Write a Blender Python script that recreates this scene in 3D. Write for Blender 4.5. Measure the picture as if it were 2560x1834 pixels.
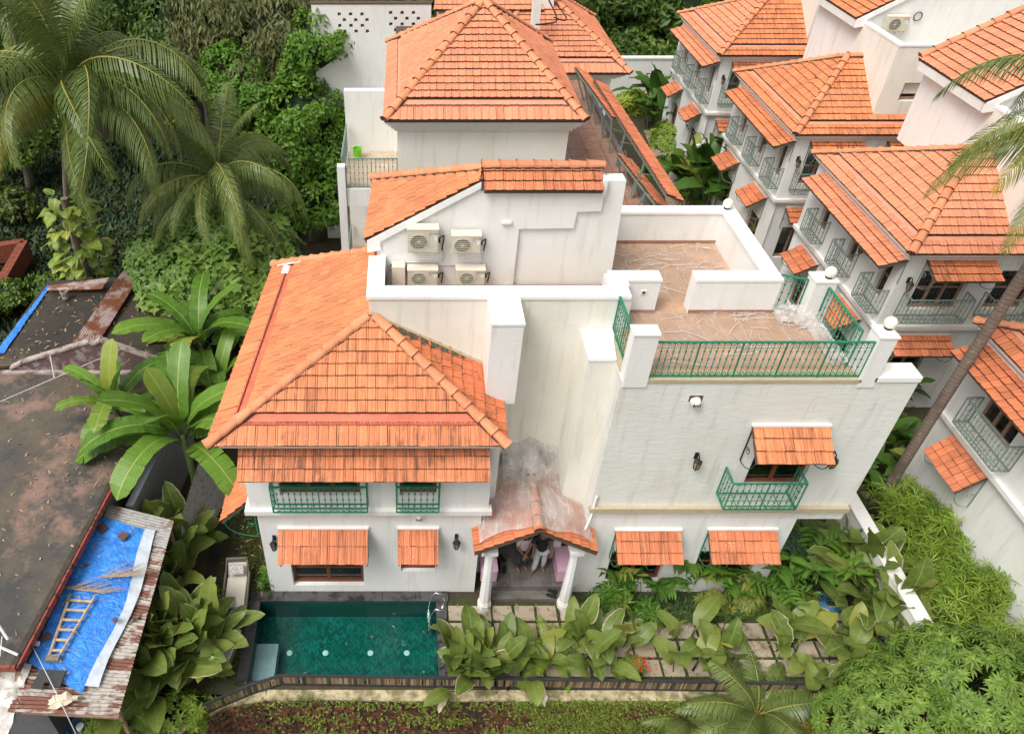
import bpy, bmesh, math, random
import numpy as np
from mathutils import Vector, Matrix, Euler
random.seed(7); RNG = np.random.default_rng(7)
R = math.radians
scene = bpy.context.scene
for o in list(bpy.data.objects): bpy.data.objects.remove(o)
COL = scene.collection

# ------------------------------------------------------------------ camera
CX, CY, FPX, PIT, CH = 1010.0, 917.0, 1914.0, R(39.8), 17.5   # principal point, focal length in photo pixels
cam_d = bpy.data.cameras.new('camera'); cam = bpy.data.objects.new('camera', cam_d); COL.objects.link(cam)
cam.location = (0, 0, CH); cam.rotation_euler = (math.pi/2 - PIT, 0, 0)
cam_d.sensor_width = 36; cam_d.lens = FPX/2560*36; cam_d.shift_x = (1280-CX)/2560; cam_d.shift_y = 0
cam_d.clip_start = 0.3; cam_d.clip_end = 900
scene.camera = cam
# ------------------------------------------------------------------ world, sun, exposure (thin overcast)
SUN_EL, SUN_AZ = R(56), R(232)
w = bpy.data.worlds.new('World'); scene.world = w; w.use_nodes = True
nt = w.node_tree; nt.nodes.clear()
sky = nt.nodes.new('ShaderNodeTexSky'); sky.sky_type = 'NISHITA'; sky.sun_disc = False
sky.sun_elevation = SUN_EL; sky.sun_rotation = SUN_AZ; sky.dust_density = 6; sky.air_density = 1.2; sky.altitude = 50
hs = nt.nodes.new('ShaderNodeHueSaturation'); hs.inputs['Saturation'].default_value = 0.22
bgn = nt.nodes.new('ShaderNodeBackground'); bgn.inputs['Strength'].default_value = 0.15
wo = nt.nodes.new('ShaderNodeOutputWorld')
nt.links.new(sky.outputs[0], hs.inputs['Color']); nt.links.new(hs.outputs[0], bgn.inputs[0]); nt.links.new(bgn.outputs[0], wo.inputs[0])
sd = bpy.data.lights.new('sun', 'SUN'); sun = bpy.data.objects.new('sun', sd); COL.objects.link(sun)
sd.energy = 1.5; sd.angle = R(24); sd.color = (1, .965, .91)
sdir = Vector((math.sin(SUN_AZ)*math.cos(SUN_EL), math.cos(SUN_AZ)*math.cos(SUN_EL), math.sin(SUN_EL)))
sun.rotation_euler = sdir.to_track_quat('Z', 'Y').to_euler()
scene.view_settings.view_transform = 'Standard'; scene.view_settings.look = 'None'
scene.view_settings.exposure = 0.25; scene.view_settings.gamma = 1.0
scene.render.resolution_x = 1024; scene.render.resolution_y = 733

# ------------------------------------------------------------------ survey helper: photo pixel -> point on a given plane of the site
_c, _s = math.cos(PIT), math.sin(PIT)
def ray(u, v):
    a = (u-CX)/FPX; b = (v-CY)/FPX
    return Vector((a, _c-b*_s, -_s-b*_c))
def P(u, v, x=None, y=None, z=None, pl=None):
    r = ray(u, v); c = Vector((0, 0, CH))
    if z is not None: t = (z-CH)/r.z
    elif y is not None: t = y/r.y
    elif x is not None: t = x/r.x
    else: t = (pl[0]-c).dot(pl[1])/r.dot(pl[1])
    return c+r*t

# ------------------------------------------------------------------ object helpers
def obj(name, me, parent=None, mat=None, loc=None, rot=None, scale=None):
    o = bpy.data.objects.new(name, me); COL.objects.link(o)
    if parent is not None: o.parent = parent
    if mat is not None and me is not None and not me.materials:
        for m in (mat if isinstance(mat, (list, tuple)) else [mat]): me.materials.append(m)
    if loc is not None: o.location = loc
    if rot is not None: o.rotation_euler = rot
    if scale is not None: o.scale = (scale,)*3 if isinstance(scale, (int, float)) else scale
    return o
def thing(name, label, cat, loc=(0, 0, 0), rz=0, group=None):
    o = bpy.data.objects.new(name, None); COL.objects.link(o); o.location = loc; o.rotation_euler = (0, 0, rz)
    o.empty_display_size = .1
    return tag(o, label, cat, group)
def tag(o, label, cat, group=None):
    o['label'] = label; o['category'] = cat
    if group: o['group'] = group
    return o
def stuff(o, label=None, cat=None):
    o['kind'] = 'stuff'
    if label: o['label'] = label
    if cat: o['category'] = cat
    return o
def struct(o): o['kind'] = 'structure'; return o
def copy_tree(o, parent=None):
    c = o.copy(); COL.objects.link(c); c.parent = parent
    for ch in list(o.children): copy_tree(ch, c)
    return c

class MB:
    """collects faces for one mesh"""
    def __init__(s): s.v = []; s.f = []; s.m = []; s.uv = None
    def face(s, pts, m=0):
        i = len(s.v); s.v += [tuple(p) for p in pts]; s.f.append(tuple(range(i, i+len(pts)))); s.m.append(m)
    def box(s, x0, x1, y0, y1, z0, z1, m=0):
        i = len(s.v)
        s.v += [(x0,y0,z0),(x1,y0,z0),(x1,y1,z0),(x0,y1,z0),(x0,y0,z1),(x1,y0,z1),(x1,y1,z1),(x0,y1,z1)]
        for f in ((0,3,2,1),(4,5,6,7),(0,1,5,4),(1,2,6,5),(2,3,7,6),(3,0,4,7)): s.f.append(tuple(i+k for k in f)); s.m.append(m)
        return s
    def bar(s, a, b, w, h=None, m=0, up=(0, 0, 1)):
        a, b = Vector(a), Vector(b); h = h or w; d = (b-a).normalized(); up = Vector(up)
        if abs(d.dot(up)) > .98: up = Vector((1, 0, 0))
        x = d.cross(up).normalized()*w/2; y = x.cross(d).normalized()*h/2; i = len(s.v)
        for p in (a, b): s.v += [tuple(p-x-y), tuple(p+x-y), tuple(p+x+y), tuple(p-x+y)]
        for f in ((0,1,2,3),(7,6,5,4),(0,4,5,1),(1,5,6,2),(2,6,7,3),(3,7,4,0)): s.f.append(tuple(i+k for k in f)); s.m.append(m)
        return s
    def tube(s, pts, r, n=6, m=0, cap=True):
        pts = [Vector(p) for p in pts]; rs = r if isinstance(r, (list, tuple)) else [r]*len(pts); i0 = len(s.v); px = None
        for k, p in enumerate(pts):
            d = (pts[min(k+1, len(pts)-1)]-pts[max(k-1, 0)]).normalized()
            if px is None: px = d.orthogonal().normalized()
            px = (px-d*px.dot(d)).normalized(); py = d.cross(px)
            for j in range(n):
                a = 2*math.pi*j/n; s.v.append(tuple(p+(px*math.cos(a)+py*math.sin(a))*rs[k]))
        for k in range(len(pts)-1):
            for j in range(n):
                s.f.append((i0+k*n+j, i0+k*n+(j+1)%n, i0+(k+1)*n+(j+1)%n, i0+(k+1)*n+j)); s.m.append(m)
        if cap:
            s.f.append(tuple(i0+j for j in range(n))[::-1]); s.m.append(m)
            s.f.append(tuple(i0+(len(pts)-1)*n+j for j in range(n))); s.m.append(m)
        return s
    def lathe(s, prof, c=(0, 0, 0), n=16, m=0, rot=0):
        i0 = len(s.v)
        for r, z in prof:
            for j in range(n):
                a = 2*math.pi*j/n+rot; s.v.append((c[0]+r*math.cos(a), c[1]+r*math.sin(a), c[2]+z))
        for k in range(len(prof)-1):
            for j in range(n):
                s.f.append((i0+k*n+j, i0+k*n+(j+1)%n, i0+(k+1)*n+(j+1)%n, i0+(k+1)*n+j)); s.m.append(m)
        s.f.append(tuple(i0+j for j in range(n))[::-1]); s.m.append(m)
        s.f.append(tuple(i0+(len(prof)-1)*n+j for j in range(n))); s.m.append(m)
        return s
    def prism(s, poly, axis, a, b, m=0):
        """2D polygon extruded along axis: axis 'y' -> poly is (x,z); 'x' -> (y,z); 'z' -> (x,y)"""
        def q(p, t): return (p[0], t, p[1]) if axis == 'y' else ((t, p[0], p[1]) if axis == 'x' else (p[0], p[1], t))
        i = len(s.v); n = len(poly)
        s.v += [q(p, a) for p in poly]+[q(p, b) for p in poly]
        s.f.append(tuple(i+k for k in range(n))); s.m.append(m)
        s.f.append(tuple(i+n+k for k in range(n))[::-1]); s.m.append(m)
        for k in range(n): s.f.append((i+k, i+n+k, i+n+(k+1) % n, i+(k+1) % n)); s.m.append(m)
        return s
    def mesh(s, name, smooth=False, recalc=True):
        me = bpy.data.meshes.new(name); me.from_pydata(s.v, [], s.f); me.update()
        if any(s.m): me.polygons.foreach_set('material_index', s.m)
        if recalc:
            bm = bmesh.new(); bm.from_mesh(me); bmesh.ops.recalc_face_normals(bm, faces=bm.faces); bm.to_mesh(me); bm.free()
        if smooth: me.polygons.foreach_set('use_smooth', [True]*len(me.polygons))
        return me
    def obj(s, name, mat, parent=None, smooth=False, recalc=True, bevel=0):
        me = s.mesh(name, smooth, recalc)
        if bevel:
            bm = bmesh.new(); bm.from_mesh(me); bmesh.ops.remove_doubles(bm, verts=bm.verts, dist=1e-4)
            ed = [e for e in bm.edges if len(e.link_faces) == 2 and e.calc_face_angle(0) > .5]
            bmesh.ops.bevel(bm, geom=ed, offset=bevel, segments=2, affect='EDGES', profile=.5, clamp_overlap=True); bm.to_mesh(me); bm.free()
        return obj(name, me, parent, mat)

# ------------------------------------------------------------------ materials
class N:
    def __init__(s, name):
        s.mat = bpy.data.materials.new(name); s.mat.use_nodes = True; s.t = s.mat.node_tree; s.n = s.t.nodes; s.n.clear()
        s.out = s.n.new('ShaderNodeOutputMaterial'); s.b = s.n.new('ShaderNodeBsdfPrincipled')
        s.t.links.new(s.b.outputs[0], s.out.inputs[0]); s._p = None
    def L(s, a, b): s.t.links.new(a, b)
    def new(s, t, **k):
        n = s.n.new(t)
        for a, v in k.items(): setattr(n, a, v)
        return n
    def pos(s, sc=(1, 1, 1), obj=False, rot=(0, 0, 0)):
        if obj: src = s.new('ShaderNodeTexCoord').outputs['Object']
        else: src = s.new('ShaderNodeNewGeometry').outputs['Position']
        m = s.new('ShaderNodeMapping'); m.inputs['Scale'].default_value = sc; m.inputs['Rotation'].default_value = rot; s.L(src, m.inputs[0]); return m.outputs[0]
    def noise(s, scale, detail=3, vec=None, rough=.55, dist=0):
        n = s.new('ShaderNodeTexNoise'); n.inputs['Scale'].default_value = scale; n.inputs['Detail'].default_value = detail
        n.inputs['Roughness'].default_value = rough; n.inputs['Distortion'].default_value = dist
        s.L(vec if vec is not None else s.pos(), n.inputs['Vector']); return n.outputs['Fac']
    def ramp(s, fac, lo, hi, a=0, b=1):
        m = s.new('ShaderNodeMapRange'); m.inputs[1].default_value = lo; m.inputs[2].default_value = hi
        m.inputs[3].default_value = a; m.inputs[4].default_value = b; s.L(fac, m.inputs[0]); return m.outputs[0]
    def math(s, op, a, b=None, c=None):
        m = s.new('ShaderNodeMath', operation=op)
        for i, x in enumerate((a, b, c)):
            if x is None: continue
            if isinstance(x, (int, float)): m.inputs[i].default_value = x
            else: s.L(x, m.inputs[i])
        return m.outputs[0]
    def mix(s, f, a, b, blend='MIX'):
        m = s.new('ShaderNodeMix', data_type='RGBA', blend_type=blend)
        for i, x in ((0, f), (6, a), (7, b)):
            if isinstance(x, (int, float)): m.inputs[i].default_value = x
            elif isinstance(x, tuple): m.inputs[i].default_value = (*x[:3], 1)
            else: s.L(x, m.inputs[i])
        return m.outputs[2]
    def bump(s, h, strength=.3, dist=.02):
        b = s.new('ShaderNodeBump'); b.inputs['Strength'].default_value = strength; b.inputs['Distance'].default_value = dist
        s.L(h, b.inputs['Height']); s.L(b.outputs[0], s.b.inputs['Normal']); return b
    def base(s, c): 
        if isinstance(c, tuple): s.b.inputs['Base Color'].default_value = (*c[:3], 1)
        else: s.L(c, s.b.inputs['Base Color'])
    def set(s, **k):
        for a, v in k.items():
            a = a.replace('_', ' ').title() if a != 'ior' else 'IOR'
            if isinstance(v, (int, float)): s.b.inputs[a].default_value = v
            elif isinstance(v, tuple): s.b.inputs[a].default_value = v
            else: s.L(v, s.b.inputs[a])
    def rnd(s):
        """per tile random number: the object's own, or the 'rnd' attribute in joined meshes"""
        oi = s.new('ShaderNodeObjectInfo').outputs['Random']; at = s.new('ShaderNodeAttribute', attribute_name='rnd').outputs['Fac']
        return s.math('FRACT', s.math('ADD', oi, at))
def plain(name, c, rough=.6, metal=0, var=.12, scale=6, bump=0, spec=.4):
    n = N(name); f = n.noise(scale, 4)
    n.base(n.mix(n.ramp(f, .3, .7), tuple(x*(1-var) for x in c), tuple(min(1, x*(1+var)) for x in c)))
    n.set(roughness=rough, metallic=metal); n.b.inputs['Specular IOR Level'].default_value = spec
    if bump: n.bump(n.noise(scale*5, 3), bump)
    return n.mat
def plaster(name, c, stain=.35, rough_bump=.25, bscale=7):
    n = N(name)
    big = n.noise(.9, 5); c1 = n.mix(n.ramp(big, .35, .7), c, (c[0]*.93, c[1]*.92, c[2]*.88))
    st = n.noise(1, 5, n.pos((5, 5, .55)), .6)
    c2 = n.mix(n.ramp(st, .53, .78, 0, stain), c1, (.42, .36, .27))
    sp = n.noise(2.2, 6, None, .7); c3 = n.mix(n.ramp(sp, .72, .78, 0, stain*1.2), c2, (.25, .22, .17))
    n.base(c3); n.set(roughness=.75); n.b.inputs['Specular IOR Level'].default_value = .25
    h = n.math('ADD', n.noise(bscale, 4, n.pos((1, 1, 2.2)), .6, .6), n.math('MULTIPLY', n.noise(40, 2), .2))
    n.bump(h, rough_bump, .05); return n.mat
def tile_mat(name, axis, c=(.66, .235, .105), stain=.5, speck=0., moss=0.):
    """clay tile: axis = direction of the courses ('x' or 'y'); rain streaks run down the slope"""
    n = N(name); r = n.rnd()
    cc = n.mix(r, tuple(x*.88 for x in c), tuple(min(x*1.10, 1) for x in c))
    r2 = n.math('FRACT', n.math('MULTIPLY', r, 7.31))
    cc = n.mix(n.ramp(r2, .6, 1, 0, .25), cc, (c[0]*.98, c[1]*1.22, c[2]*1.4))
    cc = n.mix(n.ramp(n.noise(26, 3), .4, .7, 0, .18), cc, (c[0]*1.1, c[1]*1.25, c[2]*1.3))
    sc = (22, 1.4, 1.4) if axis == 'x' else (1.4, 22, 1.4)
    streak = n.noise(1, 4, n.pos(sc), .65); patch = n.noise(.75, 4); pt = n.noise(3.1, 3)
    m = n.math('MULTIPLY', n.ramp(streak, .38, .64), n.ramp(n.math('ADD', n.math('MULTIPLY', patch, .7), n.math('MULTIPLY', pt, .3)), .41, .53))
    r3 = n.math('FRACT', n.math('MULTIPLY', r, 13.7)); m = n.math('MULTIPLY', m, n.ramp(r3, 0, .8, .35, 1))
    cc = n.mix(n.math('MULTIPLY', m, stain), cc, (.085, .045, .028))
    if speck:
        sp = n.noise(34, 2, None, .5); zone = n.noise(1.7, 2)
        cc = n.mix(n.math('MULTIPLY', n.ramp(sp, .66, .70), n.ramp(zone, .35, .6, 0, speck)), cc, (.7, .68, .64))
    if moss:
        ms = n.noise(2.6, 6, None, .65); cc = n.mix(n.ramp(ms, .57, .66, 0, moss), cc, (.09, .075, .03))
    n.base(cc); n.set(roughness=.62); n.b.inputs['Specular IOR Level'].default_value = .3
    n.bump(n.noise(60, 2), .12, .01); return n.mat
WHITE = plaster('white_plaster', (.80, .795, .775), .35, .16)
WHITE_ROUGH = plaster('rough_white_plaster', (.74, .74, .70), .5, .26, 4.2)
WHITE_CREAM = plaster('cream_plaster', (.79, .765, .69), .40, .16, 5.5)
WHITE_TOP = plaster('parapet_paint', (.86, .86, .85), .15, .1)
TRIM = plaster('trim_paint', (.80, .78, .74), .30, .1)
STAINED = plaster('stained_ledge', (.50, .42, .28), 1.0, .5, 14)
TX = tile_mat('roof_tile_x', 'x', (.72, .24, .10), stain=.70, speck=.35); TY = tile_mat('roof_tile_y', 'y', (.72, .24, .10), stain=.55, speck=.3)
TXM = tile_mat('mossy_tile_x', 'x', (.68, .225, .095), stain=.9, speck=.6, moss=.25)
TYM = tile_mat('mossy_tile_y', 'y', (.66, .19, .075), stain=.95, speck=.5, moss=.6)
TXN = tile_mat('clean_tile_x', 'x', (.74, .28, .15), stain=.30); TYN = tile_mat('clean_tile_y', 'y', (.74, .275, .145), stain=.28)
TXR = tile_mat('red_tile_x', 'x', (.64, .205, .09), stain=.7, speck=.8); TYR = tile_mat('red_tile_y', 'y', (.66, .21, .095), stain=.45, speck=.15)
RIDGE = tile_mat('ridge_tile', 'x', (.72, .27, .13), stain=.3, speck=.3)
MORTAR = plain('dark_mortar', (.10, .065, .045), .9, bump=.4, scale=20)
RED_PAINT = plain('red_oxide_paint', (.62, .155, .085), .55, var=.18, scale=4); PINK_BAND = plain('pink_terracotta_band', (.70, .30, .19), .6, var=.1, scale=4)
GREEN = plain('green_paint', (.022, .20, .115), .4, var=.2, scale=9)
GREY_GREEN = plain('faded_green_paint', (.19, .25, .21), .5, var=.2, scale=9)
WOOD = plain('brown_wood', (.16, .052, .022), .4, var=.3, scale=14)
PALE_WOOD = plain('weathered_wood', (.30, .19, .13), .6, var=.25, scale=14)
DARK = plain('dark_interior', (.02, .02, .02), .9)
CURT = plain('curtain_cloth', (.36, .37, .36), .9, scale=3)
def glass_mat():
    n = N('window_glass'); n.base((.05, .06, .065)); n.set(roughness=.06); n.b.inputs['Specular IOR Level'].default_value = .9; return n.mat
GLASS = glass_mat()
# ------------------------------------------------------------------ clay tiles
TW, TL = .212, .262
def tile_template(W, L, over=.07, flat=False):
    pr = [(0, .020), (.15, .020), (.22, .002), (.5, .009), (.78, .002), (.85, .020), (1, .020)]
    mb = MB(); n = len(pr); g = .004
    wd = L-.015; hl = .050+(.002-.050)*wd/(L+over)
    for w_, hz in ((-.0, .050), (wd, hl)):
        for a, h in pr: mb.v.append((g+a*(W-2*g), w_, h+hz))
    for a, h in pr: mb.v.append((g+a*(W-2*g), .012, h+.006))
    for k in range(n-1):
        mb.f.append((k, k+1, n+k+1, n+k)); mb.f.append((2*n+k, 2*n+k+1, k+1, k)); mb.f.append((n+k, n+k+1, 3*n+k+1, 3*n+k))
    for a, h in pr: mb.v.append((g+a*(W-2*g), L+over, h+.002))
    mb.m = [0, 1, 1]*(n-1)  # dark slot: lip front, and top strip painting the next course's shadow
    me = mb.mesh('roof_tile', recalc=False); return me
LIP = plain('tile_edge_stain_shade', (.19, .065, .035), .85, var=.6, scale=12)  # dark lip stain, with the shadow line under each course painted in
_tt = {}
def ttemplate(W, L):
    k = (round(W, 3), round(L, 3))
    if k not in _tt: _tt[k] = tile_template(W, L)
    return _tt[k]
def ridge_template(L=.40, r=.115):
    mb = MB(); k = 7
    for w_, s in ((0, 1.22), (L*.16, 1.16), (L*1.12, .90)):
        for j in range(k):
            a = math.pi*j/(k-1); mb.v.append((-math.cos(a)*r*s, w_, math.sin(a)*r*s*.8+(.02 if w_ == 0 else 0)))
    for j in range(k): a = math.pi*j/(k-1); mb.v.append((-math.cos(a)*r*.95, .004, math.sin(a)*r*.95*.8))
    for j in range(k-1): mb.f.append((j, k+j, k+j+1, j+1)); mb.f.append((k+j, 2*k+j, 2*k+j+1, k+j+1)); mb.f.append((3*k+j, j, j+1, 3*k+j+1))
    mb.m = [0, 0, 1]*(k-1); return mb.mesh('ridge_tile', smooth=False, recalc=True)
RIDGE_ME = ridge_template()

class Roofer:
    """gathers the tiles of one house; the 300 nearest become objects, the rest one joined part per roof"""
    def __init__(s, budget=300): s.items = []; s.budget = budget
    def add(s, me, M, parent, mat, name): s.items.append((me, M, parent, mat, name))
    def plane(s, parent, poly, mat, name='roof_tile', W=TW, L=TL, deck=.07, deckmat=None, jitter=.004, slip=()):
        poly = [Vector(p) for p in poly]; p0 = poly[0]
        e = (poly[1]-p0).normalized(); nr = Vector((0, 0, 0))
        for i in range(len(poly)): nr += (poly[i]-p0).cross(poly[(i+1) % len(poly)]-p0)
        nr.normalize()
        if nr.z < 0: nr = -nr
        sl = nr.cross(e)
        if sl.dot(sum((p for p in poly), Vector())/len(poly)-p0) < 0: e = -e; sl = nr.cross(e)
        q = [Vector(((p-p0).dot(e), (p-p0).dot(sl))) for p in poly]
        area = sum(q[i].x*q[(i+1) % len(q)].y-q[(i+1) % len(q)].x*q[i].y for i in range(len(q)))
        if area < 0: q = q[::-1]
        n = len(q); nm = [Vector((q[(i+1) % n].y-q[i].y, q[i].x-q[(i+1) % n].x)).normalized() for i in range(n)]
        umin, umax = min(p.x for p in q), max(p.x for p in q); wmax = max(p.y for p in q); wmin = min(p.y for p in q)
        tm = ttemplate(W, L); base = Matrix(((e.x, sl.x, nr.x, 0), (e.y, sl.y, nr.y, 0), (e.z, sl.z, nr.z, 0), (0, 0, 0, 1)))
        cols = int(math.ceil((umax-umin)/W)); u_start = umin-(cols*W-(umax-umin))/2
        rows = int(math.ceil((wmax-wmin)/L-.15)); rg = random.Random(int(abs(p0.x*100+p0.y*10))+len(poly))
        for r in range(rows):
            w0 = wmin+r*L
            for c in range(cols):
                u0 = u_start+c*W
                cs = [Vector((u0, w0)), Vector((u0+W, w0)), Vector((u0+W, w0+L)), Vector((u0, w0+L))]
                out = False; cut = []
                for i in range(n):
                    if r == 0 and abs(nm[i].y) > .98 and q[i].y < wmin+.2: continue
                    ds = [(p-q[i]).dot(nm[i]) for p in cs]
                    if min(ds) > -.012: out = True; break
                    if max(ds) > .012: cut.append(i)
                if out: continue
                j = Matrix.Translation((rg.uniform(-1, 1)*jitter, rg.uniform(-1, 1)*jitter*1.6, rg.uniform(0, 1)*jitter))
                if (r, c) in slip: j = Matrix.Translation((0.03, -.07, .012)) @ Matrix.Rotation(.08, 4, 'Z')
                j = j @ Matrix.Rotation(rg.uniform(-1, 1)*.012, 4, 'Z')
                M = Matrix.Translation(p0) @ base @ Matrix.Translation((u0, w0, 0)) @ j
                if not cut: s.add(tm, M, parent, mat, name)
                else:
                    bm = bmesh.new(); bm.from_mesh(tm)
                    for i in cut:
                        bmesh.ops.bisect_plane(bm, geom=bm.verts[:]+bm.edges[:]+bm.faces[:], plane_co=(q[i].x-u0, q[i].y-w0, 0), plane_no=(nm[i].x, nm[i].y, 0), clear_outer=True)
                    if bm.faces:
                        me = bpy.data.meshes.new('roof_tile'); bm.to_mesh(me); s.add(me, M, parent, mat, name)
                    bm.free()
        if deck:
            mb = MB(); up = [p-nr*.004 for p in poly]; dn = [p-nr*(deck+.004) for p in poly]
            mb.face(up); mb.face(dn[::-1])
            for i in range(n): mb.face([up[i], dn[i], dn[(i+1) % n], up[(i+1) % n]])
            mb.obj('roof_deck', deckmat or MORTAR, parent)
    def ridge(s, parent, a, b, mat=None, name='ridge_tile', L=.40, scale=1., lift=.03):
        a, b = Vector(a), Vector(b); d = b-a; ln = d.length; d.normalize(); x = d.cross(Vector((0, 0, 1))).normalized(); z = x.cross(d)
        k = max(1, round(ln/(L*scale))); st = ln/k; rg = random.Random(k)
        for i in range(k):
            M = Matrix(((x.x, d.x, z.x, 0), (x.y, d.y, z.y, 0), (x.z, d.z, z.z, 0), (0, 0, 0, 1)))
            M = Matrix.Translation(a+d*(i*st)+z*(lift+rg.uniform(0, .008))) @ M @ Matrix.Rotation(rg.uniform(-.03, .03), 4, 'Z') @ Matrix.Diagonal((scale, st/L, scale, 1))
            s.add(RIDGE_ME, M, parent, mat or RIDGE, name)
        mb = MB(); mb.bar(a+z*.012, b+z*.012, .25*scale, .055, up=tuple(z)); mb.obj('ridge_mortar', MORTAR, parent)
    def finish(s):
        bpy.context.view_layer.update(); cp = Vector((0, 0, CH))
        byname = {}
        for it in s.items: byname.setdefault(it[4], []).append(it)
        for nme, its in byname.items():
            def dist(it): return ((it[2].matrix_world @ it[1]).translation-cp).length
            its.sort(key=dist)
            for me, M, par, mat, nm in its[:s.budget]:
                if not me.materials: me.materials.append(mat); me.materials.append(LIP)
                o = bpy.data.objects.new(nm, me); COL.objects.link(o); o.parent = par; o.matrix_local = M
                o.material_slots[0].link = 'OBJECT'; o.material_slots[0].material = mat
            rest = {}
            for it in its[s.budget:]: rest.setdefault((id(it[2]), it[3].name), []).append(it)
            for grp in rest.values():
                vs, fs, rn, mi = [], [], [], []; cache = {}; off = 0
                for me, M, par, mat, nm in grp:
                    if id(me) not in cache:
                        co = np.empty(len(me.vertices)*3); me.vertices.foreach_get('co', co)
                        cache[id(me)] = (np.c_[co.reshape(-1, 3), np.ones(len(co)//3)], [tuple(p.vertices) for p in me.polygons], [p.material_index for p in me.polygons])
                    co, pf, pm = cache[id(me)]; mi += pm; vs.append((co @ np.array(M).T)[:, :3]); fs += [tuple(i+off for i in f) for f in pf]; off += len(co)
                    rn += [random.random()]*len(pf)
                me = bpy.data.meshes.new(grp[0][4]); me.from_pydata(np.vstack(vs).tolist(), [], fs); me.update()
                at = me.attributes.new('rnd', 'FLOAT', 'FACE'); at.data.foreach_set('value', rn)
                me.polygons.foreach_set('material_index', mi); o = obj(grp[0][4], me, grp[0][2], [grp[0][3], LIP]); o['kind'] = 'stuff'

# ------------------------------------------------------------------ walls with real openings
def facade(mb, o, u, nrm, u0, u1, z0, z1, holes=(), depth=.22, m=0):
    """sheet wall: o=(x,y) origin, u=(dx,dy), nrm outward 2D normal; holes (ua,ub,za,zb)"""
    us = sorted({u0, u1, *[h[0] for h in holes], *[h[1] for h in holes]}); zs = sorted({z0, z1, *[h[2] for h in holes], *[h[3] for h in holes]})
    us = [a for a in us if u0 <= a <= u1]; zs = [a for a in zs if z0 <= a <= z1]
    def q(a, z, d=0): return (o[0]+u[0]*a-nrm[0]*d, o[1]+u[1]*a-nrm[1]*d, z)
    for i in range(len(us)-1):
        for k in range(len(zs)-1):
            cu, cz = (us[i]+us[i+1])/2, (zs[k]+zs[k+1])/2
            if any(h[0] < cu < h[1] and h[2] < cz < h[3] for h in holes): continue
            mb.face([q(us[i], zs[k]), q(us[i+1], zs[k]), q(us[i+1], zs[k+1]), q(us[i], zs[k+1])], m)
    for a, b, c, d in holes:
        mb.face([q(a, c), q(a, c, depth), q(a, d, depth), q(a, d)], m); mb.face([q(b, c), q(b, d), q(b, d, depth), q(b, c, depth)], m)
        mb.face([q(a, c), q(b, c), q(b, c, depth), q(a, c, depth)], m); mb.face([q(a, d), q(a, d, depth), q(b, d, depth), q(b, d)], m)
def clear_glass():
    n = N('clear_glass'); n.n.remove(n.b)
    tr = n.new('ShaderNodeBsdfTransparent'); tr.inputs[0].default_value = (.86, .9, .9, 1); gl = n.new('ShaderNodeBsdfGlossy'); gl.inputs['Roughness'].default_value = .03
    fr = n.new('ShaderNodeFresnel'); fr.inputs[0].default_value = 1.5; mx = n.new('ShaderNodeMixShader')
    n.L(n.math('ADD', fr.outputs[0], .06), mx.inputs[0]); n.L(tr.outputs[0], mx.inputs[1]); n.L(gl.outputs[0], mx.inputs[2]); n.L(mx.outputs[0], n.out.inputs[0]); return n.mat
CLEAR = clear_glass()
def window(house, loc, rz, w, h, cols=2, rows=2, wood=WOOD, depth=.2, curtain=True, bars=False):
    """loc = lower left corner of the opening on the wall face (local x along wall, -y outward)"""
    f = .075; mb = MB(); y0, y1 = depth-.07, depth
    mb.box(0, w, y0-.02, y1, 0, f*1.2); mb.box(0, w, y0-.02, y1, h-f, h); mb.box(0, f, y0, y1, f*1.2, h-f); mb.box(w-f, w, y0, y1, f*1.2, h-f)
    cw = (w-2*f)/cols
    for c in range(1, cols): mb.box(f+c*cw-.045, f+c*cw+.045, y0+.01, y1-.002, f*1.2, h-f)
    rh = (h-2.2*f)/rows
    for r in range(1, rows): mb.box(f, w-f, y0+.02, y1-.004, 1.2*f+r*rh-.025, 1.2*f+r*rh+.025)
    o = mb.obj('window', wood, house, bevel=0); o.location = loc; o.rotation_euler = (0, 0, rz)
    for c in range(cols):
        for r in range(rows):
            m2 = MB(); m2.box(f+c*cw+.01, f+(c+1)*cw-.01, y1-.03, y1-.022, 1.2*f+r*rh+.01, 1.2*f+(r+1)*rh-.01); m2.obj('pane', CLEAR, o)
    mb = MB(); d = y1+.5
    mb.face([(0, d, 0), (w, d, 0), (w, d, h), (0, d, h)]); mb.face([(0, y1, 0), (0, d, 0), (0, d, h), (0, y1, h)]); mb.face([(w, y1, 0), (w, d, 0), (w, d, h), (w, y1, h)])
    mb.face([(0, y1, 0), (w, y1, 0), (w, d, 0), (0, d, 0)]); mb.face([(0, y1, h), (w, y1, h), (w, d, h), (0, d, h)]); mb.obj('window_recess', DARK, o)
    if curtain:
        mb = MB(); k = int(w/.045); yy = y1+.08
        for i in range(k):
            a, b = w*i/k, w*(i+1)/k; ya, yb = yy+(.03 if i % 2 else 0)+.01*math.sin(i), yy+(0 if i % 2 else .03)+.01*math.sin(i+1)
            mb.face([(a, ya, .03), (b, yb, .03), (b, yb, h), (a, ya, h)])
        mb.obj('curtain', CURT, o)
    return o
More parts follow.
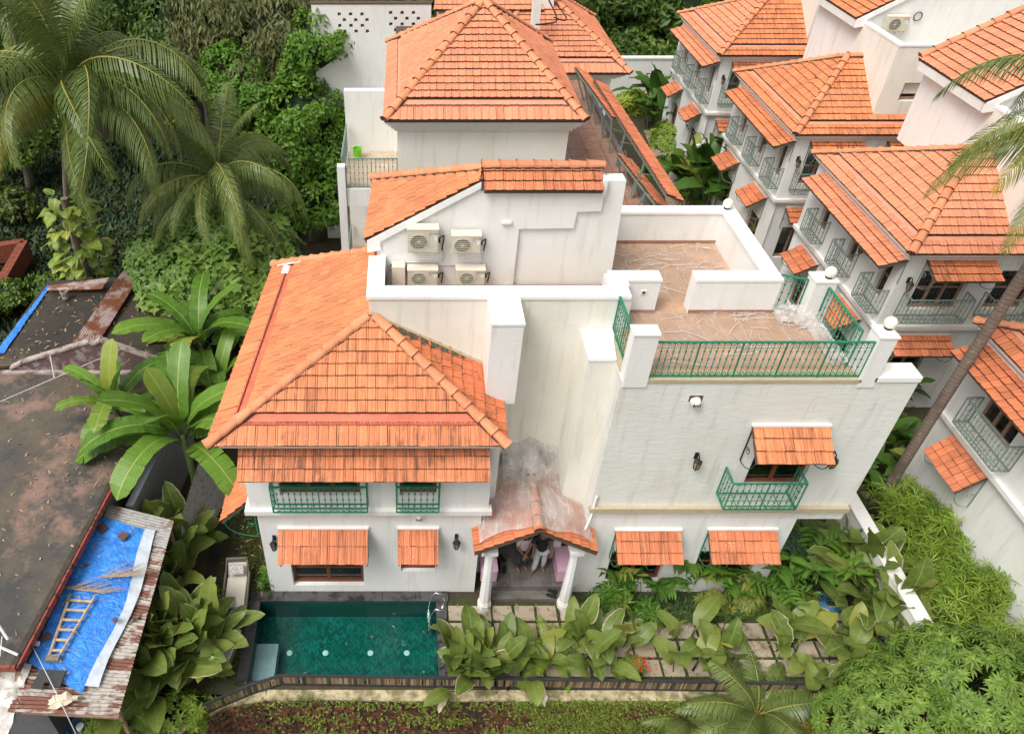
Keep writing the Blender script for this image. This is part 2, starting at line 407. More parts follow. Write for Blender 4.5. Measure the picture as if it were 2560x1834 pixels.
def awning(house, rf, loc, rz, w, drop, out, mat, rows=3, bracket=GREEN, arcs=True):
    """tiled canopy: loc = top left end on the wall face"""
    L = math.hypot(drop, out)/rows
    mb = MB(); mb.bar((.03, 0, -.06), (.03, -out+.03, -drop-.04), .035); mb.bar((w-.03, 0, -.06), (w-.03, -out+.03, -drop-.04), .035)
    mb.bar((0.01, -out+.05, -drop-.03), (w-.01, -out+.05, -drop-.03), .035)
    for x in (.03, w-.03):
        mb.bar((x, -.02, -.06), (x, -.02, -drop-.55), .022)
        if arcs:
            mb.tube([(x, -.02-(out-.1)*math.sin(t)*1.0, -drop-.55+.5*(1-math.cos(t))) for t in [math.pi/2*k/7 for k in range(8)]], .011, 5)
            mb.tube([(x, -.16+.09*math.cos(t)*(1-t/14), -drop-.12+.09*math.sin(t)*(1-t/14)) for t in [k*.6 for k in range(15)]], .009, 4)
    a = mb.obj('awning', bracket, house); a.location = loc; a.rotation_euler = (0, 0, rz)
    rf.plane(a, [(0, -out, -drop), (w, -out, -drop), (w, 0, 0), (0, 0, 0)], mat, 'awning_tile', W=w/max(1, round(w/TW)), L=L, deck=.03)
    m2 = MB(); m2.bar((-.02, -.03, .035), (w+.02, -.03, .035), .08, .05); m2.obj('mortar_joint', TRIM, a)
    return a
_bal = {}
def baluster_me(h):
    k = round(h, 2)
    if k not in _bal:
        mb = MB(); mb.tube([(0, 0, 0), (0, 0, h)], .009, 5)
        for z in (.27, .5, .73): mb.lathe([(.009, -.028), (.024, -.012), (.024, .012), (.009, .028)], (0, 0, h*z), 6)
        for z, sg in ((0, 1), (h, -1)):
            for sx in (-1, 1):
                pts = [(sx*(.008+.034*(1-math.cos(t))/1.0*(1-t*.045)), 0, z+sg*(.02+.045+.045*math.sin(t-1.57)*(1-t*.05))) for t in [j*.75 for j in range(8)]]
                mb.tube(pts, .0055, 4)
        _bal[k] = mb.mesh('baluster')
    return _bal[k]
def railing(house, a, b, h, mat, sp=.13, posts=0, name='railing', z_gap=.04, parts=True):
    """run of wrought iron from a to b (foot points)"""
    a, b = Vector(a), Vector(b); d = b-a; ln = d.length; rz = math.atan2(d.y, d.x)
    mb = MB(); mb.bar((0, 0, h), (ln, 0, h), .045, .03); mb.bar((0, 0, z_gap), (ln, 0, z_gap), .03); mb.bar((0, 0, h-.14), (ln, 0, h-.14), .008, .008)
    k = max(posts, 1)
    for i in range(k+1): mb.bar((ln*i/k, 0, 0), (ln*i/k, 0, h), .028)
    o = mb.obj(name, mat, house); o.location = a; o.rotation_euler = (0, 0, rz)
    me = baluster_me(h-z_gap)
    for i in range(k):
        s0, s1 = ln*i/k, ln*(i+1)/k; q = max(1, round((s1-s0)/sp))
        for j in range(1, q):
            bo = bpy.data.objects.new('baluster', me); COL.objects.link(bo); bo.parent = o; bo.location = (s0+(s1-s0)*j/q, 0, z_gap)
            if not me.materials: me.materials.append(mat)
            bo.material_slots[0].link = 'OBJECT'; bo.material_slots[0].material = mat
    return o
def juliet(house, loc, rz, w, d, h, mat, sp=.13, posts=2):
    """small balcony cage: loc = foot at the wall, left end; local -y outward"""
    root = MB(); root.bar((0, 0, 0), (0, -d, 0), .03); root.bar((w, 0, 0), (w, -d, 0), .03); root.bar((0, 0, h), (0, -d, h), .035, .025); root.bar((w, 0, h), (w, -d, h), .035, .025)
    root.bar((0, -.01, 0), (0, -.01, h), .025); root.bar((w, -.01, 0), (w, -.01, h), .025); root.bar((0, -.02, 0), (w, -.02, 0), .025)
    for i in range(1, 5): root.bar((w*i/5, 0, .0), (w*i/5, -d, .0), .014)
    root.bar((0, -d/2, 0), (w, -d/2, 0), .012)
    for x in (0, w): root.tube([(x, -.02-.1*t, -.02) for t in (0, 1)], .01, 4)
    o = root.obj('balcony_rail', mat, house); o.location = loc; o.rotation_euler = (0, 0, rz)
    k = posts; mb = MB(); mb.bar((0, -d, h), (w, -d, h), .04, .03); mb.bar((0, -d, 0), (w, -d, 0), .03); mb.bar((0, -d, .12), (w, -d, .12), .02)
    for i in range(k+1): mb.bar((w*i/k, -d, 0), (w*i/k, -d, h), .026)
    mb.obj('rail_front', mat, o)
    me = baluster_me(h)
    if not me.materials: me.materials.append(mat)
    def put(x, y, r=0):
        bo = bpy.data.objects.new('baluster', me); COL.objects.link(bo); bo.parent = o; bo.location = (x, y, 0); bo.rotation_euler = (0, 0, r)
        bo.material_slots[0].link = 'OBJECT'; bo.material_slots[0].material = mat
    for i in range(k):
        q = max(2, round(w/k/sp))
        for j in range(1, q): put(w*i/k+w/k*j/q, -d)
    q = max(2, round(d/sp))
    for j in range(1, q): put(0, -d*j/q, math.pi/2); put(w, -d*j/q, math.pi/2)
    return o
# ------------------------------------------------------------------ wall fittings that hang on the houses
BLACK_METAL = plain('black_metal', (.018, .018, .02), .45); LAMP_GLASS = plain('lamp_glass', (.33, .24, .13), .2)
def make_lantern():
    t = thing('wall_lantern', '', 'lantern', group='black wall lanterns on the villas')
    mb = MB(); mb.box(-.035, .035, -.02, 0, .04, .20); mb.tube([(0, -.01, .17), (0, -.07, .24), (0, -.14, .22), (0, -.15, .16)], .012, 6); mb.obj('bracket', BLACK_METAL, t)
    mb = MB(); mb.lathe([(.015, .17), (.05, .13), (.085, .10), (.085, .09), (.02, .09)], (0, -.15, 0), 6); mb.lathe([(.0, -.17), (.018, -.14), (.012, -.12), (.05, -.10), (.05, -.09)], (0, -.15, 0), 6)
    for j in range(6):
        a = math.pi*2*j/6; mb.bar((.05*math.cos(a), -.15+.05*math.sin(a), -.09), (.078*math.cos(a), -.15+.078*math.sin(a), .09), .012)
    mb.obj('lamp_cage', BLACK_METAL, t)
    mb = MB(); mb.lathe([(.042, -.09), (.068, .085)], (0, -.15, 0), 6); mb.obj('lamp_glass', LAMP_GLASS, t)
    return t
LANT = make_lantern(); _first = [True]
def lantern(p, rz, label, sc=1.15):
    t = LANT if _first[0] else copy_tree(LANT); _first[0] = False
    t.location = p; t.rotation_euler = (0, 0, rz); t.scale = (sc,)*3; t['label'] = label; return t
GLOBE = plain('globe_cream', (.80, .76, .64), .25, var=.04)
def globe(p, label):
    t = thing('globe_lamp', label, 'globe lamp', p, group='cream globe lamps on the terrace posts')
    mb = MB(); mb.lathe([(.07, 0), (.075, .03), (.055, .05)], n=14); mb.obj('base', BLACK_METAL, t)
    mb = MB(); r = .125; mb.lathe([(r*math.sin(a), .15-r*math.cos(a)) for a in [.4+k*(math.pi-.42)/12 for k in range(13)]], n=20); mb.obj('globe', GLOBE, t, smooth=True)
# ================================================================== MAIN VILLA
Y1 = 11.74
villa = thing('villa', 'large central white villa with stained orange roof, roof terrace and green railings', 'villa')
rf = Roofer()
# ---- left wing
mb = MB()
H1 = [(3.5-3.5+.64, 0, 0, 0)]
facade(mb, (-3.5, Y1), (1, 0), (0, -1), 0, 5.35, 0, 3.4, holes=[(.62, 2.46, .30, 1.9), (3.42, 4.30, .9, 2.1)])
mb.face([(-3.5, Y1, 0), (-2.9, 18.0, 0), (-2.9, 18.0, 6.1), (-3.5, Y1, 6.1)])
facade(mb, (1.85, Y1), (0, 1), (1, 0), 0, .7, 0, 3.4)
mb.obj('wall', WHITE, villa, recalc=False)
mb = MB()
facade(mb, (-3.6, Y1-.1), (1, 0), (0, -1), 0, 5.57, 3.5, 6.1, holes=[(.75, 2.6, 3.95, 5.2), (3.5, 4.35, 3.95, 5.2)])
mb.face([(-3.6, Y1-.1, 3.5), (-3.0, 18.1, 3.5), (-3.0, 18.1, 6.1), (-3.6, Y1-.1, 6.1)]); facade(mb, (1.97, Y1-.1), (0, 1), (1, 0), 0, .75, 3.5, 6.1)
mb.obj('wall', WHITE, villa, recalc=False)
mb = MB(); mb.box(-3.72, 2.05, Y1-.2, Y1+.02, 3.36, 3.5); mb.box(-3.68, 2.0, Y1-.15, Y1+.02, 3.30, 3.36); mb.box(-3.72, -3.5, Y1+.02, 18.1, 3.36, 3.5)
mb.box(-3.58, 1.93, Y1-.08, Y1+.02, 3.24, 3.30); mb.obj('belt_course', TRIM, villa)
mb = MB(); mb.box(1.85, 2.22, 12.35, 13.4, 0, 6.02); mb.obj('wall', WHITE, villa)
window(villa, (-2.88, Y1, .30), 0, 1.84, 1.6, 2, 3, curtain=False); window(villa, (-.08, Y1, .9), 0, .88, 1.2, 1, 2)
window(villa, (-2.85, Y1-.1, 3.95), 0, 1.85, 1.25, 3, 2); window(villa, (-.1, Y1-.1, 3.95), 0, .85, 1.25, 1, 2)
# ---- back of recess + parapet
mb = MB(); mb.box(-.75, 4.45, 13.4, 13.75, 0, 8.20); mb.obj('wall', WHITE_CREAM, villa)
mb = MB(); mb.box(-.80, 4.82, 13.37, 13.79, 8.20, 8.30); mb.obj('parapet_cap', WHITE_TOP, villa, bevel=.012)
mb = MB(); mb.box(-.75, -.45, 13.75, 15.0, 6, 8.2); mb.obj('wall', WHITE, villa)
mb = MB(); mb.box(-.80, -.42, 13.79, 15.0, 8.2, 8.3); mb.obj('parapet_cap', WHITE_TOP, villa)
# chimneys
mb = MB(); mb.box(1.78, 2.43, 12.42, 13.4, 6.1, 8.24); mb.obj('chimney', WHITE, villa)
mb = MB(); mb.box(1.76, 2.45, 12.40, 13.4, 8.24, 8.29); mb.obj('chimney_cap', WHITE_TOP, villa)
mb = MB(); mb.box(3.86, 4.42, 12.34, 13.4, 2.2, 7.38); mb.obj('pilaster', WHITE_CREAM, villa)
mb = MB(); mb.prism([(3.84, 12.32), (4.42, 12.32), (4.50, 13.0), (4.62, 13.39), (4.2, 13.39), (3.9, 13.15)], 'z', 7.38, 7.44); mb.obj('pilaster_cap', WHITE_TOP, villa)
# ---- right block
mb = MB()
facade(mb, (4.4, Y1), (1, 0), (0, -1), 0, 6.05, 3.5, 7.32, holes=[(3.35, 4.68, 4.18, 5.7)])
facade(mb, (4.4, Y1), (1, 0), (0, -1), 0, 6.05, 3.0, 3.36)
facade(mb, (4.4, 13.4), (0, -1), (-1, 0), 0, 13.4-Y1, 0, 7.32)
mb.face([(10.45, Y1, 3.0), (10.45, Y1+.35, 3.0), (10.45, Y1+.35, 7.32), (10.45, Y1, 7.32)]); mb.face([(9.3, Y1+.35, 3.0), (10.45, Y1+.35, 3.0), (10.45, Y1+.35, 7.32), (9.3, Y1+.35, 7.32)])
mb.face([(4.4, Y1, 3.0), (10.45, Y1, 3.0), (10.45, Y1+.35, 3.0), (4.4, Y1+.35, 3.0)])
mb.obj('wall', WHITE_ROUGH, villa, recalc=False)
mb = MB(); facade(mb, (4.4, Y1), (1, 0), (0, -1), 0, 5.0, 0, 3.0, holes=[(.8, 2.2, .5, 1.75), (3.0, 4.5, .5, 1.75)])
mb.face([(9.4, Y1, 0), (9.4, 17.3, 0), (9.4, 17.3, 3.0), (9.4, Y1, 3.0)]); mb.obj('wall', WHITE, villa, recalc=False)
mb = MB(); mb.box(4.35, 10.43, Y1-.12, Y1+.01, 3.36, 3.5); mb.obj('belt_course', STAINED, villa)
mb = MB(); mb.box(4.37, 10.40, Y1-.08, Y1+.01, 3.30, 3.36); mb.obj('belt_course', TRIM, villa)
mb = MB(); mb.box(4.41, 9.3, Y1+.78, 14.1, 3.02, 7.36); mb.box(4.41, 8.24, 14.1, 17.3, 3.02, 7.36); mb.box(4.41, 9.3, Y1+.01, Y1+.78, 5.8, 7.36); mb.box(4.41, 7.7, Y1+.01, Y1+.78, 3.02, 5.8); mb.box(9.13, 9.3, Y1+.01, Y1+.78, 3.02, 5.8); mb.obj('wall', WHITE, villa)          # body under the terrace
window(villa, (7.75, Y1, 4.18), 0, 1.33, 1.52, 2, 2); window(villa, (5.2, Y1, .5), 0, 1.4, 1.25, 2, 2, curtain=False); window(villa, (7.4, Y1, .5), 0, 1.5, 1.25, 2, 2, curtain=False)
mb = MB(); mb.box(9.5, 10.47, Y1-.03, Y1+.45, 7.32, 7.47); mb.obj('ledge_cap', WHITE_TOP, villa, bevel=.02)
mb = MB(); mb.box(4.93, 9.25, Y1-.03, Y1+.30, 7.32, 7.40); mb.box(4.42, 4.72, 12.0, 13.38, 7.33, 7.40); mb.obj('stained_ledge', STAINED, villa)
# terrace posts and walls
mb = MB(); mb.box(4.44, 4.93, Y1-.03, Y1+.27, 7.2, 8.52); mb.obj('terrace_post', WHITE, villa); mb = MB(); mb.box(4.42, 4.95, Y1-.05, Y1+.29, 8.52, 8.56); mb.obj('post_cap', WHITE_TOP, villa)
mb = MB(); mb.box(9.22, 9.56, Y1-.03, Y1+.35, 7.2, 8.45); mb.obj('terrace_post', WHITE, villa); mb = MB(); mb.box(9.20, 9.58, Y1-.05, Y1+.37, 8.45, 8.49); mb.obj('post_cap', WHITE_TOP, villa)
mb = MB(); mb.box(8.82, 9.28, 13.72, 14.10, 7.3, 8.40); mb.obj('terrace_post', WHITE, villa); mb = MB(); mb.box(8.80, 9.30, 13.70, 14.12, 8.40, 8.44); mb.obj('post_cap', WHITE_TOP, villa)
for x0, x1 in ((4.85, 5.62), (6.38, 8.26)):
    mb = MB(); mb.box(x0, x1, 14.02, 14.36, 7.4, 8.24); mb.obj('terrace_wall', WHITE, villa)
    mb = MB(); mb.box(x0-(.0 if x0 > 5 else .35), x1+.01, 14.0, 14.38, 8.24, 8.30); mb.obj('parapet_cap', WHITE_TOP, villa)
mb = MB(); mb.box(4.45, 4.85, 13.4, 14.4, 7.4, 8.2); mb.obj('terrace_wall', WHITE, villa); mb = MB(); mb.box(4.5, 4.86, 13.79, 14.0, 8.2, 8.302); mb.obj('parapet_cap', WHITE_TOP, villa)
mb = MB(); mb.box(7.94, 8.25, 14.36, 17.35, 7.0, 8.24); mb.box(4.8, 7.94, 17.05, 17.35, 7.0, 8.24); mb.obj('terrace_wall', WHITE, villa)
mb = MB(); mb.box(7.90, 8.27, 14.38, 17.37, 8.24, 8.302); mb.box(4.8, 7.90, 17.02, 17.37, 8.24, 8.302); mb.obj('parapet_cap', WHITE_TOP, villa)
mb = MB(); mb.box(4.8, 8.25, 14.36, 17.35, 3.02, 7.0); mb.obj('wall', WHITE, villa)
# ---- terrace floor: large square tiles
def floor_tile_mat(name, c, wet=.5):
    n = N(name); r = n.rnd(); f = n.noise(3, 5, None, .6)
    cc = n.mix(n.ramp(f, .3, .7), tuple(x*.8 for x in c), tuple(x*1.15 for x in c)); cc = n.mix(n.math('MULTIPLY', r, .3), cc, tuple(x*.6 for x in c))
    sp = n.noise(30, 2); cc = n.mix(n.ramp(sp, .68, .72, 0, .5), cc, (.6, .57, .52)); n.base(cc)
    n.set(roughness=n.ramp(n.noise(1.1, 3), .35, .65, .16, .55)); return n.mat
TERR = floor_tile_mat('terracotta_floor', (.52, .315, .19)); TERR2 = floor_tile_mat('wet_brown_floor', (.34, .185, .125)); BEIGE_T = floor_tile_mat('beige_floor', (.50, .40, .30))
GROUT = plain('pale_grout', (.52, .44, .37), .8)
def tiled_floor(parent, x0, x1, y0, y1, z, s, mat, grout=GROUT, name='floor_tile', clip=None):
    mb = MB(); mb.box(x0, x1, y0, y1, z-.04, z-.004); mb.obj('floor_bed', grout, parent)
    nx = math.ceil((x1-x0)/s); ny = math.ceil((y1-y0)/s); cache = {}
    for i in range(nx):
        for j in range(ny):
            a, b = min(s, x1-x0-i*s)-.016, min(s, y1-y0-j*s)-.016
            if a < .03 or b < .03: continue
            k = (round(a, 3), round(b, 3))
            if k not in cache: m = MB(); m.box(0, a, 0, b, -.012, 0); cache[k] = m.mesh(name)
            o = obj(name, cache[k], parent, mat, loc=(x0+i*s+.006, y0+j*s+.006, z+random.uniform(0, .002)))
tiled_floor(villa, 4.72, 9.2, 12.04, 14.02, 7.4, .45, TERR); tiled_floor(villa, 5.62, 6.38, 14.02, 14.36, 7.4, .45, TERR); tiled_floor(villa, 4.82, 7.94, 14.36, 17.05, 7.4, .45, TERR)
tiled_floor(villa, -.45, 4.8, 13.75, 15.06, 7.38, .45, TERR)
mb = MB(); mb.box(4.82, 7.94, 17.03, 17.049, 7.4, 7.49); mb.box(6.38, 8.26, 14.00, 14.019, 7.4, 7.49); mb.box(4.88, 5.62, 14.00, 14.019, 7.4, 7.49); mb.box(0, 4.8, 15.0, 15.02, 7.4, 7.5); mb.obj('skirting', TERR2, villa)
# railings of the terrace
railing(villa, (4.95, Y1+.06, 7.40), (9.22, Y1+.06, 7.40), .90, GREEN, posts=5)
railing(villa, (4.56, 13.36, 7.40), (4.56, Y1+.3, 7.40), .90, GREEN, posts=2)
railing(villa, (9.12, Y1+.4, 7.40), (9.12, 13.7, 7.40), .90, GREEN, posts=2)
railing(villa, (8.28, 14.2, 7.40), (8.8, 14.0, 7.40), .90, GREEN, posts=1)
globe((9.46, 11.98, 8.49), 'cream globe lamp on the front right corner post of the terrace'); globe((9.12, 13.86, 8.44), 'cream globe lamp on the back right post above the green side railing'); globe((8.05, 17.2, 8.302), 'cream globe lamp on the far corner of the back parapet wall')
# ---- left wing roof: steep hip over the wing
EZ = 6.02
FL, FR, BL = Vector((-4.12, 11.2, EZ)), Vector((2.16, 11.2, EZ)), Vector((-3.62, 18.2, EZ))
AP = Vector((-.70, 13.42, 7.80)); BT = P(947, 637, x=-.62)
BT = Vector((-.66, 16.3, 7.62))
roof = MB(); roof.box(-3.9, 2.05, 11.3, 11.36, EZ-.16, EZ-.08); roof.bar((-3.9, 11.36, EZ-.12), (-3.45, 18, EZ-.12), .08); roof = roof.obj('roof', TRIM, villa)
def lerp(a, b, t): return a+(b-a)*t
# the lowest course sits apart below a red gutter band
t0 = .238
fl2L = lerp(FL, AP, .245); fl2, fr2 = lerp(FL, AP, t0), lerp(FR, AP, t0+.0); ta = .155
fla, fra = lerp(FL, AP, ta), lerp(FR, AP, ta); bl2, bla = lerp(BL, BT, .245), lerp(BL, BT, ta)
dz = Vector((0, 0, .012))
rf.plane(roof, [FL, FR, fra, fla], TXM, L=.44)
mb = MB(); mb.face([fla+dz, fra+dz, fr2+dz, fl2+dz]); mb.face([fla+dz*.2, fl2L+dz*.2, bl2+dz*.2, bla+dz*.2]); mb.obj('gutter_band', RED_PAINT, roof)
mb = MB(); up = Vector((0, 0, .045)); mb.bar(fla+dz*2, fra+dz*2, .03, .05); mb.bar(fla+dz*2, bla+dz*2, .03, .05); mb.obj('gutter_lip', RED_PAINT, roof)
rf.plane(roof, [fl2+up, fr2+up, AP+up], TX, deck=.02)
rf.plane(roof, [FL, BL, bla, fla], TY, L=.55); rf.plane(roof, [fl2L+up, bl2+up, BT+up, AP+up], TY)
MR = Vector((2.16, 13.40, 6.22)); mr1 = lerp(MR, AP, .2)
rf.plane(roof, [FR, MR, AP], TYM, jitter=.008)
rf.ridge(roof, FL, lerp(FL, AP, .97)); rf.ridge(roof, FR, lerp(FR, AP, .97)); rf.ridge(roof, BL, BT)
mb = MB(); mb.bar(AP+Vector((0, -.03, .03)), MR+Vector((0, -.03, .03)), .13, .08); mb.obj('mortar_joint', STAINED, roof)
rn_ = (FR-MR).cross(AP-MR).normalized(); rn_ = rn_ if rn_.z > 0 else -rn_
def onslope(x, y, h=.05): return Vector((x, y, MR.z+h-((x-MR.x)*rn_.x+(y-MR.y)*rn_.y)/rn_.z))
mb = MB(); mb.face([onslope(1.36, 13.38), onslope(1.36, 12.5), onslope(1.78, 12.42), onslope(1.78, 13.38)]); mb.face([onslope(1.78, 12.42), onslope(1.90, 12.42), onslope(1.90, 11.7), onslope(1.80, 11.75)]); mb.obj('flashing', RED_PAINT, roof)
mb = MB(); mb.face([onslope(-.6, 13.39, .07), onslope(-.4, 13.1, .07), onslope(.5, 13.12, .065), onslope(1.36, 13.25, .06), onslope(1.36, 13.39, .06)]); mb.obj('moss_strip', plain('grey_moss', (.10, .09, .06), .95, var=.5, scale=15, bump=.8), roof)
mb = MB(); mb.bar(lerp(BL, BT, .05)+Vector((.03, -.12, .08)), lerp(BL, BT, .3)+Vector((0, -.12, .1)), .16, .02); mb.bar(lerp(bla, fla, .02)+up, lerp(bla, fla, .09)+up, .18, .02); mb.obj('sealant_patch', WHITE_TOP, roof)
# roof box ends / soffit
mb = MB(); mb.box(-3.6, 1.97, 11.64, 13.4, 6.0, 6.1); mb.box(-3.1, -.7, 13.4, 18.0, 6.0, 6.1); mb.obj('soffit', TRIM, villa)
# ---- AC wall with gable
gx0, gz0, gx1, gz1 = -.83, 8.69, 1.64, 10.13
mb = MB(); mb.prism([(-.55, 7.3), (4.84, 7.3), (4.74, 10.10), (4.3, 10.10), (4.3, 9.9), (1.64, 9.9), (1.64, gz1-.04), (-.55, gz0+.08)], 'y', 15.08, 15.42); mb.box(1.64, 4.8, 15.42, 17.3, 7.0, 9.1); mb.obj('wall', WHITE, villa)
mb = MB(); mb.prism([(-.55, 7.3), (2.55, 7.3), (2.55, 8.98), (3.75, 9.0), (3.78, 9.4), (4.3, 9.42), (4.3, 9.9), (1.64, 9.9), (1.64, gz1-.03), (-.55, gz0+.08)], 'y', 15.0, 15.08); mb.obj('wall_panel', WHITE, villa)
mb = MB(); mb.prism([(gx0, gz0-.28), (gx0+.3, gz0-.22), (gx0+.3, gz0), (gx1, gz1-.14), (gx1, gz1), (gx0, gz0+.02)], 'y', 14.94, 15.06); mb.obj('rake_board', WHITE_TOP, villa)
g0, g1 = Vector((gx0-.05, 14.96, gz0+.01)), Vector((gx1, 14.96, gz1+.03)); gn = Vector((-(gz1-gz0), 0, gx1-gx0)).normalized()
GB = P(935, 447, pl=(g0, gn)); GT = P(1208, 422, pl=(g0, gn))
roof2 = MB().box(0, .2, 15.2, 15.4, 8.5, 8.6).obj('roof', TRIM, villa)
rf.plane(roof2, [g0, GB, GT, g1], TY)
rf.ridge(roof2, GB, GT)
mb = MB(); q4 = [g0+Vector((.25, .5, .03)), GB+Vector((.25, -.1, .03)), GT+Vector((0, -.1, -.1)), g1+Vector((0, .5, -.1))]; d4 = [Vector((p.x, p.y, 7.0)) for p in q4]; q4 = [p+Vector((0, 0, -.14)) for p in q4]
for i in range(4): mb.face([q4[i], q4[(i+1) % 4], d4[(i+1) % 4], d4[i]])
mb.obj('wall', WHITE, villa, recalc=False)
c0, c1 = Vector((1.70, 14.84, 9.97)), Vector((4.22, 14.84, 9.97)); RZ = P(1400, 416, y=15.36).z; 
rf.plane(roof2, [c0, c1, Vector((4.22, 15.36, RZ)), Vector((1.70, 15.36, RZ))], TXR, L=.24); rf.ridge(roof2, (1.66, 15.36, RZ), (4.26, 15.36, RZ))
mb = MB(); mb.box(4.22, 4.32, 14.95, 15.4, 9.8, 10.15); mb.obj('gable_end', TRIM, villa)
# ---- awnings, balconies
awning(villa, rf, (-3.56, Y1-.1, 5.66), 0, 5.4, .48, .68, TXM, 3, arcs=False)
awning(villa, rf, (-3.03, Y1, 2.66), 0, 2.16, .55, .66, TXR, 2); awning(villa, rf, (-.15, Y1, 2.66), 0, .98, .55, .66, TXR, 2)
awning(villa, rf, (7.42, Y1, 6.10), 0, 1.64, .50, .66, TX, 3, bracket=BLACK_METAL)
awning(villa, rf, (5.12, Y1, 2.60), 0, 1.58, .50, .66, TXR, 3); awning(villa, rf, (7.36, Y1, 2.62), 0, 1.66, .50, .66, TXR, 3)
awning(villa, rf, (-3.6, 13.2, 2.6+.9), -math.pi/2, 1.3, .85, .85, TY, 4)
juliet(villa, (-3.0, Y1-.1, 3.68), 0, 2.16, .26, .86, GREEN, posts=2); juliet(villa, (-.17, Y1-.1, 3.68), 0, .97, .26, .86, GREEN, posts=1)
juliet(villa, (7.22, Y1, 3.95), 0, 1.62, .50, .86, GREEN, posts=2)
lantern((-3.18, Y1, 2.15), 0, 'small black wall lantern left of the lower left awning beside the pool'); lantern((1.28, Y1, 2.2), 0, 'black wall lantern between the small awning and the porch column')
lantern((6.45, Y1, 5.05), 0, 'black lantern on the rough wall left of the upper window awning'); lantern((9.42, Y1, 5.1), 0, 'black lantern on the rough wall right of the upper window awning')
rf.finish()
# ================================================================== GROUND
def soil_mat():
    n = N('dark_soil'); f = n.noise(.8, 6, None, .65); g = n.noise(5, 5, None, .7)
    c = n.mix(n.ramp(f, .4, .62), (.060, .042, .026), (.045, .060, .018)); c = n.mix(n.ramp(g, .5, .75, 0, .6), c, (.13, .075, .045))
    n.base(c); n.set(roughness=.95); n.bump(g, .6, .06); return n.mat
SOIL = soil_mat()
PX0, PX1, PY0, PY1 = -3.74, .83, 9.28, 11.44       # pool opening
mb = MB(); G = -.02
for a, b, c, d in ((-260, PX0, 8.95, 400), (PX1, 260, 8.95, 400), (PX0, PX1, PY1, 400), (PX0, PX1, 8.95, PY0)):
    mb.face([(a, c, G), (b, c, G), (b, d, G), (a, d, G)])
struct(mb.obj('ground', SOIL, recalc=False))
mb = MB(); nx, ny = 60, 40
def lowz(x, y): return -2.35+.25*math.sin(x*.7)*math.cos(y*.9)+.12*math.sin(x*2.3+y)
mb.face([(-260, -120, -2.05), (260, -120, -2.05), (260, 8.86, -2.05), (-260, 8.86, -2.05)]); struct(mb.obj('lower_ground', SOIL, recalc=False))
# ---- lawn left of the villa
def grass_mat(name, c1, c2, c3=(.16, .12, .04)):
    n = N(name); r = n.new('ShaderNodeAttribute', attribute_name='rnd').outputs['Fac']
    c = n.mix(r, c1, c2); c = n.mix(n.ramp(n.noise(1.3, 4), .5, .7, 0, .55), c, c3); n.base(c); n.set(roughness=.7)
    n.b.inputs['Subsurface Weight'].default_value = 0; return n.mat
GRASS = grass_mat('grass_blades', (.060, .100, .016), (.13, .17, .03))
WEED = grass_mat('weed_green', (.07, .15, .02), (.20, .32, .04), (.11, .20, .03))
DKWEED = grass_mat('dark_ground_cover', (.022, .06, .014), (.065, .13, .022), (.03, .07, .015))
MOSSY = grass_mat('moss_sprigs', (.07, .10, .012), (.20, .24, .03), (.06, .06, .015))
def tufts(name, mat, pts, h=.06, w=.012, n=3, lean=.5, parent=None, label=None, cat=None):
    """blades of grass / small leaves as one mesh; pts Nx3 (+ optional Nx3 normals)"""
    pts = np.asarray(pts, float); k = len(pts)*n
    base = np.repeat(pts, n, 0)+RNG.normal(0, h*.35, (k, 3))*[1, 1, 0]
    az = RNG.uniform(0, 2*math.pi, k); ln = RNG.uniform(0, lean, k); hh = h*RNG.uniform(.5, 1.3, k); ww = w*RNG.uniform(.7, 1.3, k)
    d = np.c_[np.cos(az)*ln, np.sin(az)*ln, np.ones(k)]; d /= np.linalg.norm(d, axis=1)[:, None]
    s = np.c_[-np.sin(az), np.cos(az), np.zeros(k)]
    a = base-s*ww[:, None]*.5; b = base+s*ww[:, None]*.5
    m1 = base+d*hh[:, None]*.55-s*ww[:, None]*.5; m2 = base+d*hh[:, None]*.55+s*ww[:, None]*.5
    tip = base+(d+np.c_[np.cos(az)*ln, np.sin(az)*ln, -.3*ln]*.5)*hh[:, None]
    V = np.stack([a, b, m2, m1, tip], 1).reshape(-1, 3); i = np.arange(k)*5
    loops = np.stack([i, i+1, i+2, i+3, i+3, i+2, i+4], 1).ravel()
    me = bpy.data.meshes.new(name); me.vertices.add(len(V)); me.vertices.foreach_set('co', V.ravel())
    me.loops.add(len(loops)); me.loops.foreach_set('vertex_index', loops.astype(np.int32))
    me.polygons.add(2*k); st = (np.arange(k)*7)[:, None]+[0, 4]; me.polygons.foreach_set('loop_start', st.ravel().astype(np.int32))
    me.update(calc_edges=True); at = me.attributes.new('rnd', 'FLOAT', 'FACE'); at.data.foreach_set('value', np.repeat(RNG.uniform(0, 1, k), 2))
    return stuff(obj(name, me, parent, mat), label, cat)
def inpoly(poly, n, z=0):
    poly = np.array(poly, float); lo, hi = poly.min(0), poly.max(0); out = []
    while len(out) < n:
        p = RNG.uniform(lo, hi); c = False; j = len(poly)-1
        for i in range(len(poly)):
            if (poly[i][1] > p[1]) != (poly[j][1] > p[1]) and p[0] < (poly[j][0]-poly[i][0])*(p[1]-poly[i][1])/(poly[j][1]-poly[i][1])+poly[i][0]: c = not c
            j = i
        if c: out.append((p[0], p[1], z))
    return np.array(out)
tufts('lawn', GRASS, inpoly([(-4.9, 9.2), (-4.0, 9.3), (-4.0, 11.7), (-3.5, 11.9), (-3.5, 16), (-4.9, 16), (-5.1, 12)], 15000), h=.05, w=.014, label='mown lawn strip between pool, villa and tall broad leaf plants', cat='lawn')
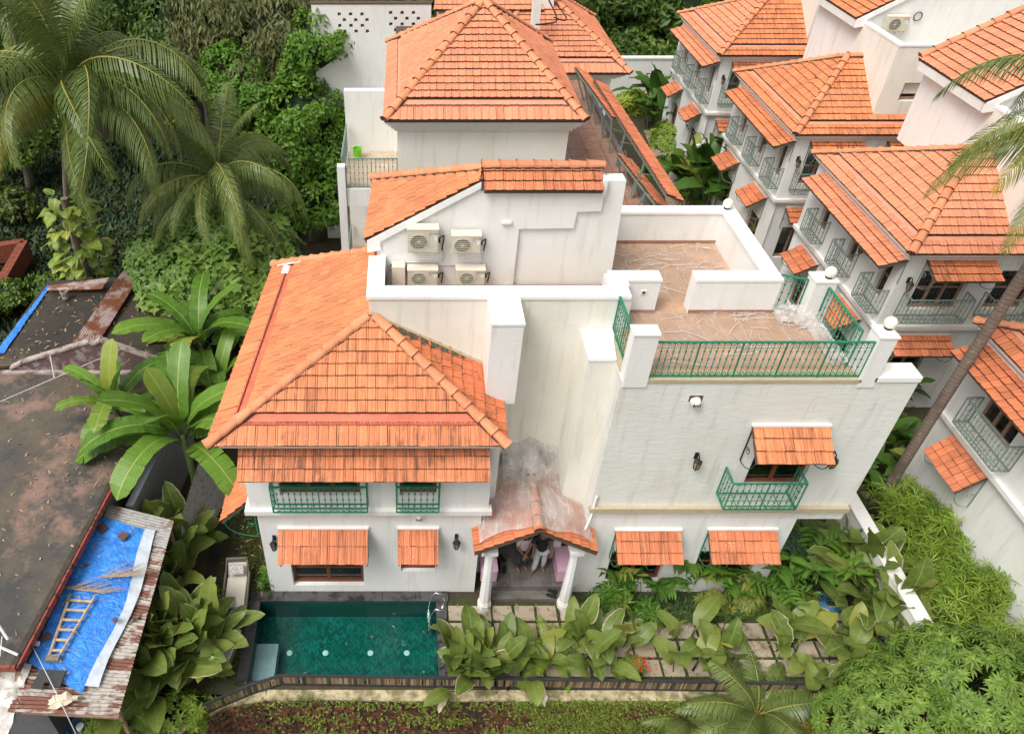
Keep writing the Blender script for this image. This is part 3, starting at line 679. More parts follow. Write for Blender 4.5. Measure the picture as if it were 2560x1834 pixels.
# dark wet slabs behind the lawn
STONE_D = plain('wet_dark_slab', (.035, .028, .022), .35, var=.4, scale=4)
fl = struct(MB().box(-5.9, -4.45, 11.9, 15.6, -.03, .0).obj('path', SOIL))
for i, (x, y) in enumerate([(-5.35, 12.0), (-5.35, 12.65), (-5.4, 13.4), (-5.4, 14.1), (-5.4, 14.8)]): MB().box(x, x+.8, y, y+.6, 0, .03).obj('paving_slab', STONE_D, fl)
# ================================================================== PAVERS
def paver_mat():
    n = N('sandstone_paver'); r = n.rnd(); c = n.mix(r, (.38, .31, .22), (.48, .41, .31)); g = n.noise(2.1, 5, None, .65)
    c = n.mix(n.ramp(g, .52, .66, 0, .75), c, (.16, .115, .075)); c = n.mix(n.ramp(n.noise(25, 3), .55, .8, 0, .4), c, (.22, .18, .12)); n.base(c)
    n.set(roughness=n.ramp(g, .45, .65, .6, .25)); n.bump(n.noise(18, 4), .25, .01); return n.mat
PAVER = paver_mat()
def brownpaver():
    n = N('wet_brown_paver'); r = n.rnd(); c = n.mix(r, (.16, .085, .055), (.26, .16, .11)); g = n.noise(2.4, 5, None, .65)
    c = n.mix(n.ramp(g, .5, .62, 0, .8), c, (.07, .045, .03)); n.base(c); n.set(roughness=n.ramp(g, .45, .65, .5, .2)); return n.mat
PAVER2 = brownpaver()
bed = struct(MB().box(1.12, 11.9, 9.35, 11.45, -.05, -.006).obj('path', SOIL))
joint = []
def pavers(x0, x1, y0, y1, px, py, parent, mat, gap=.07, skip=lambda x, y: False, z=.0, rot=0):
    i = 0
    for ix in range(int((x1-x0)/px)):
        for iy in range(int((y1-y0)/py)):
            a, b = x0+ix*px, y0+iy*py
            if skip(a, b): continue
            m = MB(); s = random.uniform(-.012, .012)
            m.box(a+gap/2+s, a+px-gap/2+s, b+gap/2, b+py-gap/2, -.03, z+random.uniform(.008, .02)); m.obj('paver', mat, parent, bevel=.006)
    for _ in range(int((x1-x0)*(y1-y0)*330)):
        if random.random() < .5: x = x0+round(random.random()*(x1-x0)/px)*px+random.gauss(0, gap*.3); y = random.uniform(y0, y1)
        else: y = y0+round(random.random()*(y1-y0)/py)*py+random.gauss(0, gap*.3); x = random.uniform(x0, x1)
        joint.append((x, y, 0))
pavers(1.12, 1.12+.57*19, 9.35, 11.35, .57, .50, bed, PAVER, skip=lambda x, y: x > 4.6 and y > 10.8 and x < 9.7)
tufts('joint_grass', GRASS, joint, h=.035, w=.012, n=3, label='grass growing in the joints between the sandstone pavers', cat='grass')
# neighbour side: brown wet path behind the compound wall, driveway between the villas
bed2 = struct(MB().box(12.3, 14.2, 9.0, 34, -.05, -.008).obj('driveway', SOIL))
joint = []; pavers(12.35, 14.2, 10, 21.5, .6, .75, bed2, PAVER2, gap=.10); tufts('driveway_grass', DKWEED, joint, h=.07, w=.02, n=3, label='grass and creepers between the wet brown pavers beside the compound wall', cat='grass')
SAND = N('sandy_path'); g = SAND.noise(1.6, 6, None, .7); SAND.base(SAND.mix(SAND.ramp(g, .5, .62), (.36, .27, .18), (.11, .085, .05))); SAND.set(roughness=.8); SAND = SAND.mat
path = MB(); pl = [(8.4, 18), (9.6, 22), (11, 27), (12.4, 32), (13.2, 37), (13.6, 42), (17, 42), (16.6, 36), (14.2, 30), (12.4, 24), (11.4, 18)]
path.face([(x, y, .0) for x, y in pl][::-1]); struct(path.obj('sandy_path', SAND, recalc=False))
# ================================================================== POOL
COPE = N('charcoal_coping'); g = COPE.noise(3, 6, None, .7); COPE.base(COPE.mix(COPE.ramp(g, .5, .6), (.075, .07, .07), (.028, .026, .027))); COPE.set(roughness=COPE.ramp(g, .45, .6, .6, .3)); COPE = COPE.mat
def mosaic():
    n = N('herringbone_mosaic'); geo = n.new('ShaderNodeNewGeometry'); sp = n.new('ShaderNodeSeparateXYZ'); n.L(geo.outputs['Position'], sp.inputs[0])
    x, y = sp.outputs[0], sp.outputs[1]; p = .19
    fx = n.math('FRACT', n.math('DIVIDE', x, p)); tri = n.math('ABSOLUTE', n.math('SUBTRACT', fx, .5))
    t = n.math('DIVIDE', n.math('ADD', y, n.math('MULTIPLY', tri, p*1.05)), .056); ft = n.math('FRACT', t)
    ids = n.math('ADD', n.math('FLOOR', t), n.math('MULTIPLY', n.math('FLOOR', n.math('DIVIDE', x, p/2)), 17.3))
    wn = n.new('ShaderNodeTexWhiteNoise', noise_dimensions='1D'); n.L(ids, wn.inputs['W'])
    c = n.mix(wn.outputs['Value'], (.003, .065, .052), (.012, .22, .18)); c = n.mix(n.ramp(n.noise(1.2, 2), .4, .7, 0, .5), c, (.006, .10, .07))
    gr = n.math('LESS_THAN', ft, .2); gx = n.math('LESS_THAN', n.math('FRACT', n.math('DIVIDE', x, p/2)), .10)
    n.base(n.mix(n.math('MULTIPLY', n.math('MAXIMUM', gr, gx), .8), c, (.005, .05, .045))); n.set(roughness=.3); return n.mat
def grid_mosaic():
    n = N('grid_mosaic'); geo = n.new('ShaderNodeNewGeometry'); sp = n.new('ShaderNodeSeparateXYZ'); n.L(geo.outputs['Position'], sp.inputs[0])
    s = n.math('ADD', sp.outputs[0], sp.outputs[1]); a = n.math('LESS_THAN', n.math('FRACT', n.math('DIVIDE', s, .05)), .3); b = n.math('LESS_THAN', n.math('FRACT', n.math('DIVIDE', sp.outputs[2], .05)), .2)
    n.base(n.mix(n.math('MAXIMUM', a, b), (.015, .12, .10), (.004, .03, .025))); n.set(roughness=.3); return n.mat
pool = thing('swimming_pool', 'plunge pool of green herringbone mosaic with charcoal stone coping below the left wing', 'pool')
mb = MB(); D = P(800, 1541, y=PY1).z
mb.face([(PX0, PY0, D), (PX1, PY0, D), (PX1, PY1, D), (PX0, PY1, D)]); mb.obj('pool_floor', mosaic(), pool)
mb = MB()
mb.face([(PX0, PY1, D), (PX1, PY1, D), (PX1, PY1, 0), (PX0, PY1, 0)]); mb.face([(PX0, PY0, D), (PX1, PY0, D), (PX1, PY0, 0), (PX0, PY0, 0)])
mb.face([(PX0, PY0, D), (PX0, PY1, D), (PX0, PY1, 0), (PX0, PY0, 0)]); mb.face([(PX1, PY0, D), (PX1, PY1, D), (PX1, PY1, 0), (PX1, PY0, 0)]); mb.obj('pool_wall', grid_mosaic(), pool)
MB().box(PX0+.01, PX0+.56, PY0+.01, PY0+1.15, D+.02, max(D+.12, -.32)).obj('shallow_ledge', plain('pale_ledge', (.52, .50, .54), .5), pool)
for k, uu in enumerate((724, 814, 926, 1017)):
    q = P(uu, 1632, z=D); m = MB(); m.lathe([(.075, 0), (.075, .012), (.055, .02)], (q.x, q.y, D+.01), 18); m.obj('pool_light', plain('pool_light_lens', (.75, .82, .80), .3), pool)
def water():
    n = N('pool_water'); n.n.remove(n.b); tr = n.new('ShaderNodeBsdfTransparent'); tr.inputs[0].default_value = (.70, .90, .88, 1); gl = n.new('ShaderNodeBsdfGlossy'); gl.inputs['Roughness'].default_value = .02
    fr = n.new('ShaderNodeFresnel'); fr.inputs[0].default_value = 1.33; bp = n.new('ShaderNodeBump'); bp.inputs['Strength'].default_value = .12; bp.inputs['Distance'].default_value = .02
    n.L(n.noise(6, 3), bp.inputs['Height']); n.L(bp.outputs[0], fr.inputs['Normal']); n.L(bp.outputs[0], gl.inputs['Normal'])
    mx = n.new('ShaderNodeMixShader'); n.L(fr.outputs[0], mx.inputs[0]); n.L(tr.outputs[0], mx.inputs[1]); n.L(gl.outputs[0], mx.inputs[2]); n.L(mx.outputs[0], n.out.inputs[0]); return n.mat
mb = MB(); mb.face([(PX0, PY0, -.07), (PX1, PY0, -.07), (PX1, PY1, -.07), (PX0, PY1, -.07)]); mb.obj('water_surface', water(), pool, recalc=False)
cp = [(-4.02, 1.16, PY1, 11.72), (-4.02, PX0, PY0-.12, PY1), (PX1, 1.10, PY0-.12, PY1)]
mb = MB()
for k in range(6): x0 = -4.02+k*.8633; MB().box(x0+.003, x0+.860, PY1, 11.73, -.03, .04).obj('coping_stone', COPE, pool, bevel=.006)
for k in range(3):
    y0 = PY0-.1+k*.753; MB().box(-4.02, PX0, y0+.003, y0+.75, -.03, .04).obj('coping_stone', COPE, pool, bevel=.006); MB().box(PX1, 1.11, y0+.003, y0+.75, -.03, .04).obj('coping_stone', COPE, pool, bevel=.006)
STEEL = plain('steel', (.62, .62, .60), .18, metal=1.0, var=.05)
lad = thing('pool_ladder', 'polished steel pool ladder on the right edge of the pool', 'pool ladder')
for y in (11.25, 10.78):
    pts = [(1.0, y, .03), (1.04, y, .35), (.98, y, .60), (.80, y, .68), (.68, y, .45), (.64, y, .0), (.64, y, -.5)]
    m = MB(); m.tube(pts, .019, 8); m.lathe([(.05, 0), (.045, .02), (.02, .03)], (1.0, y, .04), 12); m.obj('handrail', STEEL, lad, smooth=True)
for z in (-.15, -.32, -.48): MB().box(.60, .68, 10.78, 11.25, z, z+.02).obj('tread', STEEL, lad)
# ================================================================== PORCH
porch = thing('porch', 'tiled gable porch on two white columns with plastic film over its roof', 'porch')
GSTONE = N('grey_porch_stone'); g = GSTONE.noise(2, 6, None, .7); GSTONE.base(GSTONE.mix(GSTONE.ramp(g, .4, .65), (.17, .155, .14), (.10, .085, .075))); GSTONE.set(roughness=GSTONE.ramp(g, .4, .6, .5, .25)); GSTONE = GSTONE.mat
m = MB(); m.box(2.24, 4.39, 11.68, 13.38, 0, .33); m.obj('floor_base', GSTONE, porch); m = MB(); m.box(2.05, 4.39, 11.42, 11.68, 0, .165); m.obj('step', GSTONE, porch, bevel=.01)
for i in range(4):
    for j in range(3): MB().box(2.245+i*.537, 2.245+i*.537+.53, 11.66+j*.575, 11.66+j*.575+.57, .33, .35).obj('floor_tile', GSTONE, porch)
for x in (2.08, 4.14):
    m = MB(); r8 = math.pi/8
    m.lathe([(.185, 0), (.185, .16), (.16, .20), (.17, .23), (.155, .27)], (x, 11.33, 0), 8, rot=r8); m.lathe([(.15, .25), (.11, 2.22)], (x, 11.33, 0), 8, rot=r8)
    m.lathe([(.11, 2.2), (.15, 2.24), (.15, 2.28), (.12, 2.30)], (x, 11.33, 0), 8, rot=r8); m.box(x-.17, x+.17, 11.17, 11.5, 2.30, 2.42); m.obj('column', WHITE, porch, bevel=.005)
m = MB(); m.box(1.98, 2.16, 11.5, 13.3, 2.3, 2.44); m.box(4.06, 4.24, 11.5, 13.3, 2.3, 2.44); m.obj('beam', WHITE, porch)
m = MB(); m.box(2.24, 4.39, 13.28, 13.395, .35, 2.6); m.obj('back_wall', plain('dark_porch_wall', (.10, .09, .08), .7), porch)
m = MB(); m.box(3.95, 4.15, 12.55, 13.3, .35, 2.2); m.obj('inner_wall', WHITE, porch)
PR = Roofer(); PXc = 3.10; zr, ze = 3.42, 2.62
proof = MB().box(2.05, 4.2, 13.0, 13.1, 2.46, 2.52).obj('roof', WOOD, porch)
PR.plane(proof, [(1.66, 13.5, ze), (1.66, 11.02, ze), (PXc, 11.02, zr), (PXc, 13.5, zr)], TYR); PR.plane(proof, [(4.55, 11.02, ze), (4.55, 13.5, ze), (PXc, 13.5, zr), (PXc, 11.02, zr)], TYR)
PR.ridge(proof, (PXc, 11.0, zr), (PXc, 13.45, zr)); PR.finish()
m = MB(); m.prism([(1.66, ze-.12), (PXc, zr-.10), (4.55, ze-.12), (4.55, ze-.04), (PXc, zr-.02), (1.66, ze-.04)], 'y', 11.04, 11.08); m.obj('barge_board', RED_PAINT, porch)
def plastic(name='plastic_film', a=.42, rough=.25):
    n = N(name); n.n.remove(n.b); tr = n.new('ShaderNodeBsdfTransparent'); tr.inputs[0].default_value = (.95, .94, .93, 1)
    pb = n.new('ShaderNodeBsdfPrincipled'); pb.inputs['Base Color'].default_value = (.66, .62, .59, 1); pb.inputs['Roughness'].default_value = rough
    g = n.noise(1, 2, n.pos((2.2, 1.2, 2.2)), .5, .8); g2 = n.noise(1, 3, n.pos((3.5, 1.1, 3.5), rot=(0, 0, .5)), .5, .6); rid = n.math('ABSOLUTE', n.math('SUBTRACT', g2, .5)); crease = n.ramp(rid, 0, .022, 1, 0)
    f = n.math('ADD', n.ramp(g, .3, .7, a*.45, a*1.25), n.math('MULTIPLY', crease, .26)); f = n.math('MINIMUM', f, .92)
    bp = n.new('ShaderNodeBump'); bp.inputs['Strength'].default_value = .5; bp.inputs['Distance'].default_value = .04; n.L(g2, bp.inputs['Height']); n.L(bp.outputs[0], pb.inputs['Normal'])
    mx = n.new('ShaderNodeMixShader'); n.L(f, mx.inputs[0]); n.L(tr.outputs[0], mx.inputs[1]); n.L(pb.outputs[0], mx.inputs[2]); n.L(mx.outputs[0], n.out.inputs[0]); return n.mat
PLAST = plastic('plastic_film', .52, .3); PLAST2 = plastic('floor_film', .14, .15)
from mathutils import noise as mnoise
def film(name, fn, nu, nv, mat, amp=.02, fr=3.0, parent=None, smooth=True):
    mb = MB()
    for i in range(nu+1):
        for j in range(nv+1):
            p = Vector(fn(i/nu, j/nv)); d = mnoise.noise(p*fr)*amp+abs(mnoise.noise(p*fr*2.1+Vector((5, 1, 2))))*amp*.8; mb.v.append((p.x, p.y, p.z+d))
    for i in range(nu):
        for j in range(nv):
            a = i*(nv+1)+j; mb.f.append((a, a+1, a+nv+2, a+nv+1)); mb.m.append(0)
    return mb.obj(name, mat, parent, smooth=smooth, recalc=False)
def porch_film(u, v):
    x = 1.78+2.68*u; y = 11.16+2.2*v+.10*math.sin(u*9)*(1-v)
    z = zr-abs(x-PXc)*(zr-ze)/1.44+.20-.06*min(1, abs(x-PXc)*3)+.05*math.sin(v*14+u*3)*v; return (x, y, z)
t = film('plastic_sheet', porch_film, 70, 50, PLAST, .035, 2.2); tag(t, 'crumpled clear plastic sheet laid over the porch roof tiles', 'plastic sheet')
def film2(u, v):
    x = 2.45+1.5*u; y = 12.55+.85*v; z = zr+.10-abs(x-PXc)*.5+v*v*.55+.05*math.sin(u*16)*v; return (x, y, z)
t = film('plastic_sheet', film2, 40, 30, PLAST, .07, 3); tag(t, 'bunched plastic sheet taped against the wall above the porch', 'plastic sheet')
m = MB()
for i in range(26):
    a = 2.3+i*.07; m.box(a, a+.07, 13.36, 13.40, 3.1, 3.5+.32*math.exp(-((a-3.1)/.42)**2)+random.uniform(-.04, .04))
m.obj('cement_patch', plain('grey_cement', (.30, .30, .29), .9, bump=.5), porch)
# plastic film on the terrace floor
t = film('plastic_sheet', lambda u, v: (4.9+4.2*u, 12.08+1.9*v, 7.43+.10*max(0, v-.9)*8*abs(math.sin(u*9))*.6+.12*max(0, u-.93)*10), 90, 50, PLAST2, .012, 6); tag(t, 'thin plastic film taped over the front terrace floor', 'plastic film')
t = film('plastic_sheet', lambda u, v: (4.95+2.9*u, 14.45+2.5*v, 7.43+.1*max(0, u-.92)*9), 60, 50, PLAST2, .012, 6); tag(t, 'thin plastic film covering the back terrace floor inside the parapets', 'plastic film')
t = film('plastic_sheet', lambda u, v: (8.2+.95*u, 13.62-.25*u+.40*v, 7.45+.20*v), 30, 20, PLAST, .10, 5); tag(t, 'heap of bunched plastic film under the small railing', 'plastic film')
t = film('plastic_sheet', lambda u, v: (8.78+.3*u, 12.1+1.5*v, 7.43+.12*u), 12, 50, PLAST, .09, 5); tag(t, 'crumpled strip of plastic film along the right side railing', 'plastic film')
TAPE = plain('white_tape', (.58, .53, .49), .3)
def tape(pts, z, label, w=.05):
    mb = MB()
    for (a, b), (c, d) in zip(pts[:-1], pts[1:]):
        v = Vector((c-a, d-b, 0)).normalized(); s = Vector((-v.y, v.x, 0))*w/2*random.uniform(.5, 1.2); mb.face([Vector((a, b, z))-s, Vector((c, d, z))-s, Vector((c, d, z+.004))+s*.5, Vector((a, b, z+.004))+s])
    return mb
mbt = MB(); rg = random.Random(4)
for (x0, x1, y0, y1, cnt) in ((4.95, 9.0, 12.1, 13.95, 55), (4.95, 7.85, 14.45, 16.95, 55)):
    for k in range(cnt):
        x, y = rg.uniform(x0, x1), rg.uniform(y0, y1); a = rg.choice((.2, -.35, .9, 2.2, 1.5, 2.9))+rg.uniform(-.3, .3); L_ = rg.uniform(.25, .95)
        pts = []
        for q in range(4): pts.append((min(max(x, x0), x1), min(max(y, y0), y1))); x += math.cos(a)*L_/3; y += math.sin(a)*L_/3*.8; a += rg.uniform(-.35, .35)
        m1 = tape(pts, 7.462, '', .016); mbt.v, off = mbt.v+m1.v, len(mbt.v); mbt.f += [tuple(i+off for i in f) for f in m1.f]; mbt.m += m1.m
o = mbt.obj('tape_strips', TAPE, recalc=False); stuff(o, 'web of pale tape strips holding the film on the terrace tiles', 'tape')
# porch benches and slippers
PINK = plain('pink_seat', (.60, .36, .47), .5, var=.05)
for (x0, x1, y0, y1, lab) in ((2.0, 2.42, 11.8, 12.9, 'pink bench seat at the left side of the porch'), (3.98, 4.38, 11.8, 12.6, 'pink bench seat at the right side of the porch by the white wall')):
    t = thing('bench', lab, 'bench', (0, 0, 0), group='pink porch benches'); MB().box(x0, x1, y0, y1, .36, .78).obj('bench_base', PINK, t, bevel=.015); MB().box(x0-.01, x1+.015, y0-.015, y1, .78, .84).obj('seat_pad', PINK, t, bevel=.015)
def shoe(x, y, z, rz, label):
    t = thing('shoe_pair', label, 'shoes', (x, y, z), rz, 'shoes left in the porch')
    for dx in (-.07, .07):
        m = MB(); m.prism([(-.04, -.13), (.04, -.13), (.045, .02), (.03, .13), (-.03, .13), (-.045, .02)], 'z', 0, .02); m.prism([(-.04, -.13), (.04, -.13), (.04, -.02), (-.04, -.02)], 'z', .02, .08); m.prism([(-.042, -.02), (.042, -.02), (.03, .12), (-.03, .12)], 'z', .02, .05)
        o = m.obj('shoe', BLACK_METAL, t, bevel=.008); o.location = (dx, 0, 0)
shoe(2.58, 12.5, .351, .4, 'dark shoes on the porch floor beside the left pink bench'); shoe(2.6, 12.2, .351, -.2, 'second pair of dark shoes beside the left pink bench'); shoe(3.85, 11.56, .166, 1.2, 'black shoes on the porch step near the right column')
# ================================================================== FENCE + RETAINING WALL
fpts = [P(2330, 1712, z=.42), P(1750, 1702, z=.42), P(700, 1686, z=.42), P(620, 1712, z=.42), P(470, 1775, z=.42)]
fpts = [Vector((p.x, p.y, 0)) for p in fpts]
fence = thing('bamboo_fence', 'low fence of dark bamboo slats between black rails along the retaining wall', 'fence')
BAMB = N('bamboo_slat'); r = BAMB.rnd(); BAMB.base(BAMB.mix(r, (.10, .065, .035), (.34, .25, .14))); BAMB.set(roughness=.6); BAMB = BAMB.mat
DKF = plain('dark_fence_frame', (.035, .035, .04), .4)
sl = MB().box(-.02, .02, -.008, .008, .04, .38).mesh('slat'); slat_items = []
for a, b in zip(fpts[:-1], fpts[1:]):
    d = b-a; n_ = int(d.length/.045)
    for k in range(n_):
        if random.random() > .04: slat_items.append((a+d*(k+.5)/n_, math.atan2(d.y, d.x)+random.gauss(0, .06)))
    MB().bar(a+Vector((0, 0, .40)), b+Vector((0, 0, .40)), .06, .04).obj('rail', DKF, fence); MB().bar(a+Vector((0, 0, .03)), b+Vector((0, 0, .03)), .06, .05).obj('rail', DKF, fence)
    for k in range(int(d.length/.62)+1): p = a+d*min(1, k*.62/d.length); MB().box(p.x-.025, p.x+.025, p.y-.03, p.y+.02, 0, .39).obj('post', DKF, fence)
slat_items.sort(key=lambda q: abs(q[0].x+0)); 
for p, a in slat_items[:300]: o = obj('slat', sl, fence, BAMB, loc=p, rot=(random.gauss(0, .02), random.gauss(0, .03), a))
mb = MB()
for p, a in slat_items[300:]: mb.bar(p+Vector((0, 0, .04)), p+Vector((0, 0, .38)), .016, .04)
if mb.f: mb.obj('slat', BAMB, fence)['kind'] = 'stuff'
def mossbrick():
    n = N('old_brick'); r = n.rnd(); c = n.mix(r, (.040, .016, .011), (.20, .060, .032)); g = n.noise(2.2, 6, None, .7)
    c = n.mix(n.ramp(g, .50, .66, 0, .85), c, (.035, .026, .016)); c = n.mix(n.ramp(n.noise(1.1, 5, None, .7), .58, .70, 0, .8), c, (.07, .075, .018)); n.base(c); n.set(roughness=.9); n.bump(n.noise(30, 3), .5, .01); return n.mat
BRICK = mossbrick()
MOSSB = N('mossy_mortar'); g = MOSSB.noise(1.4, 6, None, .7); MOSSB.base(MOSSB.mix(MOSSB.ramp(g, .42, .6), (.016, .011, .008), (.045, .050, .013))); MOSSB.set(roughness=.95); MOSSB.bump(MOSSB.noise(9, 5), .6, .04); MOSSB = MOSSB.mat
COPC = N('lichen_concrete'); g = COPC.noise(3.5, 6, None, .7); c_ = COPC.mix(COPC.ramp(g, .4, .6), (.52, .44, .27), (.20, .165, .08)); COPC.base(COPC.mix(COPC.ramp(COPC.noise(1.3, 4), .52, .64), c_, (.07, .08, .02))); COPC.set(roughness=.9); COPC.bump(g, .6, .03); COPC = COPC.mat
rwall = thing('brick_wall', 'mossy old brick retaining wall with a lichen covered concrete top along the bottom edge', 'wall')
wpts = [Vector((16, 8.82, 0)), Vector((-3.25, 8.86, 0)), Vector((-4.2, 8.70, 0)), Vector((-4.95, 8.2, 0)), Vector((-5.7, 7.6, 0)), Vector((-6.6, 6.6, 0))]
items = []
for a, b in zip(wpts[:-1], wpts[1:]):
    d = b-a; nrm = Vector((d.y, -d.x, 0)).normalized()
    if nrm.y > 0: nrm = -nrm
    q = MB(); q.face([a+Vector((0, 0, -2.5)), b+Vector((0, 0, -2.5)), b, a]); q.obj('mortar_face', MOSSB, rwall, recalc=False)
    m = MB(); inn = -nrm*.2; n_ = max(1, int(d.length/.25))
    for k in range(n_):
        p0, p1 = a+d*k/n_, a+d*(k+1)/n_; j0 = nrm*(.05+.02*mnoise.noise(p0*2)); j1 = nrm*(.05+.02*mnoise.noise(p1*2)); z0, z1 = .0+.02*mnoise.noise(p0*3), .0+.02*mnoise.noise(p1*3)
        m.face([p0+j0+Vector((0, 0, z0)), p1+j1+Vector((0, 0, z1)), p1+inn+Vector((0, 0, z1)), p0+inn+Vector((0, 0, z0))]); m.face([p0+j0+Vector((0, 0, -.07)), p1+j1+Vector((0, 0, -.07)), p1+j1+Vector((0, 0, z1)), p0+j0+Vector((0, 0, z0))])
    m.obj('wall_top', COPC, rwall, recalc=False)
    u = d.normalized()
    for row in range(17):
        z = -.09-row*.142; off = (row % 2)*.12; k = 0; x = off
        while x < d.length-.1:
            w_ = .225+random.uniform(-.015, .02)
            if not (x > 3 and False): items.append((a+u*(x)+nrm*random.uniform(.0, .035)+Vector((0, 0, z)), u, nrm, w_))
            x += w_+.026
bme = {}
def brick_me(w_):
    k = round(w_, 2)
    if k not in bme: bme[k] = MB().box(0, k, -.02, .03, -.122, 0).mesh('brick')
    return bme[k]
vis = [it for it in items if it[0].x < 9.2 and it[0].z > -2.1]; vis.sort(key=lambda it: (it[0]-Vector((0, 0, CH))).length+ (0 if it[0].x < 2.5 else 3)); rest = []
near = vis[:300]; ids = {id(i) for i in near}
for p, u, nr, w_ in near:
    o = obj('brick', brick_me(w_), rwall, BRICK, loc=p, rot=(0, random.gauss(0, .015), math.atan2(-u.y, -u.x) if nr.y < 0 else math.atan2(u.y, u.x))); o.location = p+u*w_ if u.x < 0 else p
mb = MB(); rr = []
for it in items:
    if id(it) in ids or it[0].x > 14: continue
    p, u, nr, w_ = it; q = p+u*w_; c = nr*.03; dn = Vector((0, 0, -.122))
    mb.face([p+c+dn, q+c+dn, q+c, p+c]); mb.face([p+c, q+c, q, p]); mb.face([p+c+dn, p+c, p, p+dn]); mb.face([q+c+dn, q+dn, q, q+c]); rr += [random.random()]*4
me = mb.mesh('brick', recalc=False); at = me.attributes.new('rnd', 'FLOAT', 'FACE'); at.data.foreach_set('value', np.repeat(RNG.uniform(0, 1, len(rr)//4), 4)[:len(me.polygons)]); obj('brick', me, rwall, BRICK)['kind'] = 'stuff'
# moss and weeds on the wall face and at its foot
pts = []
while len(pts) < 6500:
    x = RNG.uniform(-5.2, 8.5); z = -RNG.uniform(.0, 2.0)
    dens = .12+1.0*max(0, mnoise.noise(Vector((x*.8, z*1.6, 3)))+.12)+(.8 if x > 3.2 else 0)*max(0, mnoise.noise(Vector((x*1.7, z*3, 9)))+.25)+(.5 if z > -.35 else 0)
    dens *= .22 if x < 2.6 else .8
    if RNG.uniform() < dens*.7:
        y = 8.80 if x > -3.25 else (8.86+( x+3.25)*.168 if x > -4.2 else 8.70+(x+4.2)*.68 if x > -4.95 else 8.2+(x+4.95)*.8); pts.append((x, y-.03, z))
tufts('wall_moss', MOSSY, pts, h=.055, w=.045, n=2, lean=2.2, label='bright moss and tiny sprigs growing over the brick wall', cat='moss')
lp = RNG.uniform((-5.5, 7.4, -2.3), (9, 8.75, -2.2), (7000, 3)); keep = [p for p in lp if mnoise.noise(Vector((p[0]*.9, 0, 0)))*.6+(8.75-p[1])*.2 > -.15]
for p in keep: p[2] = -2.03+.30*max(0, mnoise.noise(Vector((p[0]*.7, p[1], 0)))+.35)
tufts('weeds', WEED, keep, h=.34, w=.035, n=4, lean=1.4, label='tangled green weeds at the foot of the brick wall', cat='weeds')
# ================================================================== COMPOUND WALL right
t = thing('compound_wall', 'low white compound wall with stained flat top beside the hose and heliconias', 'wall')
MB().box(11.98, 12.30, 9.2, 13.9, 0, 1.46).obj('wall', WHITE, t); MB().box(11.95, 12.33, 9.15, 13.95, 1.46, 1.52).obj('wall_cap', TRIM, t, bevel=.01)
t = thing('boundary_wall', 'long white boundary wall at the far end of the garden', 'wall'); MB().box(9, 30, 47, 47.3, 0, 2.3).obj('wall', WHITE, t); MB().box(9, 30, 46.95, 47.35, 2.3, 2.4).obj('wall_cap', TRIM, t)
# hose
HB = plain('blue_hose', (.08, .24, .40), .35); HG = plain('green_hose', (.02, .20, .19), .35)
t = thing('garden_hose', 'coiled blue and green garden hose lying on the pavers', 'hose', (11.05, 11.35, .03))
for mt, n_, r0, zz in ((HG, 2, .36, 0), (HB, 7, .31, .02)):
    pts = []
    for k in range(n_*18):
        a = k/18*2*math.pi; r = r0+.05*math.sin(k*.37)-.006*k/4; pts.append((r*math.cos(a)+.03*math.sin(k*.11), r*.95*math.sin(a), zz+.02*(k/18 % 3)+.01*math.sin(k*.7)))
    m = MB(); m.tube(pts, .014, 6); m.obj('hose_coil', mt, t, smooth=True)
# lounger
WICK = plain('wicker', (.17, .14, .12), .7, bump=.6, scale=30); CUSH = plain('cream_cushion', (.60, .55, .47), .9, var=.04)
PAT = N('patterned_pillow'); v = PAT.new('ShaderNodeTexVoronoi'); v.inputs['Scale'].default_value = 45; PAT.L(PAT.pos(), v.inputs['Vector']); PAT.base(PAT.mix(PAT.math('LESS_THAN', v.outputs['Distance'], .42), (.62, .60, .56), (.10, .10, .10))); PAT.set(roughness=.9); PAT = PAT.mat
t = thing('sun_lounger', 'wicker sun lounger with cream cushion and speckled pillow on the lawn', 'sun lounger', (-4.33, 11.02, 0), R(3))
m = MB(); m.box(-.28, .28, 0, 1.0, .22, .27); m.bar((-.31, .0, .30), (-.31, 1.0, .42), .05, .12); m.bar((.31, .0, .30), (.31, 1.0, .42), .05, .12); m.bar((-.31, 0, .24), (.31, 0, .24), .05, .08)
m.bar((-.30, .95, .40), (-.26, 1.25, .78), .04); m.bar((.30, .95, .40), (.26, 1.25, .78), .04); m.box(-.26, .26, 1.18, 1.24, .62, .80); m.obj('frame', WICK, t, bevel=.01)
for x in (-.28, .28):
    for y in (.05, .95): MB().box(x-.02, x+.02, y-.02, y+.02, 0, .24).obj('leg', WICK, t)
MB().box(-.26, .26, .03, .95, .27, .37).obj('cushion', CUSH, t, bevel=.03); o = MB().box(-.25, .25, 0, .10, 0, .46).obj('back_cushion', CUSH, t, bevel=.03); o.location = (0, .93, .30); o.rotation_euler = (-R(35), 0, 0)
o = MB().box(-.20, .20, -.09, 0, 0, .26).obj('pillow', PAT, t, bevel=.03); o.location = (0, .93, .50); o.rotation_euler = (-R(35), 0, 0)
t = thing('sun_lounger', 'weathered cream lounger half hidden by the large leaves left of the pool', 'sun lounger', (-4.55, 9.35, 0), R(-12))
MB().box(-.28, .28, 0, 1.0, .26, .37).obj('cushion', CUSH, t, bevel=.03); MB().box(-.30, .30, -.02, 1.02, .16, .25).obj('frame', WICK, t)
for x in (-.27, .27):
    for y in (.04, .96): MB().box(x-.02, x+.02, y-.02, y+.02, 0, .18).obj('leg', WICK, t)
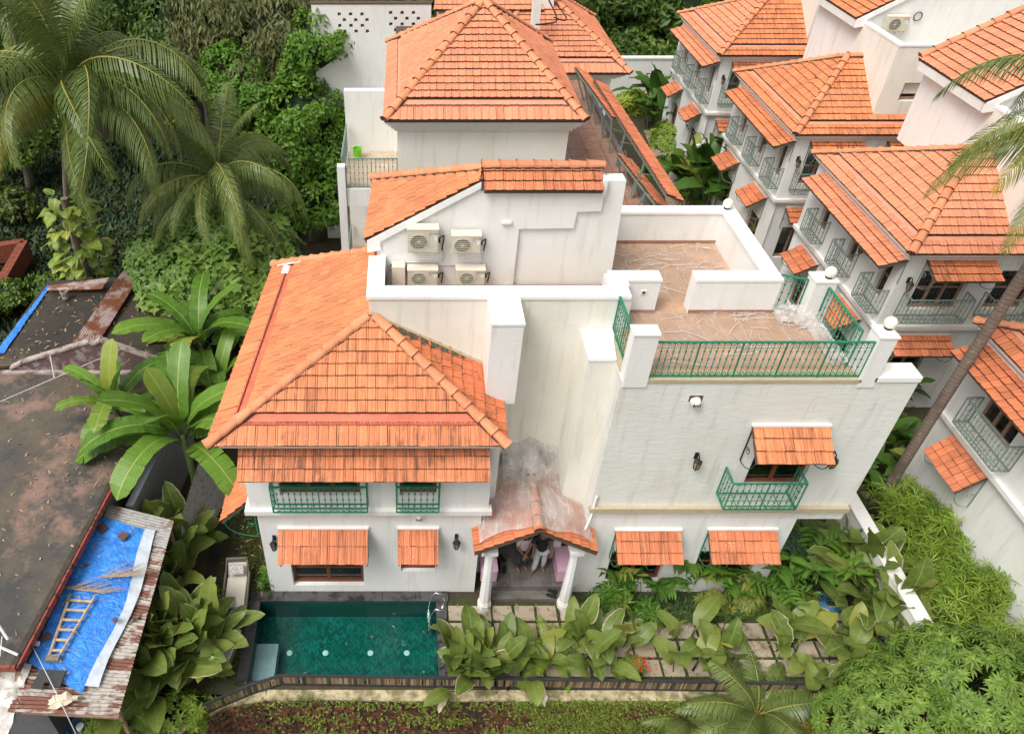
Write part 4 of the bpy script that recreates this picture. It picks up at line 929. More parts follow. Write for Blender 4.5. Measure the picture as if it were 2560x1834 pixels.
# ---- bucket
t = thing('bucket', 'bright green plastic bucket on the rear balcony floor', 'bucket', (-1.48, 23.0, 7.0)); GB_ = plain('lime_plastic', (.22, .62, .05), .35)
m = MB(); m.lathe([(.11, 0), (.15, .30), (.165, .31), (.165, .33), (.14, .33), (.105, .03)], n=18); m.obj('bucket_body', GB_, t, smooth=False); m = MB(); m.tube([(.16*math.cos(a), .02, .33+.10*math.sin(a)) for a in [math.pi*k/10 for k in range(11)]], .008, 5); m.obj('handle', WHITE_TOP, t)
# ================================================================== REAR VILLA (tower with pyramid roof)
def hip(roof, rf, x0, x1, y0, y1, ez, apx, apy, az, mx, my, band=True, ridge_len=0, back=True):
    """four sided hip; the lowest course sits under a painted gutter band"""
    A = Vector((x0, y0, ez)); B = Vector((x1, y0, ez)); C = Vector((x1, y1, ez)); D = Vector((x0, y1, ez)); T = Vector((apx, apy, az)); T2 = Vector((apx+ridge_len, apy, az))
    ta, tb = .12, .165; up = Vector((0, 0, .04))
    if band:
        a, b, c, d = (lerp(p, q, ta) for p, q in ((A, T), (B, T2), (C, T2), (D, T))); a2, b2, c2, d2 = (lerp(p, q, tb)+up*.2 for p, q in ((A, T), (B, T2), (C, T2), (D, T)))
        rf.plane(roof, [A, B, b, a], mx, L=.50); rf.plane(roof, [A, D, d, a], my, L=.45); rf.plane(roof, [B, C, c, b], my, L=.45)
        mb = MB(); mb.face([a, b, b2, a2]); mb.face([a, a2, d2, d]); mb.face([b, c, c2, b2]); mb.obj('gutter_band', PINK_BAND, roof)
        fr = [a2+up, b2+up] + ([T2+up] if ridge_len else []) + [T+up]
        rf.plane(roof, fr, mx); rf.plane(roof, [a2+up, d2+up, T+up], my); rf.plane(roof, [b2+up, c2+up, T2+up], my)
    else:
        fr = [A, B] + ([T2] if ridge_len else []) + [T]
        rf.plane(roof, fr, mx); rf.plane(roof, [A, D, T], my); rf.plane(roof, [B, C, T2], my)
    if back:
        m = MB(); m.face([D, C, T2, T] if ridge_len else [D, C, T]); m.obj('back_slope', mx, roof)
    u2 = up*1.2
    rf.ridge(roof, A, T+u2); rf.ridge(roof, B, T2+u2); rf.ridge(roof, D, T+u2); rf.ridge(roof, C, T2+u2)
    if ridge_len: rf.ridge(roof, T+u2, T2+u2)
def cornice(parent, x0, x1, y0, y1, z, n=3, step=.10, h=.10, mat=TRIM):
    m = MB()
    for k in range(n): d = step*(k+1); m.box(x0-d, x1+d, y0-d, y1+d, z+k*h, z+(k+1)*h-.003*0)
    m.obj('cornice', mat, parent)
rear = thing('villa', 'white villa behind the main one with tall tower and broad pyramid tile roof', 'villa')
rf = Roofer(); TY0 = 21.5
m = MB(); m.box(-.2, 4.8, TY0, 27.6, 0, 8.55); m.obj('tower_wall', WHITE_CREAM, rear); cornice(rear, -.2, 4.8, TY0, 27.6, 8.55, 4, .085, .1)
roof = MB().box(-.5, 5.1, 21.3, 27.8, 8.90, 8.96).obj('roof', TRIM, rear)
hip(roof, rf, -.56, 5.14, 21.05, 28.1, 9.0, 2.42, 25.0, 11.1, TXN, TYN)
m = MB(); m.box(4.8, 7.0, 17.6, 30, 0, 6.95); m.obj('wall', WHITE, rear); tiled_floor(rear, 4.8, 6.98, 17.6, 30, 7.0, .55, TERR2, grout=plain('dark_grout', (.08, .05, .04), .6))
m = MB(); m.box(6.86, 7.0, 17.6, 30, 6.95, 7.12); m.obj('terrace_kerb', GSTONE, rear)
# left balconies
m = MB(); m.box(-1.85, -.2, 20.9, 23.56, 6.6, 6.95); m.box(-1.85, -.2, 20.9, 23.56, 3.2, 3.46); m.obj('balcony_slab', WHITE, rear)
m = MB(); m.box(-1.95, -1.72, 20.75, 20.98, 0, 7.75); m.obj('balcony_pillar', WHITE, rear); m = MB(); m.box(-1.85, -.2, 23.5, 23.75, 0, 8.95); m.obj('balcony_wall', WHITE, rear)
m = MB(); m.box(-1.84, -.2, 20.82, 20.90, 6.45, 7.02); m.obj('slab_edge', WHITE, rear)
tiled_floor(rear, -1.8, -.22, 20.95, 23.5, 7.0, .33, BEIGE_T); tiled_floor(rear, -1.8, -.22, 20.95, 23.5, 3.5, .4, TERR)
railing(rear, (-1.7, 20.88, 7.02), (-.2, 20.88, 7.02), .92, GREY_GREEN, posts=2); railing(rear, (-1.82, 23.4, 7.02), (-1.82, 21.0, 7.02), .92, GREY_GREEN, posts=2); railing(rear, (-1.82, 23.4, 3.5), (-1.82, 21.0, 3.5), .92, GREY_GREEN, posts=2)
# hung tile screens along the terrace edge
for (a, b, wd) in ((P(1485, 200, z=8.2), P(1668, 487, z=8.2), .75), (P(1437, 168, z=8.2), P(1528, 292, z=8.2), .7), (P(1543, 385, z=7.7), P(1640, 510, z=7.5), .7)):
    sc = MB().bar(a+Vector((0, 0, -.05)), b+Vector((0, 0, -.05)), .05).obj('awning', GREY_GREEN, rear)
    o_ = Vector((wd*.62, 0, -wd*.30)); rf.plane(sc, [b+o_, a+o_, a, b], TYR, 'awning_tile', deck=.03)
    n_ = 4
    for k in range(n_+1):
        p = lerp(a, b, k/n_); 
        if p.y > 18.4: MB().bar((6.62, p.y, 6.98), (p.x+.02, p.y, p.z-.05), .05).obj('post', GREY_GREEN, sc); MB().bar((6.62, p.y, 7.8), (p.x+.45, p.y, p.z-.5), .03).obj('strut', GREY_GREEN, sc)
m = MB(); m.box(4.9, 7.1, 17.4, 17.6, 6.2, 6.4); lowr = m.obj('roof', TRIM, rear); rf.plane(lowr, [(4.9, 17.35, 6.6), (6.6, 17.35, 6.6), (6.3, 18.6, 7.35), (4.9, 18.6, 7.35)], TXR)
rf.finish()
# ================================================================== FAR VILLA behind the tower
far = thing('villa', 'far white villa with clean tile roof and white column, partly hidden behind the tower roof', 'villa'); rf = Roofer()
m = MB(); m.box(3.6, 8.4, 31.4, 38, 0, 6.7); m.obj('wall', WHITE, far); cornice(far, 3.6, 8.45, 31.35, 38, 6.62, 3, .13, .1)
roof = MB().box(3, 8.8, 31, 38, 6.9, 6.94).obj('roof', TRIM, far)
hip(roof, rf, 2.6, 8.98, 30.75, 38.6, 7.0, 5.6, 34.5, 9.3, TXN, TYN)
m = MB(); m.box(8.0, 8.4, 31.3, 31.7, 0, 6.6); m.obj('column', WHITE, far); m = MB(); m.box(5.0, 5.3, 31.6, 32, 7, 10.2); m.box(5.3, 6.1, 33.4, 34.1, 8.6, 10.3); m.obj('wall', WHITE, far)
rf.plane(roof, [(1.2, 33.2, 8.7), (5.7, 33.2, 8.7), (5.4, 35, 9.9), (1.5, 35, 9.9)], TXN); m = MB(); m.box(1.4, 5.5, 33.5, 35, 7.2, 8.66); m.obj('wall', TRIM, far)
HP = []
for i, row in enumerate(((0, 1, 2), (0, 1, 2), (0, 1, 2), (0, 1, 2))):
    for k in range(3):
        HP.append((-2.45+.42*k+(.18 if i % 2 else 0), 9.35-.2*i)); HP.append((-.55+.42*k+(.18 if i % 2 else 0), 9.4-.2*i))
m = MB(); facade(m, (-3.4, 30), (1, 0), (0, -1), 0, 4.4, 0, 9.75, holes=[(x+3.4, x+3.52, z, z+.12) for x, z in HP], depth=.25); m.box(-3.4, 1.0, 30.26, 30.3, 0, 9.75, 1); m.box(-3.42, 1.02, 29.98, 30.3, 9.76, 9.80, 1); m.obj('wall', [WHITE, MORTAR], far, recalc=False)
m = MB(); m.box(-.2, .75, 29.2, 30, 0, 8.9); m.obj('wall', WHITE, far); m = MB(); m.box(-.3, .85, 29.1, 29.98, 8.9, 9.0); m.obj('coping', MORTAR, far)
TEAL = plain('teal_paint', (.02, .22, .25), .5)
MB().box(-2.4, 1, 34, 34.2, 9.0, 10.8).obj('far_wall', TEAL, far)
rf.finish()
WIRE = plain('black_cable', (.02, .02, .02), .6)
def cable(pts, r, label, mat=WIRE):
    return tag(MB().tube(pts, r, 5).obj('cable', mat, smooth=True), label, 'cable')
def curve(pts, n=8):
    pts = [Vector(p) for p in pts]; out = []
    for i in range(len(pts)-1):
        p0, p1, p2, p3 = pts[max(i-1, 0)], pts[i], pts[i+1], pts[min(i+2, len(pts)-1)]
        for k in range(n):
            t = k/n; out.append(.5*((2*p1)+(p2-p0)*t+(2*p0-5*p1+4*p2-p3)*t*t+(3*p1-p0-3*p2+p3)*t**3))
    return out+[pts[-1]]
cable(curve([P(1372, 0, z=9.3), P(1392, 50, z=9.0), P(1362, 60, z=9.1), P(1340, 62, z=9.2)]), .03, 'black cable looped over the far villa roof')
cable(curve([P(1385, 5, z=9.4), P(1412, 38, z=9.0), P(1412, 52, z=8.9), P(1384, 44, z=9.1)]), .025, 'second black cable curling over the far roof hip')
# ================================================================== NEIGHBOUR VILLAS on the right
NEI = {}
def neighbour(key, yf, label, apx=16.5, apdy=2.3, az=8.1, blockx=17.05, gdy=3.0, mats=(TXN, TYN), ridge=0, wide=None, front=True, three=True, old=TXM):
    v = thing('villa', label, 'villa'); rf = Roofer(260); X = 14.45; yb = yf+6.15; XR = 22.5
    hl = []      # holes of the left facade, u measured from the back corner towards the camera
    wins = [(4.95, .50), (2.85, .50), (.95, .50)] if three else [(5.1, 1.25)]
    m = MB(); facade(m, (X+.08, yb), (0, -1), (-1, 0), 0, yb-yf, 0, 3.38, holes=[(yb-yf-5.2, yb-yf-4.2, .8, 2.1), (yb-yf-2.0, yb-yf-.9, .8, 2.1)] if three else [])
    facade(m, (X, yb), (0, -1), (-1, 0), 0, yb-yf, 3.5, 6.15, holes=[(yb-yf-a, yb-yf-a+b, 4.15, 5.45) for a, b in wins])
    fh = [(.62, 2.1, 4.1, 5.45), (2.9, 4.1, 4.1, 5.45)]
    facade(m, (X, yf), (1, 0), (0, -1), 0, XR-X, 3.5, 6.15, holes=fh if front else []); facade(m, (X+.08, yf+.08), (1, 0), (0, -1), 0, XR-X, 0, 3.38, holes=[(.6, 2.0, .8, 2.2)] if front else [])
    m.face([(X, yb, 0), (XR, yb, 0), (XR, yb, 6.15), (X, yb, 6.15)]); m.obj('wall', WHITE, v, recalc=False)
    m = MB(); m.box(X-.10, XR, yf-.10, yb+.1, 3.38, 3.5); m.box(X-.05, XR, yf-.05, yb+.05, 3.30, 3.38); m.obj('belt_course', TRIM, v)
    cornice(v, X, XR, yf, yb, 5.93, 3, .07, .075)
    for a, b in wins: window(v, (X, yf+a, 4.15), -math.pi/2, b, 1.3, 1 if three else 3, 2, PALE_WOOD, depth=.2, curtain=three)
    if three: window(v, (X+.08, yf+5.2, .8), -math.pi/2, 1.0, 1.3, 2, 2, PALE_WOOD); window(v, (X+.08, yf+2.0, .8), -math.pi/2, 1.1, 1.3, 2, 2, PALE_WOOD)
    if front:
        window(v, (X+.62, yf, 4.1), 0, 1.48, 1.35, 3, 2, PALE_WOOD); window(v, (X+2.9, yf, 4.1), 0, 1.2, 1.35, 2, 2, PALE_WOOD); window(v, (X+.68, yf+.08, .8), 0, 1.4, 1.4, 3, 1, PALE_WOOD)
        awning(v, rf, (X+.52, yf, 5.84), 0, 1.95, .33, .70, old, 3, GREY_GREEN); awning(v, rf, (X+3.35, yf, 5.84), 0, 1.3, .33, .70, old, 3, GREY_GREEN); awning(v, rf, (X+.5, yf+.06, 3.1), 0, 1.9, .33, .72, TXR, 3, GREY_GREEN)
        juliet(v, (X+.35, yf, 3.9), 0, 1.85, .45, .82, GREY_GREEN, posts=2); juliet(v, (X+2.75, yf, 3.9), 0, 1.5, .45, .82, GREY_GREEN, posts=2)
        lantern((X+.28, yf, 5.0), 0, 'black lantern beside the front upper window of the '+key+' villa on the right')
    if three:
        for a in (5.2, 3.12, 1.12): juliet(v, (X, yf+a, 3.85), -math.pi/2, .98, .40, .82, GREY_GREEN, posts=1)
        awning(v, rf, (X, yf+5.55, 5.84), -math.pi/2, 5.6, .26, .78, mats[1], 3, GREY_GREEN, arcs=False)
        for a, wd in ((5.4, 1.35), (2.2, 1.4)): awning(v, rf, (X+.06, yf+a, 3.1), -math.pi/2, wd, .42, .72, TYR, 3, GREY_GREEN)
        lantern((X, yf+1.9, 5.0), -math.pi/2, 'black lantern on the left side wall between balconies of the '+key+' villa on the right')
    else:
        juliet(v, (X, 14.15, 3.9), -math.pi/2, 1.7, .42, .82, GREY_GREEN, posts=2); awning(v, rf, (X, 14.95, 5.84), -math.pi/2, 3.6, .30, .80, TYR, 4, GREY_GREEN, arcs=False); awning(v, rf, (X+.06, 14.3, 3.3), -math.pi/2, 1.5, .62, .62, TYR, 4, GREY_GREEN)
    roof = MB().box(X-.1, 20, yf-.2, yb, 6.14, 6.17).obj('roof', TRIM, v)
    x0, y0, y1, ez = X-.27, yf-.33, yb+.15, 6.2; T = Vector((apx, yf+apdy, az)); up = Vector((0, 0, .04))
    A, D = Vector((x0, y0, ez)), Vector((x0, y1, ez)); E = Vector((20.5, y0, ez)); a, d = lerp(A, T, .13), lerp(D, T, .13); a2, d2 = lerp(A, T, .17), lerp(D, T, .17)
    sl = (T.z-ez)/(T.y-y0)
    def fr(x, z): return Vector((x, y0+(z-ez)/sl, z))
    rf.plane(roof, [A, E, fr(20.5, a.z), a], mats[0]); rf.plane(roof, [A, D, d, a], mats[1])
    m = MB(); m.face([a, fr(20.5, a.z), fr(20.5, a2.z), a2]); m.face([a+up*.4, a2+up*.4, d2+up*.4, d+up*.4]); m.obj('gutter_band', PINK_BAND, roof)
    zb = ez+sl*(yf+.3-y0)
    rf.plane(roof, [a2+up, fr(blockx, a2.z)+up, Vector((blockx, T.y, T.z))+up, T+up], mats[0]); rf.plane(roof, [fr(blockx, a2.z)+up, fr(20.5, a2.z)+up, fr(20.5, zb)+up, fr(blockx, zb)+up], mats[0])
    rf.plane(roof, [a2+up, d2+up, T+up], mats[1], slip=((3, 5), (3, 6), (5, 8), (6, 9), (6, 10), (4, 16)) if key == 'second' else ())
    rf.ridge(roof, A, T+up); rf.ridge(roof, D, T+up); rf.ridge(roof, T+up, (blockx, T.y, T.z+.04))
    m = MB(); m.face([D, Vector((blockx, y1, ez)), Vector((blockx, T.y, T.z)), T]); m.obj('back_slope', mats[0], roof)
    # tall rear block with parapet and gable
    yk = yf+.3
    m = MB(); facade(m, (blockx, yk), (1, 0), (0, -1), 0, 6.5, 3.4, 9.1, holes=[(.72, 1.5, 7.2, 7.85)] if key == 'second' else [], depth=.3); facade(m, (blockx, yf+gdy), (0, -1), (-1, 0), 0, gdy-.3, 3.4, 9.1)
    m.face([(blockx+.2, yk+.2, 7.4), (blockx+6.5, yk+.2, 7.4), (blockx+6.5, yk+.2, 9.1), (blockx+.2, yk+.2, 9.1)]); m.face([(blockx+.2, yk+.2, 7.4), (blockx+.2, yf+gdy, 7.4), (blockx+.2, yf+gdy, 9.1), (blockx+.2, yk+.2, 9.1)]); m.face([(blockx, yk, 7.9), (blockx+6.5, yk, 7.9), (blockx+6.5, yf+gdy, 7.9), (blockx, yf+gdy, 7.9)])
    m.obj('wall', WHITE_CREAM, v, recalc=False)
    m = MB(); m.box(blockx-.02, blockx+6.5, yk-.03, yk+.21, 9.1, 9.17); m.box(blockx-.02, blockx+.22, yk+.21, yf+gdy, 9.1, 9.17); m.obj('parapet_cap', WHITE_TOP, v)
    if key == 'second': window(v, (blockx+.72, yk, 7.2), 0, .78, .65, 1, 1, PALE_WOOD, depth=.25, curtain=False)
    gy = yf+gdy; tx, tz = 16.95, 9.32
    m = MB(); m.prism([(tx+.1, 6.6), (blockx+6.5, 6.6), (blockx+6.5, 10.4), (tx+2.4, tz+1.35), (tx+.1, tz+.02)], 'y', gy, gy+3.6); m.obj('wall', WHITE, v)
    r2 = MB().box(tx+.2, tx+.4, gy+.2, gy+.4, 8, 8.1).obj('roof', TRIM, v); rf.plane(r2, [(tx-.25, gy-.06, tz-.05), (tx-.25, gy+3.7, tz-.05), (tx+2.4, gy+3.7, tz+1.43), (tx+2.4, gy-.06, tz+1.43)], mats[1])
    rf.ridge(r2, (tx-.2, gy+3.7, tz), (tx+2.4, gy+3.7, tz+1.46)); m = MB(); m.prism([(tx-.22, tz-.36), (tx+.15, tz-.30), (tx+.15, tz-.06), (tx+2.4, tz+1.22), (tx+2.4, tz+1.38), (tx-.22, tz-.07)], 'y', gy-.1, gy+.02); m.obj('rake_board', WHITE_TOP, v)
    m = MB(); m.box(tx-.22, tx+.1, gy, gy+3.6, tz-.36, tz-.10); m.obj('cornice', TRIM, v)
    rf.finish(); return v
neighbour('nearest', 18.81, 'third white villa in the right hand row, its clean tile roof crossed by palm fronds', ridge=0)
neighbour('second', 27.0, 'second villa in the right hand row with slipped broken tiles on its roof', mats=(TX, TY))
neighbour('furthest', 35.74, 'furthest villa in the right hand row, beside the dark trees at the back', apx=16.9, blockx=18.2, mats=(TX, TYN))
neighbour('corner', 9.0, 'nearest villa at the lower right edge, seen beside the leaning palm trunk', front=False, three=False, mats=(TXR, TYR))
m = thing('villa', 'upper white walls of a further villa in the top right corner', 'villa'); MB().box(21.5, 30, 30.5, 40, 0, 9.75).obj('wall', WHITE, m); MB().box(21.5, 30, 30.3, 30.5, 9.75, 9.85).obj('parapet_cap', TRIM, m); MB().box(19.2, 30, 37, 44, 0, 11.5).obj('wall', WHITE_CREAM, m)
railing(m, (24.2, 30.2, 7.6), (26.5, 30.2, 7.6), 1, GREY_GREEN, posts=2)
# garden arch
t = thing('garden_arch', 'white plastered garden gate arch between the shrubs', 'arch', (15.3-.9, 34.6, 0)); m = MB()
for k in range(12):
    a0, a1 = math.pi*k/12, math.pi*(k+1)/12
    def q(r, a, y): return (-math.cos(a)*r, y, 1.5+math.sin(a)*r*1.05)
    for y in (0, .35): m.face([q(.55, a0, y), q(.55, a1, y), q(.92, a1, y), q(.92, a0, y)])
    m.face([q(.92, a0, 0), q(.92, a1, 0), q(.92, a1, .35), q(.92, a0, .35)]); m.face([q(.55, a0, 0), q(.55, a1, 0), q(.55, a1, .35), q(.55, a0, .35)])
m.box(-.92, -.55, 0, .35, 0, 1.5); m.box(.55, .92, 0, .35, 0, 1.5); m.box(-1.4, -.92, .05, .3, 0, 1.5); m.obj('arch_wall', WHITE, t); MB().box(-.55, .55, .15, .2, 0, 1.9).obj('gate_door', WOOD, t)
# ================================================================== AIR CONDITIONER UNITS
ACW = plain('aged_cream_metal', (.58, .53, .42), .5, var=.08, scale=5); ACT = plain('pinkish_cream_metal', (.74, .64, .52), .5, var=.05, scale=8); GRILL = plain('fan_shadow_green', (.085, .08, .055), .6); REDL = plain('logo_red', (.6, .02, .02), .4); BLUEL = plain('sticker_blue', (.08, .25, .6), .4); INK = plain('ink', (.03, .03, .03), .5)
STK = plain('sticker_white', (.7, .75, .78), .4); PIPE = plain('grey_pipe', (.66, .66, .66), .4)
def text_mesh(s, size):
    c = bpy.data.curves.new('t', 'FONT'); c.body = s; c.size = size; c.extrude = .001
    o = bpy.data.objects.new('t', c); COL.objects.link(o); bpy.context.view_layer.update()
    me = bpy.data.meshes.new_from_object(o.evaluated_get(bpy.context.evaluated_depsgraph_get())); bpy.data.objects.remove(o); return me
LOGO_T = text_mesh('MITSUBISHI', .040); R32 = text_mesh('R32', .03)
def ac_unit(loc, w, h, d, label, rz=0):
    t = thing('air_conditioner', label, 'air conditioner', loc, rz, 'cream outdoor air conditioner units')
    MB().box(0, w, -d, -.08, 0, h-.02).obj('casing', ACW, t, bevel=.012); MB().box(-.012, w+.012, -d-.012, -.07, h-.02, h+.015).obj('lid', ACT, t, bevel=.008)
    cx, cz, r = w*.37, h*.48, min(h*.40, w*.28); m = MB(); m.box(w*.05, w*.69, -d-.008, -d, h*.06, h*.94); m.obj('fan_panel', ACW, t)
    def disc(r0, r1, y, mat, nm, th=.006):
        m = MB(); n_ = 28
        for k in range(n_):
            a, b = 2*math.pi*k/n_, 2*math.pi*(k+1)/n_
            if r0 > 0: m.face([(cx+r0*math.cos(a), y, cz+r0*math.sin(a)), (cx+r1*math.cos(a), y, cz+r1*math.sin(a)), (cx+r1*math.cos(b), y, cz+r1*math.sin(b)), (cx+r0*math.cos(b), y, cz+r0*math.sin(b))])
            else: m.face([(cx, y, cz), (cx+r1*math.cos(a), y, cz+r1*math.sin(a)), (cx+r1*math.cos(b), y, cz+r1*math.sin(b))])
        return m.obj(nm, mat, t, recalc=False)
    disc(0, r, -d-.010, GRILL, 'fan_opening'); disc(0, r*.16, -d-.016, ACW, 'fan_hub')
    g = MB()
    for k in range(-3, 4): z = k*r/3.6; ww = math.sqrt(max(0, r*r-z*z)); g.box(cx-ww, cx+ww, -d-.022, -d-.014, cz+z-.005, cz+z+.005)
    for k in range(24): a = 2*math.pi*k/24; g.bar((cx+r*.16*math.cos(a), -d-.018, cz+r*.16*math.sin(a)), (cx+r*math.cos(a), -d-.018, cz+r*math.sin(a)), .003)
    g.tube([(cx+r*math.cos(a), -d-.014, cz+r*math.sin(a)) for a in [2*math.pi*k/28 for k in range(29)]], .008, 5, cap=False); g.obj('fan_grille', ACW, t)
    lx, lz = w*.745, h*.84; m = MB(); s = .018
    def dia(x, z, a):
        c_, s_ = math.cos(a), math.sin(a); pts = [(0, 0), (.5*s, .86*s), (0, 1.72*s), (-.5*s, .86*s)]
        m.face([(x+p*c_-q*s_, -d-.004, z+p*s_+q*c_) for p, q in pts])
    for a in (0, 2.094, 4.189): dia(lx, lz, a)
    m.obj('logo', REDL, t, recalc=False); o = obj('lettering', LOGO_T, t, INK, loc=(lx+.035, -d-.004, lz-.012), rot=(math.pi/2, 0, 0), scale=.7); o2 = obj('lettering', R32, t, BLUEL, loc=(lx-.02, -d-.004, lz-.06), rot=(math.pi/2, 0, 0), scale=1.1)
    MB().box(w*.87, w*.95, -d-.004, -d, h*.52, h*.70).obj('sticker', STK, t)
    m = MB(); m.bar((w*.2, 0, -.03), (w*.2, -d, -.03), .03); m.bar((w*.8, 0, -.03), (w*.8, -d, -.03), .03); m.box(w*.18, w*.22, -.02, 0, -.18, -.03); m.box(w*.78, w*.82, -.02, 0, -.18, -.03); m.obj('bracket', PIPE, t)
    m = MB(); m.box(w, w+.05, -d*.6, -d*.35, h*.3, h*.45); m.tube(curve([(w+.02, -d*.5, h*.45), (w+.12, -d*.4, h*.55), (w+.13, -.05, h*.3), (w+.1, -.05, -.1)]), .015, 6); m.obj('valve_cover', BLACK_METAL, t)
    return t
Yg = 15.0
for (u0, v0, u1, v1, lab) in ((1018, 574, 1097, 632, 'larger stained air conditioner at upper left of the gable wall'), (1128, 590, 1204, 634, 'air conditioner at upper right of the gable wall, rusty base'), (1019, 676, 1095, 714, 'lower left air conditioner just above the parapet with black pipe'), (1139, 676, 1214, 713, 'lower right air conditioner just above the parapet')):
    a = P(u0, v1, y=Yg-.33); b = P(u1, v0, y=Yg-.33); ac_unit((a.x, Yg, a.z), b.x-a.x, b.z-a.z, .33, lab)
def pz(u, v, d=.03): p = P(u, v, y=Yg-d); return p
cable([pz(985, 655), pz(1090, 655), pz(1103, 652), pz(1109, 640), pz(1109, 605)], .018, 'white pipe running under the upper left air conditioner', PIPE)
cable([pz(980, 661), pz(1120, 662), pz(1200, 658), pz(1206, 650), pz(1206, 632)], .018, 'white pipe running under the upper right air conditioner', PIPE)
cable([pz(966, 722), pz(970, 668), pz(976, 658), pz(1000, 656)], .020, 'white pipe dropping beside the parapet corner', PIPE)
cable([pz(1019, 673), pz(975, 668), pz(971, 690), pz(968, 722)], .014, 'thin cable bundle left of the lower left air conditioner', PIPE)
t = thing('utility_box', 'plain cream metal box standing in the parapet corner beside the air conditioners', 'box', (P(980, 688, y=14.7).x, 14.7, 7.4)); MB().box(0, .30, 0, .28, 0, .78).obj('casing', ACT, t, bevel=.01)
a = P(2180+40, 57, y=30.0); ac_unit((17.75, 30.0, 8.9), .78, .52, .33, 'air conditioner on the gable wall of the second villa at top right')
cable([(18.95+.15*math.cos(k*.5), 29.95, 9.35+.15*math.sin(k*.5)) for k in range(15)], .018, 'coil of black cable hanging on the white wall at top right')
# round vent caps / bulkhead lamps
def vent(p, label, y, kind='vent'):
    t = thing('vent_cap', label, 'vent', (p.x, y, p.z)); m = MB()
    for k in range(3): m.tube([(0, 0, 0), (0, -.10-.03*k, -.02)], [.11-.02*k, .10-.02*k], 14)
    m.obj('cap', TRIM, t); m = MB(); m.box(-.14, .14, -.006, 0, -.03, .13); m.obj('rust_stain', MORTAR, t)
    for k in range(5): MB().box(-.07+k*.03, -.055+k*.03, -.165, -.12, -.05, .02).obj('slot', BLACK_METAL, t)
vent(P(1738, 1000, y=Y1), 'round louvred vent cap high on the rough wall below the terrace railing', Y1); vent(P(1047, 1285, y=Y1), 'round vent cap on the left wing above the small awning', Y1)
t = thing('bulkhead_lamp', 'small oval bulkhead lamp on the white gable wall', 'lamp', P(1266, 555, y=15.0)); MB().box(-.12, .12, -.07, 0, -.05, .05).obj('lamp_body', GLOBE, t, bevel=.03)
t = thing('socket', 'small socket box on the low terrace wall', 'socket', P(1609, 730, y=14.02)); MB().box(-.06, .06, -.02, 0, -.05, .05).obj('cover', TRIM, t); MB().box(-.03, .03, -.026, -.019, -.03, .03).obj('socket_face', BLACK_METAL, t)
# ================================================================== SHED ROOFS on the left
def concrete(name, a, b, c, wet=.25):
    n = N(name); g = n.noise(.45, 6, None, .68, 0); h = n.noise(2.6, 6, None, .7)
    cc = n.mix(n.ramp(g, .40, .60), a, b); cc = n.mix(n.ramp(n.noise(.5, 5, n.pos((1, 1, 1), rot=(0, 0, .6)), .7, 0), .54, .64, 0, .9), cc, c); cc = n.mix(n.ramp(h, .50, .72, 0, .45), cc, (.030, .026, .022)); cc = n.mix(n.ramp(n.noise(14, 4), .60, .75, 0, .35), cc, (.26, .22, .16)); n.base(cc)
    n.set(roughness=n.ramp(h, .4, .65, wet, .7)); n.bump(h, .2, .03); return n.mat
CONC = concrete('wet_dark_concrete', (.052, .051, .050), (.12, .095, .065), (.26, .16, .12)); CONC2 = concrete('mossy_dark_concrete', (.035, .028, .020), (.055, .042, .026), (.12, .09, .055))
REDF = N('peeling_red_fascia'); g = REDF.noise(7, 5, None, .7); REDF.base(REDF.mix(REDF.ramp(g, .5, .58), (.32, .055, .035), (.04, .035, .02))); REDF.set(roughness=.7); REDF = REDF.mat
def rusty(name, paint=(.42, .38, .34), rust=(.17, .055, .03), lo=.42, hi=.50, sx=(1, 1, 1)):
    n = N(name); g = n.noise(1.3, 6, n.pos(sx), .7); c = n.mix(n.ramp(g, lo, hi), paint, rust); c = n.mix(n.ramp(n.noise(8, 5), .5, .7, 0, .6), c, (.06, .03, .02)); n.base(c); n.set(roughness=.6); return n.mat
RUST = rusty('rusted_sheet', lo=.48, hi=.53, sx=(.8, 2.5, 1)); RUST2 = rusty('grey_sheet', (.34, .33, .31), (.20, .12, .09), .55, .62); RUST3 = rusty('pink_rust_sheet', (.40, .30, .27), (.20, .07, .03), .47, .53)
def corrugated(parent, a, b, c, d, mat, pitch=.085, amp=.018, name='corrugated_sheet'):
    """sheet a-b-c-d; waves run parallel to a->b... ridges along a->b, repeated along a->d"""
    a, b, c, d = map(Vector, (a, b, c, d)); n_ = int((d-a).length/pitch)*6; mb = MB(); nz = Vector((0, 0, 1)); segs = 6
    for i in range(n_+1):
        t = i/n_; w_ = math.sin(i/6*2*math.pi)*amp
        for s in range(segs+1):
            p = lerp(lerp(a, d, t), lerp(b, c, t), s/segs); mb.v.append(tuple(p+nz*(w_+mnoise.noise(p*1.1)*.02)))
    for i in range(n_):
        for s in range(segs):
            k = i*(segs+1)+s; mb.f.append((k, k+1, k+segs+2, k+segs+1)); mb.m.append(0)
    return mb.obj(name, mat, parent, smooth=True, recalc=False)
shed = thing('concrete_roof_house', 'low house with flat dark wet concrete roof and peeling red edge at left', 'house')
e0, e1, e2 = Vector((-6.55, 17.2, 2.9)), Vector((-7.27, 13.27, 2.9)), Vector((-7.85, 8.0, 2.9))
def slab(name, pts, th, mat, parent): 
    mb = MB(); mb.prism([(p[0], p[1]) for p in pts], 'z', pts[0][2]-th, pts[0][2]); return mb.obj(name, mat, parent)
slab('roof', [e0, e1, e2, (-17, 8.0, 2.9), (-17, 17.25, 2.9)], .12, CONC, shed)
slab('wall', [(-6.75, 17.2, 2.78), (-7.45, 13.27, 2.78), (-8.0, 8.2, 2.78), (-16, 8.2, 2.78), (-16, 17.2, 2.78)], 5.1, plain('dull_grey_wall', (.14, .14, .15), .8), shed)
